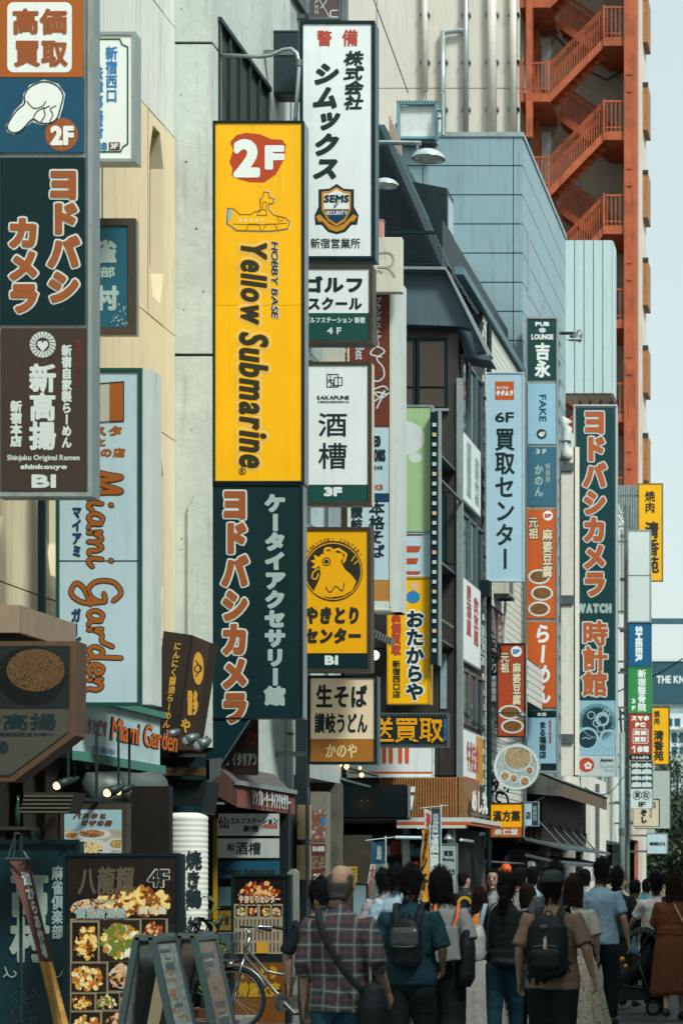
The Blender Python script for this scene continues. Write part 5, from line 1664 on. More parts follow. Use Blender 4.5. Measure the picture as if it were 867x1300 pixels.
def street_lamp(label, x, y, s, xa, rr, wall):
 t = Thing('street_lamp', label, 'street lamp', tuple(at(xa, y - 16, s)), 'lamps on arms beside the white security sign')
 A, B_ = at(xa, y - 17, s), at(x, y - 9, s)
 t.part('arm', MB().tube([(wall, A.y, A.z), (A.x, A.y, A.z), (at(x - 8, 0, s).x, A.y, A.z - .01)], .035, 6), ALU)
 t.part('neck', MB().tube([(at(x - 12, 0, s).x, A.y, A.z), (at(x - 13, 0, s).x, A.y, at(0, y, s).z), (at(x - 10, 0, s).x, A.y, at(0, y + 2, s).z)], .025, 6), STEEL)
 c = at(x + 2, y + 4, s)
 q = MB()
 n, m = 18, 6
 k = len(q.v)
 for i in range(m + 1):
  th = math.pi / 2 * i / m
  for j in range(n):
   an = 2 * math.pi * j / n
   q.v.append((c.x + rr * s * math.cos(th) * math.cos(an), c.y + rr * s * math.cos(th) * math.sin(an), c.z + rr * .58 * s * math.sin(th)))
 for i in range(m):
  for j in range(n):
   a = i * n + j
   b_ = i * n + (j + 1) % n
   q.f.append((a, b_, b_ + n, a + n))
 t.part('shade', q, M('lamp_shade', 'B9C9C8', .25, var=.1, metal=.3), smooth=True)
 t.part('globe', MB().ball((c.x, c.y, c.z + .01), rr * s * .93, rr * s * .93, rr * .22 * s, 16, 8), LAMPG, smooth=True)
 t.part('cap', MB().box(at(x - 16, 0, s).x, at(x - 8, 0, s).x, c.y - .05, c.y + .05, c.z + .02, c.z + .1), STEEL)
 return t
street_lamp('upper domed street lamp on a long horizontal steel arm right of the security sign', 542, 198, .0115, 486, 21, -6.8)
street_lamp('lower domed street lamp half hidden behind the security sign edge', 488, 232, .0108, 470, 16, -6.8)
s = .0168
ru = Thing('rooftop_unit', 'white boxy rooftop cooling unit with a blue-grey steel frame on the blue building', 'cooling unit', tuple(at(528, 174, s)))
ru.part('body', MB().pbox(504, 128, 550, 172, s, .9, .3), M('unit_white', 'CDD5D1', .5, var=.15, scale=3, streak=.15))
q = MB()
for (a, b_, c_, d_) in ((501, 124, 505, 174), (550, 124, 554, 174), (505, 124, 550, 128), (505, 169, 550, 172)):
 q.pbox(a, b_, c_, d_, s, .08, .2)
ru.part('frame', q, M('unit_frame', '6F9AA3', .45, metal=.2, var=.2, streak=.1))
q = MB()
for i in range(14):
 q.pbox(501 + i * 4, 123, 502.2 + i * 4, 126, s, .05, .18)
ru.part('fin', q, STEEL)
ru.part('top_gear', MB().pbox(512, 121, 546, 124, s, .5, .4).pbox(520, 118.5, 526, 121, s, .2, .5), DSTEEL)
ru.part('foot', MB().pbox(498, 150, 500, 174, s, .1, .3).pbox(506, 172, 548, 175, s, .6, .3), STEEL)
q = MB()
for (x0_, x1_, y_) in ((555, 562, 140), (555, 562, 150), (560, 562, 120)):
 q.tube([tuple(at(x0_, y_, s)), tuple(at(x1_, y_, s)), tuple(at(x1_, 172, s))], .04, 5)
ru.part('pipe', q, ALU)
q = MB()
for k in range(7):
 x = 495 + k * 2.2
 q.tube([tuple(at(x, 148 + k * 5, .0160)), tuple(at(x + 1, 178 + k * 7, .0160)), tuple(at(x + 8, 190 + k * 8, .0160))], .022, 5)
rp_ = Thing('roof_pipes', 'tangle of thin pipes climbing past the dark roof edge under the cooling unit', 'pipes', tuple(at(500, 190, .0160)))
rp_.part('pipe', q, M('pipe_rosy', 'A08C7E', .5, var=.2))
def cable(label, pts, s, r=.012, sag=0.):
 P3 = [at(x, y, s) for x, y in pts]
 t = Thing('cable', label, 'cable', tuple(P3[0]))
 out = []
 for i in range(len(P3) - 1):
  for k in range(6):
   f = k / 6
   p = P3[i].lerp(P3[i + 1], f)
   p.z -= sag * math.sin(math.pi * f)
   out.append(tuple(p))
 out.append(tuple(P3[-1]))
 t.part('strand', MB().tube(out, r, 4), DTEAL)
cable('thin black cable slanting across the top of the beige tower wall', [(473, -4), (518, 118)], .02, .014)
cable('thin black cable crossing above the slatted upper floor toward the clinic sign', [(768, 880), (800, 868), (866, 836)], .024, .02, .1)
s = .0170
sp = Thing('spotlight', 'small grey floodlight on a short arm in front of the ribbed metal box', 'spotlight', tuple(at(712, 425, s)))
sp.part('arm', MB().tube([(at(708, 0, s).x, F * s, at(0, 423, s).z), tuple(at(729, 423, s))], .035, 6), DSTEEL)
sp.part('head', MB().loft([(at(735, 419, s), .04, .04), (at(735, 424, s), .08, .07), (at(730, 430, s), .14, .1), (at(729.5, 431, s), .14, .1)], 12), STEEL, smooth=True)
sp.part('lens', MB().ball(at(729.5, 431.5, s), .17, .11, .03), LAMPG)
q = MB()
random.seed(11)
s = .0153
for k in range(9):
 cx_, cy_ = 620 + random.uniform(-6, 10), 822 + random.uniform(-18, 22) + (k % 2) * 6
 r_ = random.uniform(5, 15)
 a0 = random.uniform(0, 6)
 q.tube([tuple(at(cx_ + r_ * math.cos(a0 + u * .5), cy_ + r_ * 1.2 * math.sin(a0 + u * .5), s) + Vector((0, .03 * k, 0))) for u in range(12)], .02, 4)
for k in range(8):
 cx_, cy_ = 622 + random.uniform(-5, 12), 1000 + random.uniform(-20, 18)
 r_ = random.uniform(5, 12)
 a0 = random.uniform(0, 6)
 q.tube([tuple(at(cx_ + r_ * math.cos(a0 + u * .5), cy_ + r_ * 1.2 * math.sin(a0 + u * .5), s) + Vector((0, .03 * k, 0))) for u in range(10)], .022, 4)
cb = Thing('cable_bundle', 'tangled bundle of black cables running down the white brick wall', 'cables', tuple(at(620, 860, s)))
cb.part('coil', q, M('cable_black', '0D1C1F', .5), kind='stuff')
q = MB()
for k in range(5):
 x = 613.5 + k * 1.7
 q.tube([tuple(at(x + 1.2 * math.sin(yy * .05 + k), yy, s) + Vector((0, .04 * k, 0))) for yy in range(590, 1080, 18)], .022, 4)
cb.part('strand', q, M('cable_black', '0D1C1F'), kind='stuff')
cb.part('mounting', MB().box(-6.75, at(617, 0, s).x, F * s, F * s + .05, at(0, 700, s).z, at(0, 697, s).z), DSTEEL)
def arm_lamp(label, x0, x1, y, s, wall=-6.72):
 t = Thing('sign_lamp', label, 'lamp', tuple(at(x1, y, s)))
 a = at(x0, y, s)
 t.part('arm', MB().tube([(wall, a.y, a.z - .3), (a.x - .1, a.y, a.z - .1), (a.x, a.y, a.z), tuple(at(x1, y, s))], .016, 6), DSTEEL)
 t.part('shade', MB().loft([(at(x1, y - 1, s), .03, .03), (at(x1, y + 2, s), .07, .07), (at(x1, y + 5, s), .1, .1)], 10), STEEL, smooth=True)
 t.part('bulb', MB().ball(at(x1, y + 5, s), .07), LAMPG)
arm_lamp('black swan-neck lamp over the two bowls of the tofu sign', 604, 662, 905, .0152)
arm_lamp('small swan-neck lamp below the round bowl sign', 640, 664, 906, .0156)
s = .0112
cl = Thing('clip_lamp', 'tilted rectangular floodlight beside the yellow cockerel sign', 'floodlight', tuple(at(487, 810, s)))
a = at(474, 800, s)
cl.part('head', MB().prism([tuple(at(x, y, s)) for x, y in ((475, 799), (499, 811), (497, 820), (473, 808))], (0, .12, 0)), M('lamp_alu', '8F938D', .4, metal=.4, var=.2))
q = MB()
for k in range(6):
 f = k / 6
 q.prism([tuple(at(477 + 22 * f, 801 + 11 * f, s) - Vector((0, .015, 0))), tuple(at(478 + 22 * f, 801.5 + 11 * f, s) - Vector((0, .015, 0))), tuple(at(476 + 22 * f, 809 + 11 * f, s) - Vector((0, .015, 0))), tuple(at(475 + 22 * f, 808.5 + 11 * f, s) - Vector((0, .015, 0)))], (0, .02, 0))
cl.part('fin', q, DSTEEL)
cl.part('arm', MB().tube([(-6.8, a.y + .06, a.z - .5), (a.x, a.y + .06, a.z)], .02, 5), DSTEEL)
gb = Thing('globe_bulb', 'small round glass bulb on the dark wall right of the cockerel sign', 'light bulb', tuple(at(475, 832, s)))
gb.part('globe', MB().ball(at(475.5, 832, s), .07), M('bulb_glow', 'F2EEDC', .3, emit=1.2))
gb.part('socket', MB().tube([(-6.8, at(0, 0, s).y, at(0, 834, s).z), tuple(at(471, 833, s))], .03, 6), DSTEEL)
ft = Thing('sign_gantry', 'dark steel gantry with lamps behind the noodle sign', 'gantry', tuple(at(430, 985, .0108)))
s = .0108
q = MB()
q.pbox(370, 852, 384, 1000, s, .2)
q.pbox(430, 845, 437, 860, s, .1)
ft.part('post', q, DTEAL)
q = MB()
q.tube([tuple(at(377, 975, s)), tuple(at(470, 1000, s))], .03, 5)
q.tube([tuple(at(377, 965, s)), tuple(at(440, 992, s))], .03, 5)
q.tube([tuple(at(425, 970, s)), tuple(at(480, 985, s))], .02, 5)
ft.part('rail', q, DSTEEL)
random.seed(5)
for (x, y, r_) in ((405, 975, .02), (440, 973.5, .035), (459, 984, .03), (433, 972, .02), (457, 975, .02)):
 ft.part('bulb', MB().ball(at(x, y, s), r_), WARM)
pm = Thing('pendant_lamp', 'lit bell-shaped pendant lamp above the blank black signboard', 'lamp', tuple(at(418, 1010, .0109)))
s = .0109
pm.part('shade', MB().loft([(at(421, 994, s), .02, .02), (at(420, 1001, s), .05, .05), (at(418, 1008, s), .1, .1), (at(417.5, 1011, s), .11, .11)], 12), M('shade_brass', '6A5A34', .4, metal=.4), smooth=True)
pm.part('bulb', MB().ball(at(417.5, 1012, s), .075, .075, .04), WARM)
pm.part('cord', MB().tube([tuple(at(421, 994, s)), tuple(at(421, 975, s))], .008, 4), DSTEEL)
s = .0113
bl = Thing('blank_signboard', 'unlit black rounded signboard hanging low under the noodle sign', 'signboard', tuple(at(476, 1040, s)))
q = MB()
q.prism([(at(x, y, s).x, F * s, at(x, y, s).z) for x, y in rrect(432, 996, 517.5, 1040.5, 3)], (0, .22, 0))
bl.part('housing', q, M('signboard_black', '0B1517', .3, var=.2))
q = MB()
q.prism([(at(x, y, s).x, F * s - .012, at(x, y, s).z) for x, y in rrect(435, 999, 513, 1037.5, 2)], (0, .011, 0))
bl.part('panel', q, M('signboard_face', '101D1F', .25, var=.3, scale=3))
bl.part('pin', MB().pbox(458, 1016, 459.2, 1017, s, .01, -.02).pbox(466, 1015.5, 467.2, 1016.5, s, .01, -.02), ALU)
bl.part('bracket', MB().box(-7.0, at(434, 0, s).x, F * s + .08, F * s + .14, at(0, 1003, s).z, at(0, 999, s).z), DSTEEL)
def meter_box(label, x0, y0, x1, y1, s):
 t = Thing('meter_box', label, 'electrical box', tuple(at((x0 + x1) / 2, y1, s)), 'beige electrical boxes on the dark post')
 t.part('body', MB().pbox(x0, y0, x1, y1, s, .16), M('meter_beige', 'B3A27C', .5, var=.12, streak=.15), bevel=.008)
 t.part('side_edge', MB().pbox(x1 - 3.2, y0 + 1, x1 - 2.4, y1 - 1, s, .004, -.006), M('meter_seam', '7A6C50', .6))
 t.part('latch', MB().pbox(x0 + 2, (y0 + y1) / 2 - 1, x0 + 3.4, (y0 + y1) / 2 + 2, s, .012, -.012), STEEL)
meter_box('upper of the two beige electrical boxes beside the brown awning', 377, 1022, 392, 1066, .0098)
meter_box('lower of the two beige electrical boxes, beside the poster column', 376.5, 1073, 391.5, 1117, .0098)
mp_ = Thing('utility_post', 'dark post with pipes carrying the two electrical boxes', 'post', (at(380, 0, .0099).x, F * .0099, 0))
mp_.part('post', MB().pbox(371, 880, 389, 1240, .0099, .18, .0), M('post_dark', '1A2A2C', .6, var=.3))
mp_.part('conduit', MB().tube([tuple(at(391, 1000, .0098)), tuple(at(391, 1230, .0098))], .02, 6), STEEL)
mp_.part('conduit', MB().tube([tuple(at(369, 900, .0098)), tuple(at(369, 1230, .0098))], .03, 6), STEEL)
s = .0102
pc = Thing('poster_column', 'square column covered with faded posters between the electrical boxes and the black signboard', 'column', (at(404, 0, s).x, F * s, 0))
x0, x1 = at(394, 0, s).x, at(414, 0, s).x
pc.part('column', MB().box(x0, x1, F * s, F * s + .25, 0, at(0, 1005, s).z), M('column_paint', '7F7D72', .7, var=.25, streak=.2))
POST = Mphoto('poster_faded', ['8E8B7C', 'A5A396', '6E5A50', '8C4A3C', 'B0AC9C'], 7, 8)
for (a, b_, c_, d_, m_) in ((395, 1028, 413, 1068, POST), (394.5, 1071, 413, 1085, MAROON), (395, 1087, 413, 1112, Mphoto('poster_people', ['C0B8A4', '6A5446', '8E7460', '3A302C'], 12, 2)), (395, 1104, 410, 1124, MAROON)):
 pc.part('poster', MB().pbox(a, b_, c_, d_, s, .004, -.006 - .002 * (m_ is MAROON)), m_)
pc.part('lettering', letters(MB(), '飲み放題', 397, 1074, 412, 1081, s, .010, 'h', .3), OUTL)
pc.part('lettering', letters(MB(), '2F', 398, 1109, 407, 1118, s, .010, 'h', .7), OUTL)
pc.part('blue_label', MB().pbox(408, 1038, 413, 1048, s, .004, -.010), BLUEL)
s = .0098
s = .0087
an = Thing('brown_awning', 'brown fabric awning with white lettering below the phone accessory sign', 'awning', tuple(at(330, 1030, s)))
A = [at(291, 986, s), at(367, 1010, .0093)]
Yn, Yf = F * .0085, F * .0094
zt1, zt2, zb1 = 2.72, 2.61, 2.36
Xo = -6.45
q = MB()
q.quad((-6.7, Yn, 2.84), (-6.7, Yf, 2.84), (Xo, Yf, zt2), (Xo, Yn, zt2))
q.quad((-6.7, Yn, 2.81), (-6.7, Yf, 2.81), (Xo, Yf, zt2 - .02), (Xo, Yn, zt2 - .02))
an.part('top_cloth', q, M('awning_grey', '54534E', .8, var=.15, streak=.15))
q = MB()
n = 24
for i in range(n):
 y0_, y1_ = Yn + (Yf - Yn) * i / n, Yn + (Yf - Yn) * (i + 1) / n
 w0, w1 = .012 * math.sin(i * 1.1), .012 * math.sin((i + 1) * 1.1)
 q.quad((Xo + w0, y0_, zb1), (Xo + w1, y1_, zb1), (Xo, y1_, zt2), (Xo, y0_, zt2))
an.part('valance', q, M('awning_brown', '7A4A42', .85, var=.12, streak=.08), smooth=True)
an.part('end_cloth', MB().poly([(-6.7, Yn, 2.84), (Xo, Yn, zt2), (Xo, Yn, zb1), (-6.7, Yn, 2.5)]), M('awning_brown_dark', '503430', .85))
an.part('front_rail', MB().box(Xo - .02, Xo + .03, Yn - .02, Yf + .02, zt2 - .01, zt2 + .04), ALU)
m = letters(MB(), 'シンプル・ケータイアクセサリー', 0, 0, 100, 100, 1.0, 0, 'h', .8)
A0 = at(0, 100, 1.0)
m.v = [(Xo + .022 + (F - v[1]) * .4, Yn + .55 + (v[0] - A0.x) / 100 * 1.7, zb1 + .04 + (v[2] - A0.z) / 100 * .18) for v in m.v]
an.part('lettering', m, OUTL)
t = sign('wall_panel_sign', 'small brown sign with pale katakana, cut by the foot of the phone accessory sign', 'sign', (291, 912, 327, 984), .00862, T=.06, frame=DBROWN, fw=1, panels=[(292, 913, 326, 983, M('sign_dim_brown', '5A4438', .5))],
 texts=[('カフェ', 300, 925, 326, 945, 'h', RED, .9), ('イタリアン', 294, 955, 327, 972, 'h', OUTL, .8)])
wp = Thing('white_downpipe', 'pale square downpipe at the corner right of the phone accessory sign', 'pipe', (at(368, 0, .0096).x, F * .0096, at(0, 1003, .0096).z))
wp.part('pipe', MB().pbox(365, 850, 371, 1003, .0096, .08), M('housing_white', 'CBD6D2'))
wp.part('clamp', MB().pbox(364.4, 930, 371.6, 933, .0096, .1, -.01), STEEL)
s = .0090
dr = Thing('directory_board', 'tall framed entrance directory of stacked white and blue name panels', 'directory board', (at(313, 0, s).x, F * s, 0))
dr.part('backing', MB().pbox(262, 1008, 366, 1290, s + .0003, .1), M('board_black', '101C1E', .5))
LITP = M('lit_panel_white', 'A9B1AA', .5, var=.06, streak=.06, emit=.08)
for k, (y0_, y1_, m_) in enumerate(((1033, 1061, LITP), (1064.5, 1089, LITP), (1093, 1115, M('dir_blue', '15526A', .5, var=.15)), (1126, 1150, M('dir_grey', '49666A', .5)), (1156, 1181, M('dir_mustard', '8A6A22', .5)), (1186, 1210, M('dir_grey', '49666A')))):
 p = dr.part('panel', MB().pbox(275.5, y0_, 354.5, y1_, s, .03, -.02), m_)
dr.part('lettering', letters(MB(), 'ゴルフステーション', 293, 1038, 354, 1046, s, .023, 'h', .35), BLACK)
dr.part('lettering', letters(MB(), '新宿', 310, 1048, 329, 1056, s, .023, 'h', .35), BLACK)
dr.part('lettering', letters(MB(), '24時間営業', 332, 1046, 353, 1052, s, .023, 'h', .15), RED)
dr.part('lettering', letters(MB(), '仙', 278, 1037, 291, 1052, s, .023, 'h', .3), BLACK)
dr.part('lettering', letters(MB(), '酒槽', 300, 1069, 332, 1085, s, .023, 'h', .25), BLACK)
dr.part('lettering', letters(MB(), '和', 289, 1071, 298, 1081, s, .023, 'h', .3), BLACK)
dr.part('lettering', letters(MB(), 'Yellow Submarine', 282, 1102, 350, 1110, s, .023, 'h', .5, .25), YDARK)
dr.part('lettering', letters(MB(), 'やき', 278, 1162, 292, 1174, s, .023, 'h', .6), YDARK)
yp = Thing('yellow_post', 'thin yellow post standing left of the entrance directory', 'post', (at(272, 0, .0088).x, F * .0088, 0))
yp.part('post', MB().pbox(270.5, 1040, 275, 1296, .0088, .04), M('post_yellow', 'B08A12', .5, var=.15))
yp.part('cap', MB().pbox(270, 1038, 275.5, 1040, .0088, .05, -.005), DSTEEL)
oy = sign('side_sign', 'small amber sign at the back of the entrance beside the lantern top', 'sign', (260, 1018, 275, 1040), .0089, T=.1, frame=DTEAL, fw=.8, panels=[(261, 1019, 274, 1039, MUSTARD)], texts=[('心', 263, 1022, 272, 1036, 'v', YDARK, .8)])
nb = sign('name_panel', 'pale unlit name panel high in the entrance under the brown awning', 'sign', (276, 1008, 352, 1029), .0093, T=.06, frame=DTEAL, fw=.8, panels=[(277, 1009, 351, 1028, M('dir_dim', '5E6A66', .5))], texts=[('アクセサリー', 290, 1013, 348, 1024, 'h', GREYT, .4)], wall=None)
nb.part('bracket', MB().box(at(276, 0, .0093).x + .05, at(276, 0, .0093).x + .1, F * .0093 + .05, F * .0093 + 1.0, at(0, 1016, .0093).z, at(0, 1014, .0093).z), DSTEEL)
wq = Thing('rounded_white_post', 'rounded pale post standing right of the chicken menu board', 'post', (at(371, 0, .0088).x, F * .0088, 0))
a = at(365, 0, .0088); c = at(378, 0, .0088)
z1 = at(0, 1103, .0088).z
q = MB()
q.prism([(a.x, F * .0088, 0), (c.x, F * .0088, 0), (c.x, F * .0088, z1 - .04), (c.x - .04, F * .0088, z1), (a.x + .04, F * .0088, z1), (a.x, F * .0088, z1 - .04)], (0, .08, 0))
wq.part('post', q, M('post_white', '7F8680', .5, var=.15))
wq.part('groove', MB().box(a.x + .045, a.x + .06, F * .0088 - .004, F * .0088, 0, z1 - .06), DSTEEL)
def menu_photo_mats():
 return [Mphoto('food_amber', ['1A0F08', '5A3010', 'B06A20', 'E0A848', '2A1808'], 34, 1), Mphoto('food_egg', ['20140A', '8A6A30', 'E8C860', 'F0E8C0', '503818'], 30, 2),
   Mphoto('food_red', ['140A08', '6A2A14', 'A8501C', 'D8A060'], 38, 3), Mphoto('food_green', ['101408', '3A4A18', 'A8802A', 'E0C070', '2A1A0A'], 36, 4), Mphoto('food_brown', ['120C08', '4A2C16', '8A5C30', 'C89860'], 40, 5)]
FM = menu_photo_mats()
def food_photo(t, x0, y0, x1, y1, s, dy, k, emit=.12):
 rnd = random.Random(k * 7 + int(x0))
 pal = (['C07A28', 'E0A840', '7A3C14', 'F0D080'], ['E8C858', 'F0E8C8', 'B08030', '6A7A2A'], ['B04A1C', 'D88040', '7A2A10', 'E0B070'], ['8A7428', 'D0A040', 'B86A28', 'E8D090'], ['8A5A2C', 'C08A50', '4A2A14', 'D8B080'])[k % 5]
 p = t.part('photo', MB().pbox(x0, y0, x1, y1, s, .004, -dy), M('photo_table%s' % ('' if k % 2 else '_dark'), '2A1C12' if k % 2 else '14100C', .4, var=.4, scale=20))
 cx, cy, w, h = (x0 + x1) / 2 + rnd.uniform(-2, 2), (y0 + y1) / 2 + 1, (x1 - x0), (y1 - y0)
 def cl(pts):
  return [(max(x0 + .3, min(x1 - .3, x)), max(y0 + .3, min(y1 - .3, y))) for x, y in pts]
 d = dy + .0012
 if k % 3 == 1:
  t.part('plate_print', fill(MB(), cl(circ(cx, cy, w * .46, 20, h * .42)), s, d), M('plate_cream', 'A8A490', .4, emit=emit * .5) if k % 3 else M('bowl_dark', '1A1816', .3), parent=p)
 for i, c_ in enumerate(pal):
  q = MB()
  d += .0008
  n = int(9 + w * h / 90)
  for _ in range(n):
   a, r_ = rnd.uniform(0, 6.28), rnd.random() ** .6
   px, py = cx + r_ * w * .45 * math.cos(a), cy + r_ * h * .42 * math.sin(a)
   rr_ = rnd.uniform(.035, .085) * min(w, h) + .4
   st_ = rnd.uniform(.5, 1.2)
   m_ = 7
   rot = rnd.uniform(0, 3)
   pts = []
   for j in range(m_):
    b = 2 * math.pi * j / m_
    u, v = rr_ * 1.4 * math.cos(b) * rnd.uniform(.8, 1.15), rr_ * st_ * math.sin(b) * rnd.uniform(.8, 1.15)
    pts.append((px + u * math.cos(rot) - v * math.sin(rot), py + u * math.sin(rot) + v * math.cos(rot)))
   fill(q, cl(pts), s, d + _ * .00001)
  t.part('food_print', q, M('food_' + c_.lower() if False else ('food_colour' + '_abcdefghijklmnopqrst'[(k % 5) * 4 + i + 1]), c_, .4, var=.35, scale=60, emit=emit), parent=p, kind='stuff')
 return p
s = .0086
mb_ = Thing('menu_board', 'black framed grilled chicken menu board standing behind the bicycle', 'menu board', (at(330, 0, s).x, F * s, 0))
mb_.part('board', MB().pbox(295, 1111, 368, 1335, s, .12), M('board_black', '101C1E'))
mb_.part('frame', MB().pbox(294, 1110, 369, 1113, s, .02, -.02).pbox(294, 1113, 297.5, 1335, s, .02, -.02).pbox(365, 1113, 369, 1335, s, .02, -.02), DTEAL)
food_photo(mb_, 299, 1117, 360, 1147, s, .006, 2)
mb_.part('panel', MB().pbox(297.5, 1147.5, 359, 1211, s, .004, -.008), M('menu_cream', '9A8E76', .5, var=.1))
mb_.part('lettering_outline', letters(MB(), 'やきとりセンター', 302, 1135, 358, 1148, s, .014, 'h', 1.5), MAROON)
mb_.part('lettering', letters(MB(), 'やきとりセンター', 304, 1136.5, 356, 1146.5, s, .018, 'h', .5), CREAMS)
for i, px in enumerate((300, 315, 331, 346)):
 food_photo(mb_, px, 1150, px + 12, 1163, s, .011, i + 1)
q = MB()
for r_ in range(3):
 for i in range(12):
  q.pbox(300 + i * 4.8, 1167 + r_ * 15, 301.2 + i * 4.8, 1178 + r_ * 15, s, .002, -.0125)
mb_.part('print_lines', q, M('menu_ink', '3A2A22', .6), kind='stuff')
mb_.part('photo', MB().pbox(326, 1196, 340, 1210, s, .004, -.016), M('print_yellow', 'C9992A', .5))
mb_.part('lower_panel', MB().pbox(298, 1222, 362, 1330, s, .004, -.008), M('menu_orange', '6E4416', .5, var=.3, scale=4))
mb_.part('lettering', letters(MB(), 'やきとり', 303, 1226, 352, 1243, s, .014, 'h', 1.3, .15), M('letter_yellow_dim', 'B08A1C', .5))
mb_.part('lettering', letters(MB(), '特別大売', 303, 1247, 356, 1266, s, .014, 'h', 1.2, .15), M('letter_yellow_dim', 'B08A1C'))
s = .0080
ln = Thing('paper_lantern', 'tall white ribbed paper lantern with black brushed characters', 'lantern', tuple(at(238, 1195, s)))
c = at(237, 0, s)
c.y -= .25
q = MB()
n, prof = 28, []
z0, z1 = at(0, 1210, s).z, at(0, 1030, s).z
m = 27
rr = 26 * s
for i in range(m * 4 + 1):
 f = i / (m * 4)
 edge = min(f, 1 - f) * 2
 base = rr * (min(1, (edge / .07)) ** .5 if edge < .07 else 1)
 base = max(base, rr * .55)
 rib = .006 * abs(math.sin(math.pi * f * m))
 prof.append((base + rib, z0 + (z1 - z0) * f))
for (r_, z) in prof:
 for j in range(n):
  a = 2 * math.pi * j / n
  q.v.append((c.x + r_ * math.cos(a), c.y + .25 + r_ * math.sin(a), z))
for i in range(len(prof) - 1):
 for j in range(n):
  a = i * n + j
  b_ = i * n + (j + 1) % n
  q.f.append((a, b_, b_ + n, a + n))
ln.part('paper', q, M('lantern_paper', 'D5D8CE', .7, var=.06, scale=3), smooth=True)
ln.part('cap', MB().loft([((c.x, c.y + .25, z1 - .02), rr * .62, rr * .62), ((c.x, c.y + .25, z1 + .05), rr * .62, rr * .62)], 20), DTEAL)
m_ = MB()
letters(m_, '焼き鶏', 245, 1080, 262, 1152, s, 0, 'v', .7)
letters(m_, '松', 247, 1163, 262, 1186, s, 0, 'v', .7)
for i, v in enumerate(m_.v):
 dx = v[0] - c.x
 R_ = rr + .016
 an_ = math.asin(max(-.98, min(.98, dx / R_)))
 an_ = an_ * .92
 jit = F * s - v[1]
 m_.v[i] = (c.x + (R_ + jit + .001) * math.sin(an_), c.y + .25 - (R_ + jit + .001) * math.cos(an_), v[2])
ln.part('lettering', m_, BLACK)
hd = Thing('lantern_hood', 'black box hood fixed over the white paper lantern', 'hood', tuple(at(232, 1030, s)))
hd.part('hood', MB().prism([tuple(at(x, y, s)) for x, y in ((196, 986), (262, 992), (256, 1031), (206, 1031), (190, 1010))], (0, .5, 0)), M('hood_black', '0F1D20', .5, var=.2))
hd.part('edge', MB().pbox(206, 1030, 256, 1033, s, .45, .02), DSTEEL)
ft_ = Thing('fluorescent_tube', 'small lit fluorescent tube under the awning right of the lantern', 'lamp', tuple(at(272, 1018, .0086)))
ft_.part('tube', MB().tube([tuple(at(262, 1019, .0086)), tuple(at(284, 1020, .0088))], .014, 6), COOLL)
ft_.part('holder', MB().tube([tuple(at(262, 1017.5, .0086)), tuple(at(284, 1018, .0088))], .01, 4), DSTEEL)
s = .0062
bmn = Thing('large_menu_board', 'large dark menu board with a grid of amber food photographs and 4F', 'menu board', (at(155, 0, s).x, F * s, 0))
bmn.part('board', MB().pbox(82, 1084, 229, 1400, s, .14), M('board_black', '101C1E'))
bmn.part('frame', MB().pbox(81, 1083, 230, 1087, s, .02, -.02).pbox(81, 1087, 85, 1400, s, .02, -.02).pbox(225.5, 1087, 230, 1400, s, .02, -.02), DTEAL)
bmn.part('top_photo', MB().pbox(86, 1089, 224, 1169, s, .004, -.008), M('menu_top', '1C140C', .4, var=.5, scale=6))
food_photo(bmn, 120, 1122, 222, 1166, s, .010, 0, .1)
food_photo(bmn, 88, 1138, 140, 1166, s, .0102, 4, .08)
bmn.part('panel', MB().pbox(90, 1165, 214, 1400, s, .004, -.010), M('menu_tan', '8F8266', .5, var=.1))
for k, (a, b_, c_, d_) in enumerate(((93, 1171, 125, 1220), (128, 1168, 178, 1220), (181, 1167, 211, 1216), (92, 1223, 136, 1259), (139, 1221, 178, 1257), (92, 1262, 121, 1282), (124, 1261, 152, 1281), (154, 1260, 180, 1280), (91, 1285, 128, 1320), (131, 1284, 170, 1318))):
 food_photo(bmn, a, b_, c_, d_, s, .013, k, .2)
bmn.part('lettering_outline', letters(MB(), '4F', 188, 1103, 217, 1127, s, .0200, 'h', 1.6), CREAMS)
bmn.part('lettering', letters(MB(), '4F', 189, 1104, 216, 1126, s, .0225, 'h', .6), BLACK)
bmn.part('lettering', letters(MB(), '炭火', 186, 1137, 206, 1148, s, .0200, 'h', .8), OCHRE)
bmn.part('lettering', letters(MB(), '焼き鳥', 177, 1150, 213, 1161, s, .0200, 'h', 1.0), CREAMS)
bmn.part('lettering', letters(MB(), '個室居酒屋', 97, 1152, 161, 1166, s, .0200, 'h', .5), GREYT)
bmn.part('lettering', letters(MB(), '八龍輝', 100, 1100, 172, 1136, s, .0200, 'h', .9, .1), M('letter_dim', '5E5444', .4))
bmn.part('lettering', letters(MB(), '新宿西口店', 125, 1141, 150, 1146, s, .0200, 'h', .1), GREYT)
s = .0064
mj = Thing('mahjong_board', 'dark green standing mahjong club board with large pale kanji', 'signboard', (at(50, 0, s).x, F * s, 0))
mj.part('board', MB().pbox(-30, 1068, 101, 1400, s, .12), M('board_green', '10333A', .4, var=.12))
mj.part('frame', MB().pbox(-30, 1066, 102, 1072, s, .03, -.03).pbox(98, 1072, 102, 1400, s, .03, -.03), DTEAL)
s_ = s
mj.part('lettering', letters(MB(), '高村', 14, 1105, 64, 1222, s_, .014, 'v', 3.2), M('letter_pale_green', '9DB0A2', .5))
mj.part('lettering', letters(MB(), '麻雀倶楽部', 67, 1099, 82, 1192, s_, .014, 'v', .5), GREYT)
q = MB()
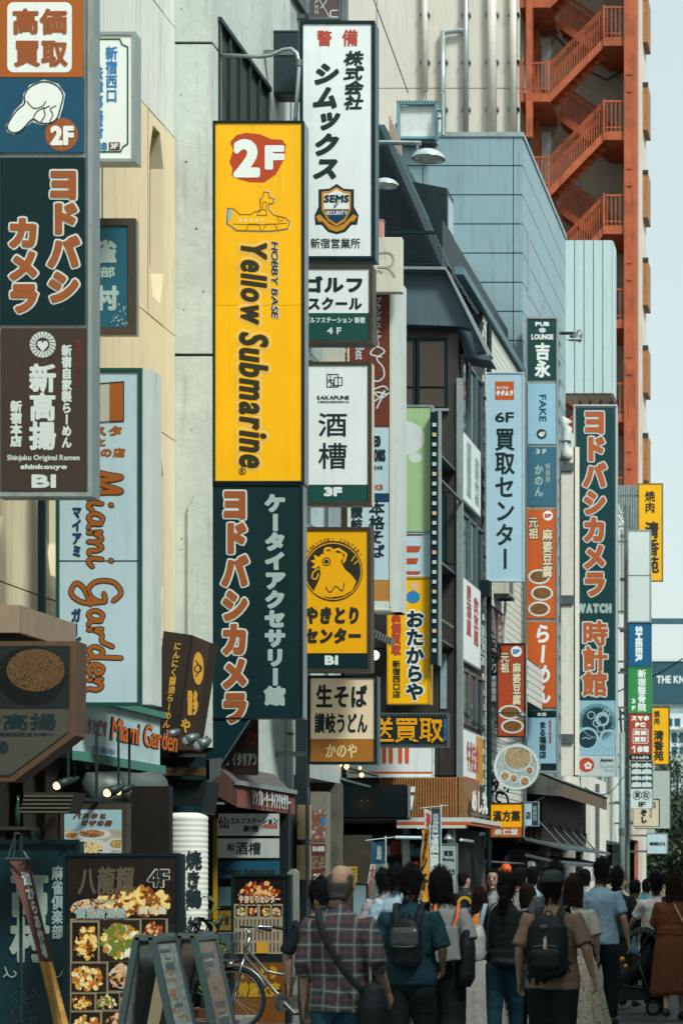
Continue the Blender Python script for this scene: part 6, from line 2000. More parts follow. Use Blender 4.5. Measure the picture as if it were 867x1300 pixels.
for xx, sg in ((8, 1), (82, -1)):
 stroke(q, [(xx, 1228), (xx + 4 * sg, 1238), (xx + 10 * sg, 1240), (xx + 14 * sg, 1236), (xx + 11 * sg, 1233)], 1.6, s_, .014)
 stroke(q, [(xx + 2 * sg, 1236), (xx - 2 * sg, 1240)], 1.4, s_, .014)
 stroke(q, [(76, 1084), (84, 1080), (90, 1086), (86, 1090)], 1.4, s_, .014)
mj.part('flourish', q, GREYT)
q = MB()
random.seed(4)
for _ in range(40):
 fill(q, circ(random.uniform(15, 50), random.uniform(1255, 1300), .5, 5), s_, .014)
mj.part('speckle', q, GREYT)
s = .0052
bn = Thing('banner_strip', 'narrow brown cloth banner hanging aslant with white brushed writing and a food photo', 'banner', tuple(at(22, 1089, s)))
BN = Mphoto('banner_photo', ['6A3A1C', 'A8702C', 'C89A50', 'A8824A'], 5, 9)
def bpt(f, u, d=0.):
 xl = 10 + (70 - 10) * f + 6 * math.sin(f * 2)
 xr_ = 37 + (96 - 37) * f + 4 * math.sin(f * 2)
 y = 1091 + 250 * f
 v = at(xl + (xr_ - xl) * u, y, s)
 return (v.x, v.y + .06 * math.sin(u * 3 + f * 3) - d, v.z)
def bstrip(f0, f1, d=0., n=14, m=4):
 q = MB()
 for i in range(n):
  for j in range(m):
   a0, a1 = f0 + (f1 - f0) * i / n, f0 + (f1 - f0) * (i + 1) / n
   q.quad(bpt(a0, j / m, d), bpt(a1, j / m, d), bpt(a1, (j + 1) / m, d), bpt(a0, (j + 1) / m, d))
 return q
o = bn.part('cloth', bstrip(0, .52), M('banner_brown', '5A3A34', .8, var=.1), smooth=True)
o = bn.part('photo_cloth', bstrip(.52, 1), BN, smooth=True)
m_ = letters(MB(), '溢からあ作場', 0, 0, 20, 100, 1.0, 0, 'v', .8)
A0 = at(0, 100, 1.0)
m_.v = [bpt(.06 + (1 - (v[2] - A0.z) / 100) * .44, .3 + (v[0] - A0.x) / 20 * .5, .006 + (F - v[1]) * .3) for v in m_.v]
bn.part('lettering', m_, OUTL)
bn.part('rod', MB().tube([bpt(0, -.08), bpt(0, 1.08)], .012, 6), DSTEEL)
bn.part('cord', MB().tube([bpt(0, 0), tuple(at(20, 1058, s)), bpt(0, .2)], .007, 4).tube([bpt(0, .75), tuple(at(31, 1081, s)), bpt(0, 1)], .005, 4), STEEL)
bn.part('stand', MB().tube([tuple(at(20, 1058, s)), (at(20, 0, s).x, F * s + .1, at(0, 1058, s).z), (at(20, 0, s).x, F * s + .1, 0)], .012, 5), DSTEEL)
s = .0066
pz = Thing('lit_poster', 'lit pasta and pizza poster in a bronze frame above the big menu board', 'poster', tuple(at(120, 1088, s)))
pz.part('frame', MB().pbox(77, 1020, 161, 1094, s, .12), RUST)
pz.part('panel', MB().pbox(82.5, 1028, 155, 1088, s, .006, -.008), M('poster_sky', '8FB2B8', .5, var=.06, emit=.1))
pz.part('lettering', letters(MB(), 'パスタと', 94, 1032, 136, 1039, s, .014, 'h', .6, .1), M('letter_brown', '6A3A18', .5))
pz.part('lettering', letters(MB(), 'ピザの店', 105, 1041, 144, 1048, s, .014, 'h', .6, .1), M('letter_brown', '6A3A18'))
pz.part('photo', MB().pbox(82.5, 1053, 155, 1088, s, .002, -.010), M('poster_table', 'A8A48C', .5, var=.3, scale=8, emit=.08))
for k, (cx_, cy_, rx_, ry_, fm) in enumerate(((112, 1078, 31, 13, 1), (118, 1059, 24, 7, 4), (150, 1072, 14, 8, 3), (92, 1061, 12, 5, 0))):
 pts = [(max(83, min(154.6, x)), max(1053, min(1087.6, y))) for x, y in circ(cx_, cy_, rx_, 24, ry_)]
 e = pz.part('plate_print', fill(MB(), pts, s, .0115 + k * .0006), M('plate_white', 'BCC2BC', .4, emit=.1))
 pts = [(max(83, min(154.6, x)), max(1053, min(1087.6, y))) for x, y in circ(cx_, cy_ - 1, rx_ * .66, 20, ry_ * .66)]
 pz.part('food_print', fill(MB(), pts, s, .0145 + k * .0006), FM[fm], parent=e)
pz.part('hanger', MB().box(at(120, 0, s).x - .01, at(120, 0, s).x + .01, F * s + .05, F * s + .07, at(0, 1020, s).z, 2.9), DSTEEL)
sf = Thing('open_shop', 'dark open shop front with soffit, duct and wooden doors under the cream building', 'shop front', (-8, 20, 0))
sf.part('back_wall', MB().box(-9.5, -9.3, 8, 23.7, 0, 3.5), DARKIN)
sf.part('end_wall', MB().box(-9.4, -7.12, 23.3, 23.7, 0, 3.5), M('wood_dark', '3A2416'))
sf.part('soffit', MB().box(-9.4, -6.95, 9, 23.7, 3.38, 3.54), M('soffit_dark', '132528', .6, var=.2))
sf.part('fascia', MB().box(-6.95, -6.85, 15.5, 23.6, 3.05, 3.42), M('fascia_dark', '14272A', .5, var=.2, streak=.2))
sf.part('beam', MB().box(-9.4, -6.9, 17.0, 17.12, 2.82, 3.0), M('beam_dark', '1B3033', .5))
sf.part('beam', MB().box(-9.4, -6.6, 19.4, 19.55, 2.55, 2.7), M('beam_dark', '1B3033'))
for px in (2, 36, 64):
 a = at(px, 0, .0068)
 sf.part('post', MB().box(a.x - .04, a.x + .04, F * .0068, F * .0068 + .08, 0, 3.3), M('post_wood', '2A2A22', .6, var=.3))
a = at(98, 0, .0069)
sf.part('door', MB().box(a.x - .8, a.x + .75, F * .0069 + .2, F * .0069 + .3, 0, 2.4), M('door_wood', '1C1612', .55, var=.3, scale=12))
sf.part('window', MB().pbox(30, 1000, 60, 1070, .0070, .05), M('window_dim', '2B4A50', .3, var=.4, scale=4))
q = MB()
for i in range(9):
 q.pbox(36 + i * 2.3, 962, 37.2 + i * 2.3, 1068, .0069, .05, math.sin(i) * .03)
sf.part('curtain', q, M('curtain_rose', '6A5450', .8, var=.3))
q = MB().loft([(at(110, 1003, .0069), .16, .16), (at(150, 1003, .0070), .17, .17), (at(180, 1004, .0071), .16, .16), (at(196, 998, .0072), .14, .14)], 14)
sf.part('duct', q, M('duct_grey', '5A6460', .5, metal=.3, var=.2), smooth=True)
hd2 = Thing('ribbed_hood', 'small ribbed metal hood over the poster at the lower left', 'hood', tuple(at(55, 1030, .0062)))
hd2.part('hood', MB().prism([tuple(at(x, y, .0062)) for x, y in ((33, 1006), (96, 1006), (88, 1032), (25, 1032))], (0, .25, 0)), M('hood_brown', '3A3A34', .5, metal=.2))
q = MB()
for k in range(5):
 q.prism([tuple(at(x, y, .0062) - Vector((0, .012, 0))) for x, y in ((32 - k * 1.4, 1010 + k * 5), (94 - k * 1.4, 1010 + k * 5), (93.6 - k * 1.4, 1011.5 + k * 5), (31.6 - k * 1.4, 1011.5 + k * 5))], (0, .01, 0))
hd2.part('rib', q, M('rib_tan', '6E6A5A', .5))
hd2.part('bracket', MB().box(at(60, 0, .0062).x, at(60, 0, .0062).x + .04, F * .0062 + .2, F * .0062 + 2.0, at(0, 1012, .0062).z, at(0, 1008, .0062).z), DSTEEL)
def spot(label, x, y, s, glow=True, hang=2.9, r=.06, col=None):
 t = Thing('spotlight', label, 'spotlight', tuple(at(x, y, s)))
 c = at(x, y, s)
 t.part('head', MB().loft([(c + Vector((.08, .12, .06)), r * .5, r * .5), (c + Vector((.05, .06, .03)), r, r), (c, r * 1.05, r * 1.05)], 12), col or DSTEEL, smooth=True)
 t.part('lens', MB().ball(c + Vector((-.005, -.012, -.005)), r * .8, r * .18, r * .8), WARM if glow else M('lens_dim', '8A9690', .2))
 t.part('stem', MB().tube([tuple(c + Vector((.06, .08, .04))), (c.x + .06, c.y + .08, max(hang, c.z + .1))], .012, 5), DSTEEL)
spot('lit spotlight at far left in the dark shop ceiling', 74, 997, .0067, r=.04)
spot('second lit spotlight, close to the first in the dark shop ceiling', 82, 995, .0068, r=.028)
spot('brightest lit spotlight over the pasta poster', 138, 1006, .0068, r=.042)
spot('small lit spotlight right of the brightest one', 152, 1005, .0069, r=.03)
spot('left grey floodlight in the row below the hanging box sign', 213, 934, .0079, False, 2.2, .045, STEEL)
spot('middle grey floodlight in the row below the hanging box sign', 237, 940, .0079, False, 2.2, .05, STEEL)
spot('right grey floodlight in the row below the hanging box sign', 252, 946, .0079, False, 2.2, .055, STEEL)
lr = Thing('lamp_rail', 'dark rail carrying the row of floodlights above the lantern', 'rail', tuple(at(235, 965, .0081)))
lr.part('rail', MB().pbox(200, 962, 266, 990, .0081, .3), M('rail_dark', '12262A', .5, var=.2))
lr.part('lip', MB().pbox(196, 975, 262, 985, .0080, .1, -.1), M('wood_dim', '4A3A22', .6, var=.3))
lr.part('end_panel', MB().prism([tuple(at(x, y, .0081)) for x, y in ((262, 965), (280, 962), (278, 985), (262, 1000))], (0, .06, 0)), STEEL)
def aframe(label, x0, x1, ytop, s, w, seed):
 t = Thing('folding_board', label, 'sandwich board', (at((x0 + x1) / 2, 0, s).x, F * s, 0))
 A = at(x0, ytop, s)
 top = A.z
 xm = at((x0 + x1) / 2, 0, s).x
 y0_ = F * s
 Wd = .56
 for sg, spread in ((-1, .21), (1, .25)):
  xf = xm + sg * spread
  def P3(f, y, off=0.):
   return (xm + sg * .03 + (xf - xm) * f + off * sg, y, top * (1 - f))
  for yy in (y0_, y0_ + Wd - .05):
   t.part('rail', MB().prism([P3(0, yy, .0), P3(0, yy, .045), P3(1, yy, .045), P3(1, yy, .0)], (0, .05, 0)), M('board_alu', '566A6C', .35, metal=.6, var=.1))
  t.part('panel', MB().prism([P3(.03, y0_ + .05, .012), P3(.03, y0_ + .05, .03), P3(.95, y0_ + .05, .03), P3(.95, y0_ + .05, .012)], (0, Wd - .1, 0)), Mphoto('board_print%s' % ('' if seed == 0 else '_red'), ['5A6866', '75837F', '687673', '8A6450' if seed else '8A948E', '66736F'], 6, seed))
  for ci, cm in enumerate(('print_pale', 'print_warm', 'print_deep')):
   q = MB()
   rnd = random.Random(seed * 5 + ci + 1)
   z0_ = .08
   while z0_ < .9:
    hh = rnd.uniform(.008, .05)
    if rnd.random() < .6:
     ya = y0_ + rnd.uniform(.07, .2)
     a_, b_ = P3(z0_, ya, .0305 + ci * .001), P3(z0_ + hh, ya, .0305 + ci * .001)
     w_ = rnd.uniform(.1, .3)
     q.quad(a_, b_, (b_[0], b_[1] + w_, b_[2]), (a_[0], a_[1] + w_, a_[2]))
    z0_ += hh + rnd.uniform(.01, .05)
   t.part('print', q, M(cm, ('8A9692', '8E6A50', '4A5A5A')[ci], .4, var=.3, scale=20), kind='stuff')
  t.part('crossbar', MB().prism([P3(0, y0_ + .05, 0.), P3(0, y0_ + .05, .045), P3(.03, y0_ + .05, .045), P3(.03, y0_ + .05, 0.)], (0, Wd - .1, 0)), M('board_alu', '566A6C'))
 t.part('hinge', MB().box(xm - .06, xm + .06, y0_, y0_ + .04, top - .02, top + .02).box(xm - .06, xm + .06, y0_ + Wd - .04, y0_ + Wd, top - .02, top + .02), STEEL)
 t.part('stay', MB().tube([(xm - .2, y0_ + .02, top * .45), (xm + .22, y0_ + .02, top * .45)], .008, 4), STEEL)
 return t
aframe('left aluminium sandwich board opened beside the big menu board', 160, 205, 1190, .0056, 0, 0)
aframe('right aluminium sandwich board with orange print, next to the plants', 222, 250, 1188, .0058, 0, 1)
def leaf(q, p, d, L_, w):
 d = Vector(d).normalized()
 sd = d.cross(Vector((0, 0, 1)))
 sd = sd.normalized() if sd.length > .05 else Vector((1, 0, 0))
 up = sd.cross(d)
 p = Vector(p)
 a = p + d * L_ * .5 + sd * w + up * w * .3
 b_ = p + d * L_ * .5 - sd * w + up * w * .3
 c_ = p + d * L_ * .45
 e_ = p + d * L_ - Vector((0, 0, L_ * .25))
 k = len(q.v)
 q.v += [tuple(p), tuple(a), tuple(e_), tuple(b_), tuple(c_)]
 q.f += [(k, k + 1, k + 4), (k + 1, k + 2, k + 4), (k + 2, k + 3, k + 4), (k + 3, k, k + 4)]
LEAFY = M('leaf_yellow_green', (.12, .13, .03), .6, var=.5, scale=12)
LEAFD = M('leaf_dark_green', (.03, .06, .035), .6, var=.5, scale=12)
def potplant(label, px, s, h, spread, mt, seed, n=60, ll=.16):
 random.seed(seed)
 c = at(px, 0, s)
 t = Thing('pot_plant', label, 'plant', (c.x, c.y, 0))
 t.part('pot', MB().loft([((c.x, c.y, 0), .12, .12), ((c.x, c.y, .26), .16, .16), ((c.x, c.y, .3), .17, .17)], 14), M('pot_clay', '5A3A2C', .7, var=.2))
 q = MB()
 stems = MB()
 for i in range(9):
  a = random.uniform(0, 6.28)
  r_ = random.uniform(.1, 1) * spread
  top = Vector((c.x + r_ * math.cos(a), c.y + r_ * math.sin(a), h * random.uniform(.6, 1)))
  base = Vector((c.x, c.y, .25))
  mid = base.lerp(top, .5) + Vector((0, 0, .1))
  stems.tube([tuple(base), tuple(mid), tuple(top)], .008, 4)
  for k in range(n // 9 + 3):
   f = random.uniform(.25, 1)
   p = base.lerp(mid, f * 2) if f < .5 else mid.lerp(top, f * 2 - 1)
   leaf(q, p, (random.uniform(-1, 1), random.uniform(-1, 1), random.uniform(-.1, .8)), random.uniform(.6, 1.3) * ll, ll * .22)
 t.part('stem', stems, M('stem_green', (.06, .08, .03), .7))
 t.part('foliage', q, mt)
potplant('bushy yellow-green pot plant at the foot of the lantern, left of the bicycle', 262, .0078, 1.0, .32, LEAFY, 21, 130, .15)
potplant('dark leafy pot plant behind the right sandwich board', 238, .0072, 1.45, .35, LEAFD, 22, 150, .18)
def bicycle():
 s = .0082
 Yb = F * s
 t = Thing('bicycle', 'city bicycle with a wire front basket parked before the chicken menu board', 'bicycle', (at(325, 0, s).x, Yb, 0))
 FR = M('bike_frame', '6E7068', .35, metal=.5, var=.15)
 CH = M('bike_chrome', 'A8B0AE', .2, metal=.9, var=.1)
 TY = M('tyre_black', '10181A', .8)
 def p(x, y, dy=0.):
  v = at(x, y, s)
  return (v.x, Yb + dy, v.z)
 wr = .325
 hx0, hx1 = at(296, 0, s).x, at(296, 0, s).x + 1.05
 def wheel(hx):
  q = MB()
  n = 36
  q.tube([(hx + wr * math.cos(2 * math.pi * i / n), Yb, wr + wr * math.sin(2 * math.pi * i / n)) for i in range(n + 1)], .02, 8, cap=False)
  w = t.part('wheel', q, TY, smooth=True)
  q = MB().tube([(hx + (wr - .025) * math.cos(2 * math.pi * i / n), Yb, wr + (wr - .025) * math.sin(2 * math.pi * i / n)) for i in range(n + 1)], .012, 6, cap=False)
  t.part('rim', q, CH, parent=w, smooth=True)
  q = MB()
  for i in range(24):
   a = 2 * math.pi * i / 24
   q.tube([(hx + .02 * math.cos(a + .8), Yb + (.02 if i % 2 else -.02), wr + .02 * math.sin(a + .8)), (hx + (wr - .03) * math.cos(a), Yb, wr + (wr - .03) * math.sin(a))], .0022, 3)
  t.part('spokes', q, CH, parent=w)
  t.part('hub', MB().tube([(hx, Yb - .05, wr), (hx, Yb + .05, wr)], .02, 8), CH, parent=w)
  q = MB().tube([(hx + (wr + .035) * math.cos(a), Yb, wr + (wr + .035) * math.sin(a)) for a in [R(20 + 8 * i) for i in range(18)]], .022, 6)
  t.part('mudguard', q, FR, smooth=True)
 wheel(hx0)
 wheel(hx1)
 head_top = (hx0 + .17, Yb, .98)
 head_bot = (hx0 + .12, Yb, .78)
 bb_ = (hx0 + .55, Yb, .30)
 seat_top = (hx0 + .75, Yb, .86)
 q = MB()
 q.tube([head_bot, (bb_[0] - .05, Yb, .34), bb_], .019, 8)
 q.tube([(hx0 + .14, Yb, .86), (hx0 + .35, Yb, .62), (hx0 + .66, Yb, .56)], .016, 8)
 q.tube([bb_, seat_top], .017, 8)
 q.tube([bb_, (hx1, Yb - .04, wr)], .012, 6)
 q.tube([bb_, (hx1, Yb + .04, wr)], .012, 6)
 q.tube([(hx0 + .70, Yb, .70), (hx1, Yb - .04, wr)], .010, 6)
 q.tube([(hx0 + .70, Yb, .70), (hx1, Yb + .04, wr)], .010, 6)
 t.part('frame', q, FR, smooth=True)
 q = MB()
 for dy in (-.045, .045):
  q.tube([(hx0 + .125, Yb + dy, .76), (hx0 + .06, Yb + dy, .55), (hx0, Yb + dy, wr)], .012, 6)
 q.tube([head_bot, head_top], .02, 8)
 t.part('fork', q, CH, smooth=True)
 q = MB()
 q.tube([head_top, (head_top[0] - .02, Yb, 1.06)], .014, 6)
 for sg in (-1, 1):
  q.tube([(head_top[0] - .02, Yb, 1.06), (head_top[0] - .05, Yb + sg * .14, 1.09), (head_top[0] + .16, Yb + sg * .27, 1.08), (head_top[0] + .28, Yb + sg * .27, 1.06)], .011, 6)
 hbar = t.part('handlebar', q, CH, smooth=True)
 for sg in (-1, 1):
  t.part('grip', MB().tube([(head_top[0] + .17, Yb + sg * .27, 1.08), (head_top[0] + .30, Yb + sg * .27, 1.055)], .017, 8), TY, parent=hbar)
  t.part('brake_lever', MB().tube([(head_top[0] + .1, Yb + sg * .25, 1.07), (head_top[0] + .2, Yb + sg * .25, 1.03)], .006, 5), CH, parent=hbar)
 t.part('saddle', MB().loft([((seat_top[0] - .14, Yb, .93), .03, .03), ((seat_top[0] - .02, Yb, .94), .06, .035), ((seat_top[0] + .12, Yb, .945), .10, .045), ((seat_top[0] + .15, Yb, .94), .08, .03)], 12), TY, smooth=True)
 t.part('seat_post', MB().tube([seat_top, (seat_top[0] + .02, Yb, .93)], .012, 6), CH)
 bx0, bx1 = hx0 - .34, hx0 + .04
 q = MB()
 zb, zt = .74, 1.02
 for z, e in ((zb, .03), (zb + .09, .02), (zb + .18, .01), (zt, 0)):
  r_ = .007 if z == zt else .003
  q.tube([(bx0 + e, Yb - .16 + e, z), (bx1 - e, Yb - .16 + e, z), (bx1 - e, Yb + .16 - e, z), (bx0 + e, Yb + .16 - e, z), (bx0 + e, Yb - .16 + e, z)], r_, 4)
 for i in range(15):
  x = bx0 + (bx1 - bx0) * i / 14
  for dy in (-.16, .16):
   q.tube([(x, Yb + dy, zt), (x + (.02 if i < 7 else -.02), Yb + dy * .82, zb)], .0028, 3)
  q.tube([(x, Yb - .13, zb), (x, Yb + .13, zb)], .0025, 3)
 for i in range(10):
  y_ = Yb - .16 + .32 * i / 9
  for x in (bx0, bx1):
   q.tube([(x, y_, zt), (x + (.03 if x == bx0 else -.03), y_, zb)], .0028, 3)
 t.part('basket', q, M('basket_wire', '6E7A78', .3, metal=.7), kind=None)
 q = MB()
 q.ring((bb_[0], Yb - .06, bb_[2]), .05, .09, 20)
 q.tube([(bb_[0], Yb - .06, bb_[2]), (bb_[0] + .12, Yb - .09, bb_[2] - .11)], .01, 5)
 t.part('crank', q, CH)
 t.part('pedal', MB().box(bb_[0] + .08, bb_[0] + .17, Yb - .16, Yb - .08, bb_[2] - .125, bb_[2] - .105), TY)
 t.part('pedal', MB().box(bb_[0] - .17, bb_[0] - .08, Yb + .08, Yb + .16, bb_[2] + .105, bb_[2] + .125), TY)
 t.part('chain_guard', MB().prism([(bb_[0] - .1, Yb - .05, bb_[2] + .09), (hx1, Yb - .05, wr + .04), (hx1, Yb - .05, wr - .04), (bb_[0] - .1, Yb - .05, bb_[2] - .09)], (0, .01, 0)), FR)
 t.part('head_lamp', MB().loft([((hx0 + .02, Yb - .06, .7), .03, .03), ((hx0 - .05, Yb - .06, .7), .035, .035)], 10), CH, smooth=True)
 t.part('kickstand', MB().tube([(hx1, Yb - .06, wr), (hx1 + .06, Yb - .16, .01)], .008, 5), CH)
bicycle()
def flag(label, x0, x1, y0, y1, s, px, mats, txt=None, tcol=None, lean=0., group='tall narrow banner flags in front of the corner shop'):
 t = Thing('banner_flag', label, 'banner', (at(px, 0, s).x, F * s, 0), group)
 a, c = at(x0, y0, s), at(x1, y1, s)
 t.part('pole', MB().tube([(at(px, 0, s).x + lean, F * s + .02, 0), (at(px, 0, s).x, F * s + .02, a.z + .08)], .014, 6), M('pole_white', 'B9C2BF', .4))
 t.part('crossbar', MB().tube([(min(a.x, at(px, 0, s).x) - .05, F * s + .02, a.z + .01), (max(c.x, at(px, 0, s).x) + .12, F * s + .02, a.z + .06)], .010, 5), M('pole_white', 'B9C2BF'))
 t.part('base', MB().loft([((at(px, 0, s).x + lean, F * s, 0), .2, .2), ((at(px, 0, s).x + lean, F * s, .12), .17, .17)], 14), DSTEEL)
 n, m = 16, 6
 def fp(f, u, d=0.):
  x = a.x + (c.x - a.x) * u + .035 * math.sin(f * 6 + 1) * (1 - u) + lean * f * .6
  return (x, F * s + .05 * math.sin(u * 4 + f * 5) - d, a.z + (c.z - a.z) * f)
 for (u0, u1, f0, f1, mt) in mats:
  q = MB()
  for i in range(n):
   for j in range(m):
    A_, B_ = f0 + (f1 - f0) * i / n, f0 + (f1 - f0) * (i + 1) / n
    C_, D_ = u0 + (u1 - u0) * j / m, u0 + (u1 - u0) * (j + 1) / m
    q.quad(fp(A_, C_), fp(B_, C_), fp(B_, D_), fp(A_, D_))
  t.part('cloth', q, mt)
 if txt:
  for (tx, u0, u1, f0, f1, mt) in txt:
   m_ = letters(MB(), tx, 0, 0, 20, 100, 1.0, 0, 'v', 1.4)
   A0 = at(0, 100, 1.0)
   m_.v = [fp(f0 + (1 - (v[2] - A0.z) / 100) * (f1 - f0), u0 + (v[0] - A0.x) / 20 * (u1 - u0), .006 + (F - v[1]) * .15) for v in m_.v]
   t.part('lettering', m_, mt)
 return t
FB = M('flag_blue', '1C5068', .8, var=.1)
FW = M('flag_white', 'C2C8C2', .8, var=.06)
FY = M('flag_yellow', 'C08A30', .8, var=.08)
flag('blue and white banner flag with red writing, nearest, beside the bald man', 468, 490, 1068, 1175, .0118, 489, [(0, 1, 0, .27, FB), (0, .35, .27, 1, FW), (.35, 1, .27, 1, M('flag_grey', '7C8A88', .8, var=.3))],
 [('大盛定食', .05, .32, .28, .95, RED), ('鮪', .35, .75, .05, .22, OUTL)])
flag('tall blue and white banner flag with white figures before the corner shop', 536, 559, 1027, 1130, .0135, 559, [(0, .42, 0, 1, FW), (.42, 1, 0, 1, FB)], [('海鮮丼', .06, .36, .04, .7, RED), ('居酒屋', .5, .92, .06, .8, OUTL)])
flag('yellow banner flag with black brush strokes, leaning left of the blue one', 533, 544, 1053, 1145, .0134, 545, [(0, 1, 0, 1, FY)], [('ランチ', .15, .85, .05, .85, YDARK)], lean=.05)
s = .0137
aw2 = Thing('striped_awning', 'white and orange striped awning strip along the corner shop front', 'awning', tuple(at(560, 1052, s)))
q = MB(); q.pbox(505, 1038, 592, 1043.5, s, .35, -.1)
aw2.part('top_band', q, M('band_white', 'C6CCC6', .5))
q = MB(); q.pbox(505, 1043.8, 592, 1047.5, s, .30, -.1)
aw2.part('orange_band', q, M('band_orange', 'C4582A', .5))
q = MB(); q.pbox(505, 1047.8, 592, 1051.5, s, .25, -.1)
aw2.part('lower_band', q, M('band_white', 'C6CCC6'))
Xa = at(592, 0, s).x
q = MB()
q.box(Xa, Xa + .12, F * s - .1, F * s + 3.2, at(0, 1043.5, s).z, at(0, 1038, s).z)
aw2.part('return_band', q, M('band_white', 'C6CCC6'))
q = MB()
q.box(Xa, Xa + .10, F * s - .1, F * s + 3.2, at(0, 1047.5, s).z, at(0, 1043.8, s).z)
aw2.part('return_orange', q, M('band_orange', 'C4582A'))
tb = Thing('tube_light', 'lit white tube lights under the striped awning', 'lamp', tuple(at(540, 1059, s)))
tb.part('tube', MB().tube([tuple(at(502, 1063, s)), tuple(at(535, 1063.5, s))], .03, 6), COOLL)
tb.part('tube', MB().tube([tuple(at(585, 1066, s)), tuple(at(600, 1068, .0142))], .025, 6), COOLL)
tb.part('holder', MB().tube([tuple(at(502, 1060.5, s)), tuple(at(535, 1061, s))], .02, 5), DSTEEL)
mcs = Thing('wall_letter_sign', 'white cut-out letter shapes at the left end of the wooden slats', 'sign', tuple(at(520, 1030, .01385)))
q = MB()
fill(q, [(518, 999), (528, 999), (524, 1028), (518, 1028)], .01385, .07)
e = mcs.part('letter_shape', q, WHITE)
mcs.part('letter_line', MB().pbox(517, 1006, 528, 1008, .01385, .01, -.09), BLACK)
q = MB(); fill(q, circ(526.5, 1026, 2.6, 14), .01385, .08)
mcs.part('round_dot', q, STEEL)
cw = Thing('corner_letter_sign', 'white lettering on the orange wood corner of the corner shop', 'sign', (-6.49, 39.4, 2.8))
m_ = letters(MB(), 'めし丸', 0, 0, 100, 100, 1.0, 0, 'h', 2.5)
A0 = at(0, 100, 1.0)
z0_, z1_ = at(0, 1030, S4).z, at(0, 1000, S4).z
m_.v = [(-6.49 + (F - v[1]) * .5, 39.4 + (v[0] - A0.x) / 100 * 1.8, z0_ + (v[2] - A0.z) / 100 * (z1_ - z0_)) for v in m_.v]
cw.part('lettering', m_, WHITE)
cw.part('rail', MB().box(-6.5, -6.488, 39.3, 41.4, z0_ - .06, z0_ - .02), STEEL)
sn = sign('shop_notice', 'pale standing buyback notice board in the corner shop window', 'notice board', (558, 1071, 580.5, 1150), .0136, T=.08, frame=ALU, fw=1, side=ALU, panels=[(559, 1072, 579.5, 1149, M('notice_pale', '9AAEAE', .5, var=.06))],
 texts=[('買取', 563, 1080, 575, 1087, 'h', BLACK, .3), ('Buying', 562, 1089, 576, 1094, 'h', BLACK, .2), ('カメラ', 562, 1103, 577, 1111, 'h', BLACK, .3), ('修理', 563, 1121, 575, 1128, 'h', BLACK, .3)], wall=None)
sn.part('stand', MB().pbox(567, 1150, 571, 1233, .0136, .05, .02), STEEL)
sl = Thing('downlight', 'small lamp hanging over the pale notice board', 'lamp', tuple(at(569, 1066, .0137)))
sl.part('shade', MB().loft([(at(569, 1058, .0137), .03, .03), (at(569, 1063, .0137), .06, .06), (at(569, 1066, .0137), .12, .12)], 12), ALU, smooth=True)
sl.part('stem', MB().tube([tuple(at(569, 1050, .0137)), tuple(at(569, 1058, .0137))], .012, 4), STEEL)
ss = Thing('standing_screen', 'pale standing display screen behind the bald man', 'display', (at(457, 0, .0115).x, F * .0115, 0))
ss.part('frame', MB().pbox(447, 1122, 466, 1250, .0115, .08), DTEAL)
ss.part('panel', MB().pbox(448.5, 1124, 464.5, 1200, .0115, .006, -.008), M('screen_pale', '7F9AA0', .3, var=.05))
yn = Thing('yellow_notice', 'small yellow notice on the dark wall behind the bald man', 'notice', tuple(at(447, 1118, .0122)))
yn.part('panel', MB().pbox(440, 1100, 453, 1120, .0122, .02), M('notice_yellow', 'A8901C', .5))
q = MB()
for k in range(4):
 q.pbox(442, 1103 + k * 4, 451, 1104.2 + k * 4, .0122, .002, -.004)
yn.part('print_line', q, YDARK)
yn.part('backing', MB().pbox(436, 1060, 470, 1255, .0122, .1, .03), M('wall_brown_dim', '3A342A', .7, var=.3))
rb = Thing('red_menu_stand', 'narrow stand with red lettering left of the nearest flag', 'stand', (at(471, 0, .0117).x, F * .0117, 0))
rb.part('board', MB().pbox(467, 1120, 475, 1245, .0117, .04, .1), M('stand_dim', '6A6A60', .6, var=.2))
sb = Thing('side_street_building', 'dim building front closing the side street behind the flags', 'building', (-10, 38.9, 0))
sb.part('wall', MB().box(-16, -9.0, 36.5, 39.0, 0, 9), M('dim_wall', '59625E', .7, var=.2, streak=.25))
for k in range(3):
 sb.part('window', MB().box(-9.02, -8.98, 37 + 0, 38.5, 1 + k * 2.6, 2.6 + k * 2.6), GLASS)
s = .0118
br = Thing('barrier_sign', 'yellow construction style barrier sign with black numerals behind the walkers', 'barrier', (at(588, 0, s).x, F * s, 0))
q = MB()
q.pbox(579, 1152, 598, 1156, s, .05)
q.pbox(578, 1150, 581, 1255, s, .05, .01)
q.pbox(597, 1150, 600, 1255, s, .05, .01)
q.pbox(579, 1225, 598, 1229, s, .04)
br.part('frame', q, STEEL)
br.part('panel', MB().pbox(580, 1165, 598, 1200, s, .02, -.01), M('plate_orange', 'B07A1A', .5, var=.2))
br.part('panel', MB().pbox(579, 1208, 599, 1236, s, .02, -.012), M('plate_yellow', 'C49A1A', .5, var=.1))
br.part('lettering', letters(MB(), '55', 582, 1215, 596, 1229, s, .016, 'h', 1.2), YDARK)
q = MB(); q.ring((at(590, 0, s).x, F * s - .03, at(0, 1147, s).z), 6 * s, 9.5 * s, 20, 0, 180)
br.part('hoop', q, M('plate_yellow', 'C49A1A'))
s = .0182
sw = Thing('slatted_shop', 'dark wooden slatted upper floor shop with a worn awning under the tall column sign', 'shop front', (-7, 50, 0))
Ya, Yb_ = F * wx(686, -6.5), F * wx(742, -6.5)
zs0, zs1 = 2.45, 3.75
sw.part('box', MB().box(-8.5, -6.53, Ya, Yb_, zs0, zs1), M('slat_backing_dark', '141C1C', .7, var=.3))
q = MB()
n = 44
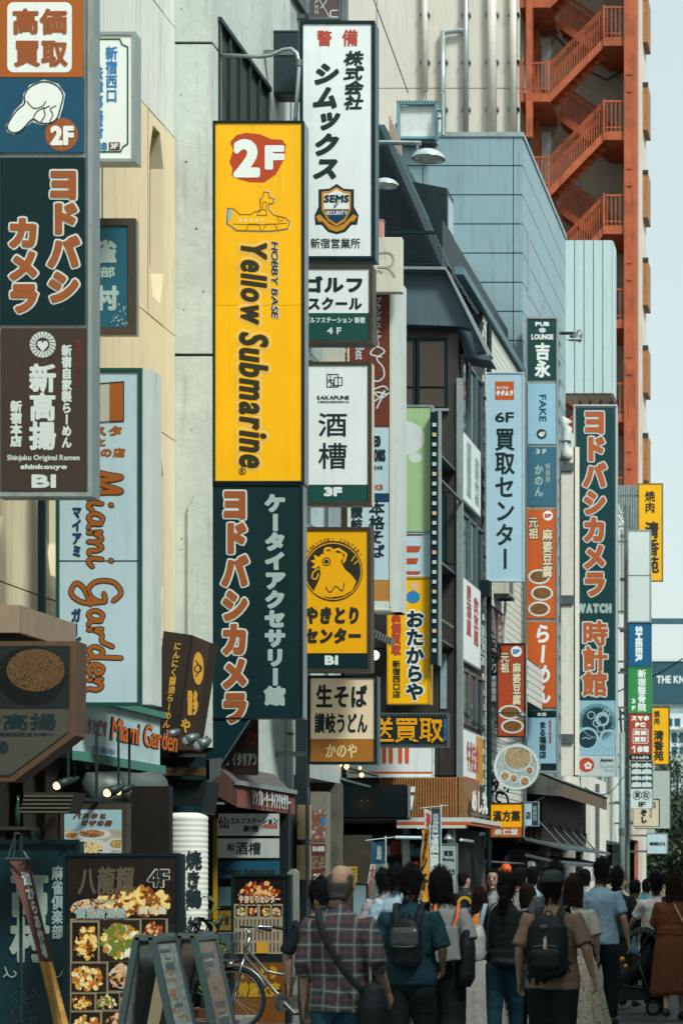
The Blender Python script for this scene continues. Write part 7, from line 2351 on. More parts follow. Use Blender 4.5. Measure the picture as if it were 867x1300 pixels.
for i in range(n):
 yy = Ya + (Yb_ - Ya) * i / n
 q.box(-6.53, -6.46, yy, yy + (Yb_ - Ya) / n * .5, zs0 + random.uniform(-.02, .02), zs1)
sw.part('slat', q, M('slat_wood_dark', '34281E', .65, var=.4, scale=10), kind='stuff')
q = MB()
n = 16
xa_ = -8.4
for i in range(n):
 x = xa_ + (8.4 - 6.5) * i / n
 q.box(x, x + .06, Ya - .05, Ya, zs0, zs1)
sw.part('end_slat', q, M('slat_wood_dark', '34281E'), kind='stuff')
q = MB()
q.prism([(-6.9, Ya - .6, 4.15), (-6.9, Yb_ + .2, 4.15), (-5.95, Yb_ + .2, 3.75), (-5.95, Ya - .6, 3.75)], (0, 0, -.05))
sw.part('awning_top', q, M('awning_worn', '5B5F58', .8, var=.35, scale=3, streak=.3))
q = MB()
q.quad((-5.95, Ya - .6, 3.42), (-5.95, Yb_ + .2, 3.42), (-5.95, Yb_ + .2, 3.75), (-5.95, Ya - .6, 3.75))
sw.part('awning_valance', q, M('awning_valance', '6A5A48', .8, var=.3, streak=.3))
sw.part('awning_end', MB().poly([(-6.9, Ya - .6, 4.12), (-5.95, Ya - .6, 3.75), (-5.95, Ya - .6, 3.42), (-6.9, Ya - .6, 3.5)]), M('awning_worn', '5B5F58'))
sw.part('awning_rail', MB().tube([(-5.95, Ya - .6, 3.76), (-5.95, Yb_ + .2, 3.76)], .03, 5), ALU)
ledge = MB()
for k, z in enumerate((2.4, 2.05)):
 ledge.prism([(-6.7, Ya - 1, z + .12), (-5.9 + k * .1, Ya - 1, z - .08), (-5.9 + k * .1, Yb_ + .6, z - .08), (-6.7, Yb_ + .6, z + .12)], (0, 0, -.06))
sw.part('canopy_ledge', ledge, M('ledge_dim', '4E5A58', .7, var=.25))
for i in range(5):
 yy = Ya - .4 + i * 1.7
 sw.part('strut', MB().tube([(-6.5, yy, 2.9), (-5.95, yy, 2.3)], .02, 5), DSTEEL)
sw.part('shop_inside', MB().box(-8.2, -7.2, Ya, Yb_, 0, 2.3), DARKIN)
random.seed(12)
GOODS = [M('goods_orange', 'C8501C', .6), M('goods_red', '8A3A34', .6), M('goods_pink', 'B88A94', .6), M('goods_grey', '6A7A7C', .6), M('goods_cream', 'B0A890', .6), M('goods_blue', '3A6A80', .6)]
gd = Thing('goods_rack', 'rack of hanging bags and packets in orange, red and pink at the open shop', 'goods rack', (-6.5, 43, 0))
gd.part('rail', MB().tube([(-6.75, 42.4, 1.95), (-6.75, 50.5, 1.95)], .02, 5), STEEL)
for i in range(34):
 yy = random.uniform(42.4, 50.4)
 w_, h_ = random.uniform(.08, .16), random.uniform(.15, .35)
 z = random.uniform(1.2, 1.85)
 gd.part('packet', MB().prism([(-6.75, yy, z), (-6.6, yy, z), (-6.6 + .03, yy, z - h_), (-6.78, yy, z - h_)], (0, w_, 0)), random.choice(GOODS))
gd.part('post', MB().box(-6.8, -6.74, 42.4, 42.46, 0, 1.95).box(-6.8, -6.74, 50.4, 50.46, 0, 1.95), STEEL)
ob = Thing('orange_balloon', 'round orange paper ball hanging at the open shop', 'decoration', tuple(at(642, 1104, .0150)))
ob.part('ball', MB().ball(at(642, 1104, .0150), .11, .11, .12, 14, 10), M('goods_orange', 'C8501C'), smooth=True)
ob.part('string', MB().tube([tuple(at(642, 1097, .0150)), tuple(at(642, 1086, .0150))], .005, 3), STEEL)
pw = Thing('white_pillar', 'broad pale wall pillar beyond the slatted shop', 'pillar', (-6.6, 62, 0))
Yp0, Yp1 = F * wx(748, -6.5), F * wx(768, -6.5)
pw.part('pillar', MB().box(-7.2, -6.5, Yp0, Yp0 + 1.0, 0, at(0, 985, wx(748, -6.5)).z), PALEW)
pw.part('street_face', MB().box(-6.52, -6.48, Yp0 + .02, Yp1, 0, at(0, 985, wx(748, -6.5)).z), M('pier_white', 'DAD8CC'))
pw.part('drain', MB().tube([(-6.42, Yp0 + 1.2, 0), (-6.42, Yp0 + 1.2, 4.2)], .06, 6), STEEL)
lp = Thing('street_pole', 'plain grey street pole in front of the far buildings', 'pole', (at(789, 0, .0225).x, F * .0225, 0))
lp.part('pole', MB().tube([(at(789, 0, .0225).x, F * .0225, 0), (at(789, 0, .0225).x, F * .0225, at(0, 930, .0225).z)], .085, 8), M('pole_grey', '77898A', .5, metal=.2, var=.1), smooth=True)
lp.part('band', MB().tube([(at(789, 0, .0225).x, F * .0225, 2.9), (at(789, 0, .0225).x, F * .0225, 3.1)], .1, 8), STEEL)
lp.part('bracket', MB().tube([(at(789, 0, .0225).x, F * .0225, at(0, 940, .0225).z), (at(786, 0, .0225).x, F * .0225 + .1, at(0, 900, .0225).z)], .04, 6), DSTEEL)
bk2 = Thing('far_street_lamp', 'small lantern lamp hanging beyond the slatted shop', 'lamp', tuple(at(742, 1052, .0200)))
bk2.part('lantern', MB().pbox(740, 1058, 744, 1066, .0200, .08), DTEAL)
bk2.part('arm', MB().tube([(-6.5, F * .02, at(0, 1040, .02).z), (at(742, 0, .02).x, F * .02 + .04, at(0, 1040, .02).z), tuple(at(742, 1058, .02))], .02, 4), DSTEEL)
vp = Thing('downpipe', 'tall pale downpipe group between the column sign and the watch sign', 'pipe', (-6.6, 57, 0))
xx = at(716, 0, .0190).x
vp.part('pipe', MB().pbox(712, 585, 726, 985, .0190, .15), M('pier_white', 'DAD8CC'))
vp.part('bracket', MB().pbox(710, 588, 728, 598, .0190, .1, -.05).pbox(710, 756, 728, 767, .0190, .1, -.05).pbox(712, 932, 727, 944, .0190, .1, -.05), STEEL)
rc = Thing('rolled_cloth', 'crumpled white wrapping bunched at the top of the pale downpipe', 'cloth', tuple(at(718, 570, .0190)))
q = MB()
random.seed(2)
pr = []
for i in range(9):
 y = 532 + i * 6.5
 pr.append((at(718 + random.uniform(-2, 2), y, .0190), (5 + random.uniform(-1.5, 3)) * .019, .12))
q.loft(pr, 12)
rc.part('cloth', q, M('cloth_white', 'C8CCC6', .8, var=.15, bump=.4), smooth=True)
rc.part('tie', MB().pbox(712, 560, 724, 561.5, .0190, .3, -.13), STEEL)
def tree(label, px, s, h, cr, seed, n=2600, col=None):
 random.seed(seed)
 c = at(px, 0, s)
 t = Thing('tree', label, 'tree', (c.x, c.y, 0), 'green trees at the far end of the street')
 q = MB()
 q.tube([(c.x, c.y, 0), (c.x + .1, c.y, h * .3), (c.x - .1, c.y + .1, h * .55), (c.x, c.y, h * .85)], [.28, .22, .15, .05], 8)
 limbs = []
 for i in range(11):
  a = random.uniform(0, 6.28)
  z0_ = h * random.uniform(.3, .65)
  e = Vector((c.x + cr * .8 * math.cos(a), c.y + cr * .8 * math.sin(a), z0_ + h * random.uniform(.1, .3)))
  q.tube([(c.x, c.y, z0_), tuple(Vector((c.x, c.y, z0_)).lerp(e, .5) + Vector((0, 0, .3))), tuple(e)], [.1, .06, .02], 5)
  limbs.append(e)
 t.part('trunk', q, M('bark', (.06, .05, .04), .9, var=.4, bump=.5))
 clumps = []
 for i in range(34):
  a, b_ = random.uniform(0, 6.28), random.uniform(-1, 1)
  r_ = random.uniform(.35, 1) ** .6
  clumps.append((Vector((c.x + cr * r_ * math.cos(a) * math.sqrt(1 - b_ * b_), c.y + cr * r_ * math.sin(a) * math.sqrt(1 - b_ * b_), h * .62 + h * .36 * b_ * r_)), random.uniform(.5, 1.1) * cr * .34))
 for mi, mt in enumerate((M('foliage_light', (.045, .08, .03), .7, var=.5, scale=3), M('foliage_dark', (.025, .05, .025), .7, var=.5, scale=3))):
  q = MB()
  for i in range(n // 2):
   cc, rr_ = clumps[(i * 2 + mi * 7) % len(clumps)]
   v = Vector((random.gauss(0, 1), random.gauss(0, 1), random.gauss(0, .8))).normalized() * rr_ * random.uniform(.5, 1.1)
   leaf(q, cc + v, (random.uniform(-1, 1), random.uniform(-1, 1), random.uniform(-.6, .6)), random.uniform(.22, .42), .09)
  t.part('crown', q, mt)
tree('tall green tree right behind the blank grey sign', 860, .050, 10.6, 3.5, 31, 5200)
tree('darker green tree rising behind the lower barbecue sign', 838, .058, 8.6, 3.0, 32, 4200)
tree('low green tree beside the white box sign at the right edge', 868, .040, 5.2, 2.0, 33, 3400)
tree('small green tree just beyond the street pole', 826, .046, 4.4, 1.8, 34, 2800)
rk = Thing('shop_shelf', 'dim shelf of boxed goods inside the corner shop behind the flags', 'shelf', (-8.2, 39.6, 0))
rk.part('rack', MB().box(-8.7, -7.1, 39.7, 39.74, 0, 2.2).box(-8.7, -7.1, 39.5, 39.7, 1.2, 1.23).box(-8.7, -7.1, 39.5, 39.7, 1.6, 1.63).box(-8.7, -7.1, 39.5, 39.7, 2.0, 2.03), DSTEEL)
random.seed(8)
for z in (1.23, 1.63, 2.03):
 x = -8.65
 while x < -7.2:
  w_ = random.uniform(.07, .18)
  if random.random() < .85: rk.part('box', MB().box(x, x + w_ - .01, 39.52, 39.66, z, z + random.uniform(.12, .3)), random.choice(GOODS))
  x += w_
bs = Thing('bottle_shelf', 'shelf of bottles inside the dark shop at the lower left', 'shelf', (-7.6, 19.2, 0))
bs.part('board', MB().box(-8.6, -6.9, 19.0, 19.2, 2.0, 2.03), RUST)
for i in range(14):
 x = -8.5 + i * .11
 bs.part('bottle', MB().loft([((x, 19.1, 2.03), .03, .03), ((x, 19.1, 2.18), .03, .03), ((x, 19.1, 2.24), .012, .012), ((x, 19.1, 2.3), .012, .012)], 8), M('bottle_green', '2A4A3A', .2) if i % 3 else M('bottle_brown', '4A2A14', .2), smooth=True)
bs.part('bracket', MB().box(-8.62, -8.58, 19.0, 19.2, 0, 2.0).box(-6.92, -6.88, 19.0, 19.2, 0, 2.0), DSTEEL)
def ac_unit(label, Y, z, X=-6.7):
 t = Thing('air_conditioner', label, 'air conditioner', (X, Y, z))
 t.part('body', MB().box(X, X + .3, Y, Y + .8, z, z + .6), M('unit_cream', 'B9B8AA', .5, var=.15, streak=.25), bevel=.015)
 q = MB()
 for i in range(10):
  q.box(X + .301, X + .308, Y + .08, Y + .56, z + .06 + i * .05, z + .08 + i * .05)
 t.part('grille', q, DSTEEL, kind='stuff')
 t.part('bracket', MB().box(X, X + .32, Y + .1, Y + .14, z - .06, z).box(X, X + .32, Y + .66, Y + .7, z - .06, z), STEEL)
 t.part('pipe', MB().tube([(X + .1, Y + .8, z + .1), (X + .1, Y + .95, z + .1), (X + .06, Y + .95, z - 1.2)], .03, 5), PIPE)
ac_unit('beige air conditioner on the brick wall below the pale blue camera sign', 43.2, 7.2)
ac_unit('air conditioner high on the narrow building between golf and tavern signs', 29.0, 8.0, -6.76)
for k, (a_, b_, lab) in enumerate((((585, 1010), (690, 1012), 'sagging black wire from the corner shop to the slatted shop'), ((590, 905), (668, 930), 'sagging black wire behind the tofu sign'), ((742, 1000), (792, 985), 'thin wire between the slatted shop and the street pole'))):
 A_, B_ = at(a_[0], a_[1], .0142), at(b_[0], b_[1], .0168)
 t = Thing('wire', lab, 'wire', tuple(A_))
 t.part('strand', MB().tube([tuple(A_.lerp(B_, i / 10) - Vector((0, 0, .25 * math.sin(math.pi * i / 10)))) for i in range(11)], .012, 4), DTEAL)
for k, (Y_, z_, h_, w_, c_, lab, tx) in enumerate(((47.5, 1.2, .8, .5, 'C2C6C0', 'white poster with red writing on the shop wall behind the capped man', '大特価'), (56.2, 1.1, 1.3, .7, '9A4A3A', 'red poster on the pale wall beyond the slatted shop', '営業中'), (59.5, 2.2, .8, 1.1, 'B8A040', 'yellow notice above head height beyond the slatted shop', '定食'), (49.4, 1.9, .6, .9, 'A88A94', 'pink poster by the goods rack', '薬'))):
 t = side_sign('wall_poster', lab, -6.5, Y_, Y_ + w_, z_, z_ + h_, M('poster_tone%s' % ' abcd'[k + 1], c_, .6, var=.15))
 side_text(t, tx, -6.5, Y_ + .08, Y_ + w_ - .08, z_ + .08, z_ + h_ - .08, RED if k != 1 else WHITE, 'v', 1.5)
SKIN = M('skin', (.42, .25, .17), .55, var=.08, scale=8)
SKIN2 = M('skin_light', (.45, .29, .21), .55, var=.08, scale=8)
def fabric(name, col, var=.15, rough=.85):
 return M(name, col, rough, var=var, scale=3.5, bump=.5, spec=.15)
HAIRB = M('hair_black', (.005, .006, .007), .8, var=.4, scale=40, bump=.6, spec=.12)
HAIRBR = M('hair_brown', (.018, .009, .007), .8, var=.4, scale=40, bump=.6, spec=.12)
HAIRT = M('hair_thin', (.05, .045, .04), .6, var=.5, scale=30)
SHOE = M('shoe_dark', (.03, .03, .03), .6)
SHOEW = M('shoe_pale', (.4, .38, .34), .6)
EYEW = M('eye_dark', (.02, .02, .02), .3)
LIPS = M('lips', (.35, .12, .1), .5)
folds = bpy.data.textures.new('cloth_folds', 'CLOUDS')
folds.noise_scale = .16
folds.noise_depth = 2
hairt = bpy.data.textures.new('hair_waves', 'CLOUDS')
hairt.noise_scale = .035
def plaid():
 m = bpy.data.materials.new('plaid_fabric')
 m.use_nodes = True
 t = m.node_tree
 b = t.nodes['Principled BSDF']
 b.inputs['Roughness'].default_value = .9
 co = t.nodes.new('ShaderNodeTexCoord')
 sx = t.nodes.new('ShaderNodeSeparateXYZ')
 n = t.nodes.new('ShaderNodeTexNoise')
 n.inputs['Scale'].default_value = 3
 vm = t.nodes.new('ShaderNodeVectorMath'); vm.operation = 'MULTIPLY_ADD'
 vm.inputs[1].default_value = (.05, .05, .05)
 t.links.new(co.outputs['Object'], n.inputs['Vector'])
 t.links.new(n.outputs['Color'], vm.inputs[0])
 t.links.new(co.outputs['Object'], vm.inputs[2])
 t.links.new(vm.outputs[0], sx.inputs[0])
 def band(ax, freq, ph, w):
  a = t.nodes.new('ShaderNodeMath'); a.operation = 'MULTIPLY_ADD'
  a.inputs[1].default_value = freq; a.inputs[2].default_value = ph + 50
  t.links.new(sx.outputs[ax], a.inputs[0])
  f = t.nodes.new('ShaderNodeMath'); f.operation = 'FRACT'
  t.links.new(a.outputs[0], f.inputs[0])
  s_ = t.nodes.new('ShaderNodeMath'); s_.operation = 'SUBTRACT'; s_.inputs[1].default_value = .5
  t.links.new(f.outputs[0], s_.inputs[0])
  ab = t.nodes.new('ShaderNodeMath'); ab.operation = 'ABSOLUTE'
  t.links.new(s_.outputs[0], ab.inputs[0])
  mr = t.nodes.new('ShaderNodeMapRange')
  mr.inputs['From Min'].default_value = w
  mr.inputs['From Max'].default_value = w * .55
  t.links.new(ab.outputs[0], mr.inputs['Value'])
  return mr.outputs[0]
 col = None
 base = (.02, .045, .055, 1)
 prev = None
 for (ax, fr, ph, w, c, k) in (('X', 11, .0, .17, (.13, .125, .12, 1), .5), ('Z', 11, .3, .15, (.13, .125, .12, 1), .5), ('X', 11, .5, .10, (.16, .035, .03, 1), .6), ('Z', 11, .8, .10, (.18, .04, .03, 1), .6), ('X', 11, .0, .03, (.42, .40, .37, 1), .6), ('Z', 11, .3, .03, (.42, .40, .37, 1), .6)):
  mx = t.nodes.new('ShaderNodeMix'); mx.data_type = 'RGBA'
  f = band(ax, fr, ph, w)
  mm = t.nodes.new('ShaderNodeMath'); mm.operation = 'MULTIPLY'; mm.inputs[1].default_value = k
  t.links.new(f, mm.inputs[0])
  t.links.new(mm.outputs[0], mx.inputs[0])
  if prev is None: mx.inputs[6].default_value = base
  else: t.links.new(prev, mx.inputs[6])
  mx.inputs[7].default_value = c
  prev = mx.outputs[2]
 t.links.new(prev, b.inputs['Base Color'])
 return m
PLAID = plaid()
FLORAL = Mphoto('floral_fabric', ['C8C0AC', 'B8B09C', '8A8468', 'D0C8B8', '7A6A5A'], 22, 3)
def remesh(o, vox, smooth=2, disp=0., tex=None, dmid=.5):
 m = o.modifiers.new('remesh', 'REMESH')
 m.mode = 'VOXEL'
 m.voxel_size = vox
 m.use_smooth_shade = True
 if smooth:
  s_ = o.modifiers.new('smooth', 'SMOOTH')
  s_.iterations = smooth
  s_.factor = .5
 if disp:
  d = o.modifiers.new('displace', 'DISPLACE')
  d.texture = tex
  d.strength = disp
  d.mid_level = dmid
  d.texture_coords = 'LOCAL'
 return o
class P:
 def __init__(s, label, px, s_, ytop, rot=0., group=None, skin=None, vox=.011, H=None, base=0.):
  top = 1.55 + (1120 - ytop) * s_
  s.H = H or top
  s.k = s.H / 1.70
  c = at(px, 0, s_)
  s.o = bpy.data.objects.new('person', None)
  COL.objects.link(s.o)
  s.o.location = (c.x, c.y, .004 + base)
  s.o.rotation_euler = (0, 0, R(rot))
  tag(s.o, label, 'person', group)
  s.skin = skin or SKIN
  s.vox = vox
 def add(s, name, mb, mat, vox=None, smooth=2, disp=0., tex=None, parent=None, sm=True):
  mb.v = [(v[0] * s.k, v[1] * s.k, v[2] * s.k) for v in mb.v]
  o = mesh_obj(name, mb, mat, parent or s.o, smooth=sm)
  if vox: remesh(o, vox, smooth, disp, tex)
  return o
 def body(s, L=None, Rr=None, stride=.0, lean=0., build=1., head=None, bald=False, female=False):
  if head is None: head = (random.uniform(-.04, .04), random.uniform(-.02, .06))
  s.L = L or ((-.25, -.03, 1.13), (-.27, .06, .90))
  s.R_ = Rr or ((.25, -.03, 1.13), (.27, .06, .90))
  s.stride = stride
  s.build = build
  s.fem = female
  w = build
  q = MB()
  hx, hy = head
  prof = [(1.462, .03, .03, .045), (1.472, .045, .055, .035), (1.50, .060, .078, .012), (1.54, .069, .088, .004), (1.58, .074, .094, .0), (1.62, .075, .096, -.004), (1.655, .070, .090, -.006), (1.68, .056, .074, -.008), (1.694, .036, .05, -.008), (1.70, .012, .02, -.008)]
  q.loft([((hx * (z - 1.45) * 4, y + hy * (z - 1.45) * 4, z), rx, ry) for z, rx, ry, y in prof], 18)
  fy = hy * .6
  q.loft([((0, -.01, 1.36), .058, .058), ((0, -.004, 1.44), .052, .052), ((hx * .1, hy * .15, 1.52), .048, .05)], 12)
  q.loft([((0, .088 + fy, 1.60), .008, .01), ((0, .105 + fy, 1.575), .014, .016), ((0, .098 + fy, 1.558), .016, .012)], 8)
  q.ball((0, .083 + fy, 1.535), .022, .014, .010)
  q.ball((0, .072 + fy, 1.483), .026, .022, .018)
  for sg in (-1, 1):
   q.ball((sg * .078 + hx * .5, -.004 + fy, 1.575), .010, .022, .032, 10, 6)
  sh = .165 * w
  q.loft([((0, 0, .80), .10 * w, .09), ((0, -.01, .90), .155 * w, .105), ((0, 0, 1.0), .145 * w, .095), ((0, .01, 1.08), .125 * w, .085), ((0, .01, 1.2), .145 * w, .10), ((0, -.005, 1.29), .155 * w, .10), ((0, -.01, 1.35), .14 * w, .085), ((0, -.01, 1.40), .095, .065), ((0, -.01, 1.44), .055, .055)], 16)
  for sg, (el, wr) in ((-1, s.L), (1, s.R_)):
   S = Vector((sg * sh, -.01, 1.345))
   E_, W_ = Vector(el), Vector(wr)
   q.loft([(S - Vector((sg * .05, 0, 0)), .045, .045), (S, .05, .052), (S.lerp(E_, .25), .047, .047), (S.lerp(E_, .6), .042, .042), (E_, .036, .036), (E_.lerp(W_, .3), .036, .036), (E_.lerp(W_, .7), .028, .028), (W_, .022, .025)], 10)
   d = (W_ - E_).normalized()
   if abs(d.z) < .75 and False: pass
   inw = Vector((-sg, 0, 0))
   fwd = Vector((0, 1, 0))
   fwd = (fwd - d * fwd.dot(d)).normalized()
   palm = W_ + d * .09
   q.loft([(W_, .016, .026), (W_ + d * .03, .016, .036), (palm, .015, .040), (palm + d * .01, .012, .036)], 10) if abs(d.x) < 2 else None
   for i in range(4):
    off = fwd * (.031 - i * .0205)
    ln = (.068, .078, .072, .056)[i]
    b0 = palm + off
    k1 = b0 + d * ln * .45 + inw * .008
    k2 = k1 + (d * .8 + inw * .6).normalized() * ln * .35
    k3 = k2 + (d * .35 + inw * .9).normalized() * ln * .28
    q.tube([tuple(b0 - d * .02), tuple(b0), tuple(k1), tuple(k2), tuple(k3)], [.0095, .0095, .0088, .008, .0065], 6)
   t0 = W_ + d * .03 + fwd * .028
   t1 = t0 + (d * .7 + fwd * .7).normalized() * .035
   t2 = t1 + (d * .95 + inw * .3).normalized() * .032
   q.tube([tuple(t0 - fwd * .015), tuple(t0), tuple(t1), tuple(t2)], [.012, .011, .0095, .0075], 6)
  st = stride
  s.legs = []
  for sg in (-1, 1):
   ph = sg * st
   hip = Vector((sg * .085 * w, 0, .86))
   kn = Vector((sg * .092, .10 * ph + .02, .48))
   an = Vector((sg * .095, .24 * ph - (.06 if ph < 0 else 0), .09 + (.05 if ph < 0 else 0)))
   s.legs.append((hip, kn, an, sg, ph))
   q.loft([(hip + Vector((0, 0, .06)), .08 * w, .085), (hip - Vector((0, 0, .06)), .082 * w, .088), (hip.lerp(kn, .6), .062, .066), (kn, .05, .053), (kn.lerp(an, .35), .048, .052), (kn.lerp(an, .8), .033, .036), (an, .032, .036)], 12)
   q.loft([(an + Vector((0, -.05, -.05)), .03, .03), (an + Vector((0, .04, -.055)), .036, .028), (an + Vector((0, .13, -.068)), .038, .018), (an + Vector((0, .16, -.07)), .025, .012)], 10)
  s.bodyo = s.add('body', q, s.skin, max(.0075, s.vox * .75), 1)
  s.head = head
  return s
 def face(s):
  fy = s.head[1] * .6
  for sg in (-1, 1):
   s.add('eye', MB().ball((sg * .03, .089 + fy, 1.592), .012, .006, .006, 10, 6), EYEW)
   s.add('eyebrow', MB().tube([(sg * .017, .094 + fy, 1.612), (sg * .032, .094 + fy, 1.618), (sg * .048, .084 + fy, 1.612)], .004, 5), EYEW)
  s.add('mouth', MB().ball((0, .094 + fy, 1.535), .020, .005, .006, 10, 6), LIPS)
  return s
 def shirt(s, mat, sleeve=.55, hem=.86, loose=.02, flare=.0, name='shirt', collar=True, disp=.035):
  w = s.build
  q = MB()
  l = loose
  bw = .165 * w + l
  q.loft([((0, -.005, hem), bw * (1.02 + flare), .118 + l), ((0, -.005, hem + .08), bw * (1. + flare * .6), .115 + l), ((0, 0, 1.04), .148 * w + l, .10 + l), ((0, .0, 1.2), .153 * w + l, .108 + l), ((0, -.008, 1.29), .160 * w + l, .108 + l * .8), ((0, -.012, 1.36), .138 * w + l * .5, .092 + l * .5), ((0, -.012, 1.405), .105 * w, .076), ((0, -.012, 1.43), .076, .064), ((0, -.012, 1.45 if collar else 1.43), .062, .060)], 20)
  for sg, (el, wr) in ((-1, s.L), (1, s.R_)):
   S = Vector((sg * .165 * w, -.01, 1.345))
   E_, W_ = Vector(el), Vector(wr)
   r = [(S - Vector((sg * .10, 0, .01)), .04, .05), (S + Vector((sg * .008, 0, .0)), .058 + l * .25, .064 + l * .3)]
   T = max(0, sleeve)
   if T <= .5:
    r += [(S.lerp(E_, T), .055 + l * .35, .058 + l * .4), (S.lerp(E_, T * 2 * .98), .054 + l * .5, .058 + l * .5)]
   else:
    f = (T - .5) * 2
    r += [(S.lerp(E_, .5), .055 + l * .5, .056 + l * .5), (E_, .048 + l * .6, .05 + l * .6), (E_.lerp(W_, f * .6), .045 + l * .5, .045 + l * .5), (E_.lerp(W_, f * .96), .038 + l * .5, .04 + l * .5)]
   q.loft(r, 14)
  o = s.add(name, q, mat, s.vox, 5, disp, folds)
  if collar:
   q = MB()
   n = 18
   for i in range(n):
    a0, a1 = 2 * math.pi * i / n, 2 * math.pi * (i + 1) / n
    q.quad((.066 * math.cos(a0), -.012 + .064 * math.sin(a0), 1.435), (.066 * math.cos(a1), -.012 + .064 * math.sin(a1), 1.435), (.060 * math.cos(a1), -.010 + .058 * math.sin(a1), 1.468), (.060 * math.cos(a0), -.010 + .058 * math.sin(a0), 1.468))
   c = s.add('collar', q, mat, parent=o)
   sd = c.modifiers.new('thickness', 'SOLIDIFY')
   sd.thickness = .008
  return s
 def trousers(s, mat, loose=.012, length=1., wide=0., name='trousers'):
  w = s.build
  q = MB()
  l = loose
  q.loft([((0, 0, .77), .10 * w, .09), ((0, -.005, .84), .165 * w + l, .112 + l), ((0, -.01, .92), .16 * w + l, .11 + l), ((0, 0, 1.02), .145 * w + l, .098 + l)], 18)
  for hip, kn, an, sg, ph in s.legs:
   end = kn.lerp(an, length * .97)
   q.loft([(hip + Vector((0, 0, .05)), .085 * w + l, .09 + l), (hip - Vector((0, 0, .07)), .086 * w + l, .094 + l), (hip.lerp(kn, .6), .068 + l + wide * .3, .072 + l + wide * .3), (kn, .056 + l + wide * .6, .06 + l + wide * .6), (kn.lerp(an, .5 * length), .052 + l + wide, .056 + l + wide), (end, .043 + l + wide * 1.2, .048 + l + wide * 1.2)], 14)
  s.add(name, q, mat, s.vox, 2, .014, folds)
  return s
 def skirt(s, mat, z0=.25, z1=1.02, r0=.30, r1=.15, name='skirt', pleats=14, amp=.05):
  q = MB()
  n, m = 56, 12
  for i in range(m + 1):
   f = i / m
   z = z1 + (z0 - z1) * f
   rr_ = r1 + (r0 - r1) * (f ** .8)
   hipb = .03 * math.sin(min(1, f * 3) * math.pi / 2)
   for j in range(n):
    a = 2 * math.pi * j / n
    p = 1 + amp * f * math.sin(a * pleats + 1.3 * math.sin(f * 3)) + amp * .5 * f * math.sin(a * 5 + 1)
    q.v.append(((rr_ + hipb) * p * math.cos(a), (rr_ * .75 + hipb) * p * math.sin(a), z + .012 * math.sin(a * 3) * f))
  for i in range(m):
   for j in range(n):
    a = i * n + j
    b_ = i * n + (j + 1) % n
    q.f.append((a, b_, b_ + n, a + n))
  o = s.add(name, q, mat)
  sd = o.modifiers.new('thickness', 'SOLIDIFY')
  sd.thickness = .006
  return s
 def shoes(s, mat=None):
  for hip, kn, an, sg, ph in s.legs:
   q = MB()
   z = an.z - .085
   q.loft([((an.x, an.y - .085, z + .045), .03, .035), ((an.x, an.y - .05, z + .05), .044, .05), ((an.x, an.y + .02, z + .05), .048, .046), ((an.x, an.y + .11, z + .035), .052, .034), ((an.x, an.y + .18, z + .025), .042, .022), ((an.x, an.y + .205, z + .022), .02, .014)], 12)
   s.add('shoe', q, mat or SHOE)
  return s
 def hair(s, mat=None, style='short', length=.0):
  q = MB()
  hx, hy = s.head
  fy = hy * .6
  cx = hx * .6
  def rg(z, rx, ry, y): return ((cx * (z - 1.45) * 6 if hx else 0, y + fy, z), rx, ry)
  if style == 'short':
   q.loft([rg(1.495, .044, .026, -.062), rg(1.525, .066, .052, -.050), rg(1.565, .078, .075, -.035), rg(1.61, .084, .091, -.021), rg(1.655, .082, .098, -.010), rg(1.69, .066, .082, -.006), rg(1.712, .042, .055, -.006), rg(1.72, .015, .02, -.006)], 20)
  elif style == 'thin':
   q.loft([rg(1.49, .050, .025, -.070), rg(1.52, .068, .044, -.052), rg(1.56, .0795, .064, -.038), rg(1.60, .0805, .068, -.035), rg(1.63, .0790, .058, -.042), rg(1.645, .055, .030, -.068)], 20)
  elif style == 'bob':
   q.loft([rg(1.43, .080, .055, -.040), rg(1.46, .095, .075, -.030), rg(1.52, .102, .088, -.022), rg(1.58, .100, .098, -.018), rg(1.64, .094, .103, -.010), rg(1.685, .075, .088, -.008), rg(1.715, .045, .055, -.008), rg(1.724, .015, .02, -.008)], 22)
  elif style == 'long':
   zl = 1.43 - length
   q.loft([rg(zl, .05, .022, -.105), rg(zl + .06, .085, .035, -.105), rg(1.38, .105, .05, -.085), rg(1.46, .100, .068, -.050), rg(1.54, .098, .085, -.026), rg(1.60, .095, .098, -.018), rg(1.655, .086, .100, -.010), rg(1.69, .068, .083, -.008), rg(1.715, .042, .052, -.008), rg(1.722, .015, .02, -.008)], 22)
  elif style == 'pony':
   q.loft([rg(1.50, .055, .035, -.065), rg(1.54, .078, .07, -.035), rg(1.60, .086, .094, -.016), rg(1.66, .082, .097, -.008), rg(1.69, .066, .082, -.008), rg(1.715, .04, .05, -.008)], 20)
   q.loft([((cx, -.095 + fy, 1.60), .02, .02), ((cx - .01, -.13 + fy, 1.58), .034, .03), ((cx - .02, -.14 + fy, 1.50), .040, .032), ((cx - .03, -.13 + fy, 1.40), .036, .028), ((cx - .035, -.115 + fy, 1.30), .022, .018), ((cx - .035, -.11 + fy, 1.25), .008, .008)], 12)
  elif style == 'bun':
   q.loft([rg(1.51, .050, .030, -.068), rg(1.55, .078, .07, -.035), rg(1.61, .086, .094, -.016), rg(1.66, .082, .097, -.008), rg(1.70, .06, .07, -.008), rg(1.715, .03, .04, -.008)], 20)
   q.ball((cx, -.105 + fy, 1.64), .045)
  if style in ('bob', 'long', 'short', 'pony', 'bun'):
   q2 = []
   for v in q.v:
    x, y, z = v
    if y - fy > .045 and z < 1.635: y = fy + .045 + (y - fy - .045) * .2
    q2.append((x, y, z))
   q.v = q2
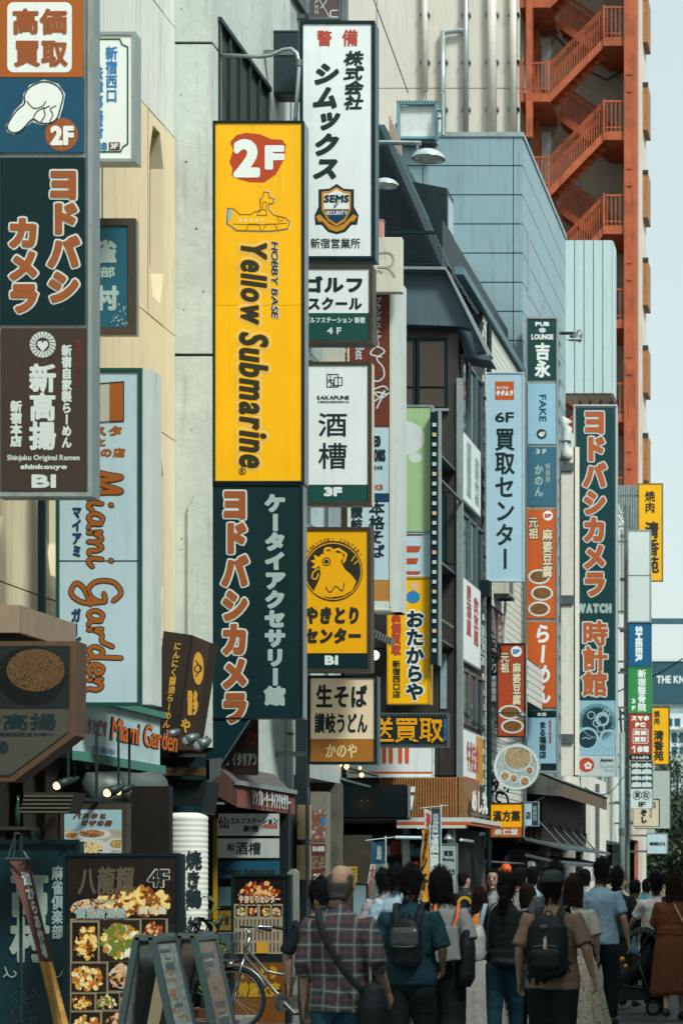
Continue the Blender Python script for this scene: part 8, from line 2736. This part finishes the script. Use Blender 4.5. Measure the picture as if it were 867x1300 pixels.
  ring = [(v, Vector((v[0] - cx, (v[1] - fy) * .85, (v[2] - 1.58) * .8))) for v in q.v] if style != 'thin' else []
  if ring and s.vox < .012:
   sb = MB()
   rnd = random.Random(int(s.H * 1000) + len(q.v))
   for _ in range(900):
    v, nn = rnd.choice(ring)
    nn = nn.normalized()
    if v[1] - fy > .03 and v[2] < 1.64: continue
    p = Vector(v) * 1 + nn * .004 + Vector((rnd.uniform(-.02, .02), rnd.uniform(-.02, .02), rnd.uniform(-.03, .03)))
    dn = Vector((rnd.uniform(-.35, .35), -.2 + rnd.uniform(-.3, .2), -1)) + nn * rnd.uniform(.05, .5)
    dn = (dn - nn * max(0, -dn.dot(nn))).normalized()
    L_ = rnd.uniform(.025, .06)
    sd = dn.cross(nn)
    if sd.length < .05: continue
    sd = sd.normalized() * .0022
    m_ = p + dn * L_ * .5 + nn * .004
    e_ = p + dn * L_
    k_ = len(sb.v)
    sb.v += [tuple(p - sd), tuple(p + sd), tuple(m_ + sd), tuple(m_ - sd), tuple(e_)]
    sb.f += [(k_, k_ + 1, k_ + 2, k_ + 3), (k_ + 3, k_ + 2, k_ + 4)]
   so = s.add('hair_strands', sb, mat or HAIRB, sm=False)
   so['kind'] = 'stuff'
  s.hairo = s.add('hair', q, mat or HAIRB, .008 if style != 'thin' else .006, 1, .016 if style not in ('thin',) else .003, hairt)
  return s
 def thing(s, name, label, cat, z=0.):
  o = bpy.data.objects.new(name, None)
  COL.objects.link(o)
  o.location = s.o.location + Vector((0, 0, z * s.k))
  o.rotation_euler = s.o.rotation_euler
  tag(o, label, cat)
  k = s.k
  class B: pass
  b = B()
  b.o = o
  def part(nm, mb, mat, vox=None, smooth=2, disp=0., parent=None, sm=True):
   mb.v = [(v[0] * k, v[1] * k, (v[2] - z) * k) for v in mb.v]
   oo = mesh_obj(nm, mb, mat, parent or o, smooth=sm)
   if vox: remesh(oo, vox, smooth, disp, folds)
   return oo
  b.part = part
  return b
def strap(pts, w=.02, th=.006):
 q = MB()
 P_ = [Vector(p) for p in pts]
 out = []
 n = len(P_)
 Q = []
 for i in range(n - 1):
  p0, p1, p2, p3 = P_[max(0, i - 1)], P_[i], P_[i + 1], P_[min(n - 1, i + 2)]
  for t in (0, .25, .5, .75):
   Q.append(.5 * ((2 * p1) + (-p0 + p2) * t + (2 * p0 - 5 * p1 + 4 * p2 - p3) * t * t + (-p0 + 3 * p1 - 3 * p2 + p3) * t ** 3))
 Q.append(P_[-1])
 rings = []
 for i, p in enumerate(Q):
  rings.append((p, w, th))
 q.loft(rings, 8)
 return q
def backpack(p, label, mat, w=.15, z0=.93, z1=1.36, d=.13, pocket=True, back=-.13, strapw=.024):
 b = p.thing('backpack', label, 'backpack', z0)
 zc = (z0 + z1) / 2
 q = MB()
 q.loft([((0, back - d * .45, z0), w * .75, d * .38), ((0, back - d * .5, z0 + .04), w * .95, d * .5), ((0, back - d * .55, zc - .02), w, d * .56), ((0, back - d * .5, z1 - .08), w * .93, d * .5), ((0, back - d * .42, z1 - .02), w * .7, d * .4), ((0, back - d * .38, z1 + .01), w * .35, d * .22)], 20)
 b.part('bag_body', q, mat, .011, 2, .012)
 if pocket:
  q = MB()
  q.loft([((0, back - d * 1.0, z0 + .05), w * .55, .02), ((0, back - d * 1.08, z0 + .09), w * .72, .035), ((0, back - d * 1.08, z0 + .19), w * .74, .032), ((0, back - d * 1.0, z0 + .23), w * .6, .015)], 16)
  b.part('front_pocket', q, mat, .010, 2, .006)
  q = MB().tube([(-w * .6, back - d * 1.06, z0 + .235), (0, back - d * 1.12, z0 + .25), (w * .6, back - d * 1.06, z0 + .235)], .005, 5)
  b.part('zip', q, M('zip_grey', '5A6668', .4, metal=.5))
 for sg in (-1, 1):
  q = strap([(sg * .075, back - .02, z1 - .06), (sg * .085, back + .005, z1 + .03), (sg * .095, -.055, 1.435), (sg * .10, .045, 1.425), (sg * .105, .12, 1.34), (sg * .115, .13, 1.2), (sg * .13, .08, 1.08), (sg * .14, -.08, z0 + .1)], strapw, .008)
  b.part('strap', q, mat)
 q = MB().tube([(-.03, back - .04, z1), (-.02, back - .05, z1 + .045), (.02, back - .05, z1 + .045), (.03, back - .04, z1)], .007, 6)
 b.part('handle', q, mat)
 return b
BLK = fabric('fabric_black', (.010, .018, .020))
CHAR = fabric('fabric_charcoal', (.022, .03, .033))
BAGB = fabric('bag_black', (.012, .018, .02), rough=.5)
BAGS = M('bag_sheen', (.05, .055, .06), .25, var=.4, scale=5, bump=.3)
NVY = fabric('fabric_navy_teal', (.012, .045, .06))
JEAN = fabric('denim_blue', (.02, .07, .10), .25)
JEANG = fabric('denim_grey', (.07, .09, .10), .25)
GREYF = fabric('fabric_grey', (.28, .29, .29))
WHF = fabric('fabric_white', (.55, .55, .52))
SKF = fabric('fabric_skirt_grey', (.40, .40, .38))
ORF = fabric('fabric_orange', (.62, .22, .05))
BRF = fabric('fabric_brown', (.21, .145, .10))
BLUF = fabric('fabric_sky', (.20, .33, .42))
RUSTF = fabric('fabric_rust', (.16, .055, .028))
BEIF = fabric('fabric_beige', (.42, .35, .24))
CYF = fabric('fabric_cyan', (.07, .25, .33))
LBF = fabric('fabric_light_blue', (.30, .42, .50))
a = P('balding man in a red and white plaid shirt with a black shoulder bag, nearest walker', 431, .0047, 1100, 0, vox=.009)
a.body(L=((-.21, -.03, 1.10), (-.23, .06, .86)), Rr=((.24, -.05, 1.11), (.27, .12, .92)), stride=.5, build=1.0, head=(.02, .02))
a.shirt(PLAID, .66, .80, .022).trousers(JEAN).shoes().hair(HAIRT, 'thin')
b = a.thing('shoulder_bag', 'black shoulder bag on a long diagonal strap over the plaid shirt', 'bag', .74)
b.part('strap', strap([(-.115, .02, 1.45), (-.11, -.09, 1.42), (-.06, -.15, 1.27), (.05, -.168, 1.08), (.18, -.17, .93)], .022, .006), BAGB)
b.part('bag_body', MB().loft([((.23, -.12, .66), .06, .06), ((.235, -.13, .70), .09, .08), ((.235, -.13, .84), .095, .085), ((.225, -.13, .94), .07, .06), ((.21, -.13, .98), .03, .03)], 18), BAGB, .010, 2, .01)
a = P('person with black hair and black top, half hidden by the plaid-shirt man', 405, .0056, 1119, -8, skin=SKIN2)
a.body(stride=-.4, female=True, build=.92, head=(0, .06)).shirt(BLK, .5, .9, .015, collar=False).trousers(JEANG).shoes().hair(HAIRB, 'short')
a = P('black-haired man in a dark teal shirt with a small shiny black backpack', 521, .0056, 1103, 0, vox=.009)
a.body(L=((-.235, .0, 1.11), (-.17, .18, 1.0)), Rr=((.24, -.03, 1.11), (.21, .14, .98)), stride=.45, build=.98).shirt(NVY, .5, .84, .028).trousers(BLK, .02).shoes().hair(HAIRB, 'short')
b = backpack(a, 'small black backpack with a glossy panel on the dark teal shirt', BAGB, .12, .98, 1.33, .10, False)
b.part('gloss_panel', MB().loft([((0, -.235, 1.12), .095, .01), ((0, -.243, 1.15), .105, .016), ((0, -.243, 1.24), .105, .016), ((0, -.235, 1.27), .09, .01)], 16), BAGS, .009, 1)
b.part('handle_stripe', MB().tube([(-.08, -.25, 1.135), (0, -.262, 1.128), (.08, -.25, 1.135)], .005, 5), M('zip_grey', '5A6668'))
a = P('person in a light blue shirt with black hair, behind and left of the backpack man', 503, .0078, 1101, 10)
a.body(stride=.3).shirt(LBF, .6, .88, .02).trousers(CHAR).shoes().hair(HAIRB, 'short')
a = P('black-haired person in grey further ahead, left of the light blue shirt', 489, .0088, 1106, 0)
a.body(stride=-.3).shirt(GREYF, .6, .88, .02).trousers(BLK).shoes().hair(HAIRB, 'short')
a = P('woman with a dark bob in a grey blouse carrying a grey tote with orange straps', 562, .0062, 1106, -4, skin=SKIN2, vox=.009)
a.body(Rr=((.24, -.06, 1.13), (.22, .12, 1.05)), stride=-.4, female=True, build=.95).shirt(GREYF, .5, .98, .025, collar=False).trousers(BLK, .03, wide=.03).shoes().hair(HAIRB, 'bob')
b = a.thing('tote_bag', 'grey tote bag with bright orange straps over the grey blouse shoulder', 'bag', .92)
b.part('bag_body', MB().prism([(-.03, -.20, 1.27), (.17, -.16, 1.25), (.20, -.19, .98), (.02, -.23, .96)], (.0, -.07, 0)), M('tote_grey', (.22, .25, .26), .7), .010, 2, .012)
TO = M('strap_orange', (.75, .16, .03), .6)
b.part('strap', strap([(.0, -.22, 1.22), (-.01, -.20, 1.33), (-.03, -.10, 1.43), (.0, .02, 1.43)], .014, .005), TO)
b.part('strap', strap([(.13, -.20, 1.22), (.16, -.17, 1.33), (.15, -.09, 1.42), (.14, .02, 1.42)], .014, .005), TO)
b.part('paper', MB().box(-.04, .02, -.22, -.19, 1.24, 1.30), M('paper_white', 'C2C6C0', .7), sm=False)
b = a.thing('shopping_bag', 'patterned turquoise cloth bag hanging between the backpack man and the bob-haired woman', 'bag', .55)
BPT = Mphoto('bag_pattern', ['06282E', '0F5A66', '2E8E98', '08343A'], 14, 2)
b.part('bag_body', MB().loft([((-.13, -.12, .52), .07, .05), ((-.13, -.12, .60), .09, .06), ((-.13, -.12, .85), .085, .055), ((-.13, -.12, .98), .05, .03)], 16), BPT, .011, 2, .02)
b.part('strap', strap([(-.13, -.12, .96), (-.15, -.10, 1.1), (-.17, -.06, 1.2)], .012, .004), BPT)
b = a.thing('shoulder_bag', 'large black slouch bag on the right of the grey tote', 'bag', .78)
b.part('bag_body', MB().loft([((.20, -.10, .76), .05, .06), ((.215, -.10, .84), .075, .09), ((.22, -.09, 1.08), .065, .08), ((.22, -.08, 1.22), .03, .04)], 16), BAGB, .011, 2, .015)
a = P('short woman with an orange top and a long pale grey skirt', 609, .0078, 1131, 12, skin=SKIN2)
a.body(L=((-.22, .04, 1.13), (-.12, .2, 1.1)), stride=.2, female=True, build=.9, head=(0, .1)).shirt(ORF, .25, 1.0, .015, collar=False).skirt(SKF, .06, 1.05, .27, .14).shoes().hair(HAIRBR, 'long', .05)
a = P('dark-haired woman facing this way in a pale grey blouse, behind the long pale skirt', 628, .0096, 1105, 172, skin=SKIN2)
a.body(stride=.3, female=True, build=.92).face().shirt(GREYF, .7, .9, .02).trousers(CHAR).shoes().hair(HAIRB, 'short')
a = P('woman with a black ponytail, black top and blue jeans', 641, .0066, 1111, 8, skin=SKIN2, vox=.009)
a.body(L=((-.21, -.02, 1.13), (-.19, .15, 1.02)), Rr=((.22, -.04, 1.12), (.20, .1, .95)), stride=.5, female=True, build=.95, head=(.02, .03)).shirt(BLK, .95, .94, .012).trousers(JEAN, .012).shoes().hair(HAIRB, 'pony')
b = a.thing('tote_bag', 'white tote bag under the left arm of the ponytailed woman', 'bag', .98)
b.part('bag_body', MB().loft([((-.24, -.09, .94), .06, .08), ((-.25, -.09, 1.0), .085, .10), ((-.235, -.09, 1.16), .07, .09), ((-.215, -.08, 1.25), .03, .05)], 16), WHF, .011, 2, .02)
b.part('strap', strap([(-.22, -.12, 1.22), (-.19, -.10, 1.36), (-.17, -.02, 1.44), (-.17, .06, 1.38)], .02, .006), LBF)
b = a.thing('shoulder_bag', 'black half-moon bag at the hip of the ponytailed woman', 'bag', .88)
b.part('bag_body', MB().loft([((-.12, -.17, .94), .03, .03), ((-.06, -.185, .93), .06, .05), ((.04, -.19, .92), .075, .055), ((.12, -.18, .93), .06, .05), ((.18, -.16, .95), .025, .03)], 16), BAGB, .010, 2, .008)
b.part('strap', strap([(-.14, -.15, 1.0), (-.15, -.14, 1.2), (-.13, -.09, 1.40), (-.08, -.02, 1.45)], .01, .004), BAGB)
a = P('man in a dark cap and loose brown tee shirt with a round black backpack', 701, .0058, 1109, -3, vox=.009)
a.body(L=((-.25, -.05, 1.11), (-.27, .05, .88)), Rr=((.27, -.07, 1.12), (.31, .03, .90)), stride=-.35, build=1.06, head=(-.01, .04)).shirt(BRF, .46, .80, .032, .03, collar=False).trousers(BLK, .03, wide=.02).shoes().hair(HAIRB, 'short')
q = MB()
q.loft([((0, -.006, 1.625), .090, .104), ((0, -.006, 1.66), .090, .104), ((0, -.006, 1.70), .078, .092), ((0, -.006, 1.722), .05, .06), ((0, -.006, 1.728), .015, .02)], 22)
q.loft([((0, .09, 1.632), .06, .01), ((0, .13, 1.632), .055, .008), ((0, .165, 1.628), .035, .006)], 14)
a.add('cap', q, fabric('cap_dark', (.035, .05, .05)), .008, 1)
b = backpack(a, 'round black backpack with a small keyring charm on the brown tee shirt', BAGB, .165, .90, 1.36, .16, True, strapw=.03)
b.part('charm', MB().ball((.02, -.315, 1.08), .016).tube([(.0, -.31, 1.22), (.005, -.315, 1.15), (.02, -.315, 1.09)], .006, 5), M('charm_orange', 'B8823C', .5))
b.part('charm_tag', MB().box(-.012, .012, -.318, -.308, 1.12, 1.20), M('charm_white', 'B9C0BC', .5), sm=False)
b.part('shine_patch', MB().ball((-.015, -.30, 1.285), .035, .01, .02), BAGS)
a = P('tall dark-haired person in slate grey just beyond the capped man', 704, .0078, 1097, 5)
a.body(stride=.3, build=1.0).shirt(JEANG, .6, .88, .02).trousers(BLK).shoes().hair(HAIRB, 'short')
a = P('brown-haired woman in a pale blouse and floral long skirt beside the capped man', 727, .0071, 1114, -5, skin=SKIN2)
a.body(Rr=((.23, -.03, 1.13), (.22, .1, .96)), stride=.3, female=True, build=.95).shirt(BEIF if False else fabric('fabric_pale_blouse', (.42, .41, .37)), .5, .95, .03, collar=False).skirt(FLORAL, .12, 1.02, .34, .15, amp=.08).shoes(SHOEW).hair(HAIRBR, 'long', .02)
a = P('tall man in a sky blue tee shirt and black trousers', 762, .0084, 1092, -4)
a.body(L=((-.24, -.03, 1.12), (-.23, .05, .88)), Rr=((.24, -.04, 1.11), (.27, .06, .88)), stride=.5, build=.98).shirt(BLUF, .42, .84, .025, collar=False).trousers(BLK, .016).shoes().hair(HAIRB, 'short')
a = P('person in a black jacket half hidden behind the sky blue tee shirt', 781, .0096, 1104, 0)
a.body(stride=-.4, build=1.05).shirt(BLK, .9, .86, .03).trousers(BLK).shoes().hair(HAIRB, 'short')
a = P('light-haired woman with glasses facing this way right of the tall man', 788, .0116, 1110, 176, skin=SKIN2)
a.body(stride=.3, female=True).face().shirt(BEIF, .9, .9, .02).trousers(CHAR).shoes().hair(M('hair_dark_blond', (.14, .09, .05), .5, var=.3, scale=40), 'short')
gl = MB()
for sg in (-1, 1):
 gl.ring((sg * .031, .104, 1.592), .016, .020, 14)
gl.tube([(-.011, .104, 1.594), (.011, .104, 1.594)], .002, 4)
g2 = MB()
g2.v = list(gl.v)
g2.f = list(gl.f)
a.add('glasses', g2, DSTEEL)
a = P('woman in a loose beige dress with black hair in a bun beyond the stroller', 806, .0106, 1119, -10, skin=SKIN2)
a.body(stride=.2, female=True, build=.95).shirt(BEIF, .45, .98, .03, collar=False).skirt(BEIF, .45, 1.05, .27, .17, amp=.03).shoes().hair(HAIRB, 'bun')
a = P('small child in a blue shirt standing by the stroller', 797, .0098, 1147, -15, skin=SKIN2, vox=.012)
a.body(stride=.2, build=.95).shirt(CYF, .45, .86, .02, collar=False).trousers(CHAR).shoes().hair(HAIRB, 'bob')
a = P('person in a white tee shirt and black open jacket pushing the stroller', 832, .0093, 1110, 25)
a.body(L=((-.25, .10, 1.14), (-.22, .32, 1.05)), Rr=((.25, .10, 1.14), (.22, .32, 1.05)), stride=.5).shirt(WHF, .42, .88, .02, collar=False).trousers(BLK, .03, wide=.03).shoes().hair(HAIRB, 'short')
pw_j = a.thing('jacket', 'black open jacket worn by the person pushing the stroller', 'jacket', .6)
pw_j.part('cloth', MB().loft([((.09, -.02, .62), .13, .13), ((.09, -.02, .9), .135, .14), ((.08, -.02, 1.2), .125, .135), ((.07, -.015, 1.36), .11, .11), ((.06, -.012, 1.42), .05, .07)], 16), BLK, .011, 2, .015)
a = P('woman in a long rust orange dress with long brown hair at the right edge', 855, .0088, 1112, 6, skin=SKIN2)
a.body(L=((-.22, .05, 1.14), (-.20, .24, 1.12)), stride=.5, female=True, build=1.0).shirt(RUSTF, .85, 1.0, .04, collar=False, name='dress_top').skirt(RUSTF, .30, 1.06, .25, .165, name='dress_skirt', amp=.035).shoes().hair(HAIRBR, 'long', .12)
b = a.thing('shoulder_bag', 'pale shoulder bag strap across the rust orange dress', 'bag', 1.0)
b.part('strap', strap([(.0, -.13, 1.36), (.08, -.165, 1.2), (.16, -.17, 1.05)], .012, .004), BEIF)
b.part('bag_body', MB().loft([((.22, -.15, .88), .05, .04), ((.22, -.16, .95), .075, .05), ((.21, -.15, 1.05), .05, .04)], 14), BRF, .012, 2)
for (lab, px, s_, yt, rot, sh, hs, hm) in (
 ('distant person in white between the floral skirt and the sky blue tee shirt', 743, .0108, 1105, 5, WHF, 'short', HAIRB),
 ('distant person in a blue shirt left of the white tee shirt', 819, .0122, 1117, 0, CYF, 'short', HAIRB),
 ('dark-haired person ahead of the ponytailed woman, left of two', 659, .0092, 1104, 0, GREYF, 'short', HAIRB),
 ('dark-haired person ahead of the ponytailed woman, right of two', 674, .0100, 1102, 8, LBF, 'short', HAIRB),
 ('woman with dark brown hair just left of the capped man', 671, .0080, 1124, -6, GREYF, 'bob', HAIRBR),
 ('distant walker in white seen left of the slim street pole', 772, .0150, 1108, 0, WHF, 'short', HAIRB),
 ('distant walker in grey near the far right shop wall', 828, .0165, 1110, 0, GREYF, 'bob', HAIRB),
 ('far walker in a beige coat beside the white box sign', 842, .0150, 1109, 0, BEIF, 'short', HAIRB),
 ('shopper in beige standing at the goods rack', 652, .0128, 1112, 60, BEIF, 'short', HAIRB),
 ('shopper in dark clothes before the corner shop flags', 590, .0120, 1108, -40, CHAR, 'short', HAIRB)):
 a = P(lab, px, s_, yt, rot, vox=.014)
 a.body(stride=random.choice((-.4, .4))).shirt(sh, .6, .88, .02).trousers(BLK if sh is not CHAR else CHAR).shoes().hair(hm, hs)
s = .0092
c = at(805, 0, s)
sx0, sy0 = c.x, c.y
t = Thing('stroller', 'black folding stroller with a hood and net basket, pushed on the right', 'stroller', (sx0, sy0, 0))
BAR = M('stroller_bar', '2A3436', .35, metal=.5)
q = MB()
for dy in (-.22, .22):
 q.tube([(sx0 + .28, sy0 + dy, 1.02), (sx0 + .20, sy0 + dy, .98), (sx0 - .02, sy0 + dy, .55), (sx0 - .34, sy0 + dy, .12)], .013, 6)
 q.tube([(sx0 + .05, sy0 + dy, .66), (sx0 + .24, sy0 + dy, .12)], .012, 6)
 q.tube([(sx0 - .16, sy0 + dy, .37), (sx0 + .18, sy0 + dy, .30)], .009, 5)
q.tube([(sx0 + .28, sy0 - .22, 1.02), (sx0 + .28, sy0 + .22, 1.02)], .014, 6)
q.tube([(sx0 - .34, sy0 - .22, .12), (sx0 - .34, sy0 + .22, .12)], .01, 6)
q.tube([(sx0 + .24, sy0 - .22, .12), (sx0 + .24, sy0 + .22, .12)], .01, 6)
t.part('frame', q, BAR, smooth=True)
for wx_ in (-.34, .24):
 for dy in (-.24, .24):
  q = MB()
  q.tube([(sx0 + wx_ + .075 * math.cos(2 * math.pi * i / 18), sy0 + dy, .095 + .075 * math.sin(2 * math.pi * i / 18)) for i in range(19)], .02, 6, cap=False)
  w = t.part('wheel', q, M('tyre_black', '10181A'), smooth=True)
  t.part('wheel_hub', MB().prism([(sx0 + wx_ + .06 * math.cos(2 * math.pi * i / 12), sy0 + dy - .012, .095 + .06 * math.sin(2 * math.pi * i / 12)) for i in range(12)], (0, .024, 0)), STEEL, parent=w)
o = t.part('seat', MB().loft([((sx0 - .20, sy0, .45), .03, .18), ((sx0 - .12, sy0, .44), .07, .2), ((sx0 + .02, sy0, .48), .09, .2), ((sx0 + .13, sy0, .62), .08, .2), ((sx0 + .19, sy0, .8), .05, .19), ((sx0 + .20, sy0, .88), .02, .17)], 16), BAGB, smooth=True)
q = MB()
nn = 9
for i in range(nn):
 a0, a1 = R(15 + 115 * i / nn), R(15 + 115 * (i + 1) / nn)
 for j in range(8):
  u0, u1 = -1 + 2 * j / 8, -1 + 2 * (j + 1) / 8
  def hp(a_, u): return (sx0 + .10 - .0 + .27 * math.cos(a_) * (1 - .18 * u * u), sy0 + .23 * u, .72 + .30 * math.sin(a_) * (1 - .2 * u * u) + .012 * math.sin(a_ * 14))
  q.quad(hp(a0, u0), hp(a1, u0), hp(a1, u1), hp(a0, u1))
hd_ = t.part('hood', q, BAGB, smooth=True)
sd = hd_.modifiers.new('thickness', 'SOLIDIFY'); sd.thickness = .01
t.part('basket', MB().prism([(sx0 - .22, sy0 - .2, .34), (sx0 + .20, sy0 - .2, .32), (sx0 + .16, sy0 - .2, .18), (sx0 - .16, sy0 - .2, .18)], (0, .4, 0)), M('net_dark', '18282A', .8, var=.5, scale=60))
t.part('hanging_charm', MB().ball((sx0 - .12, sy0 - .25, .66), .03).ball((sx0 - .08, sy0 - .25, .58), .025), MUSTARD)
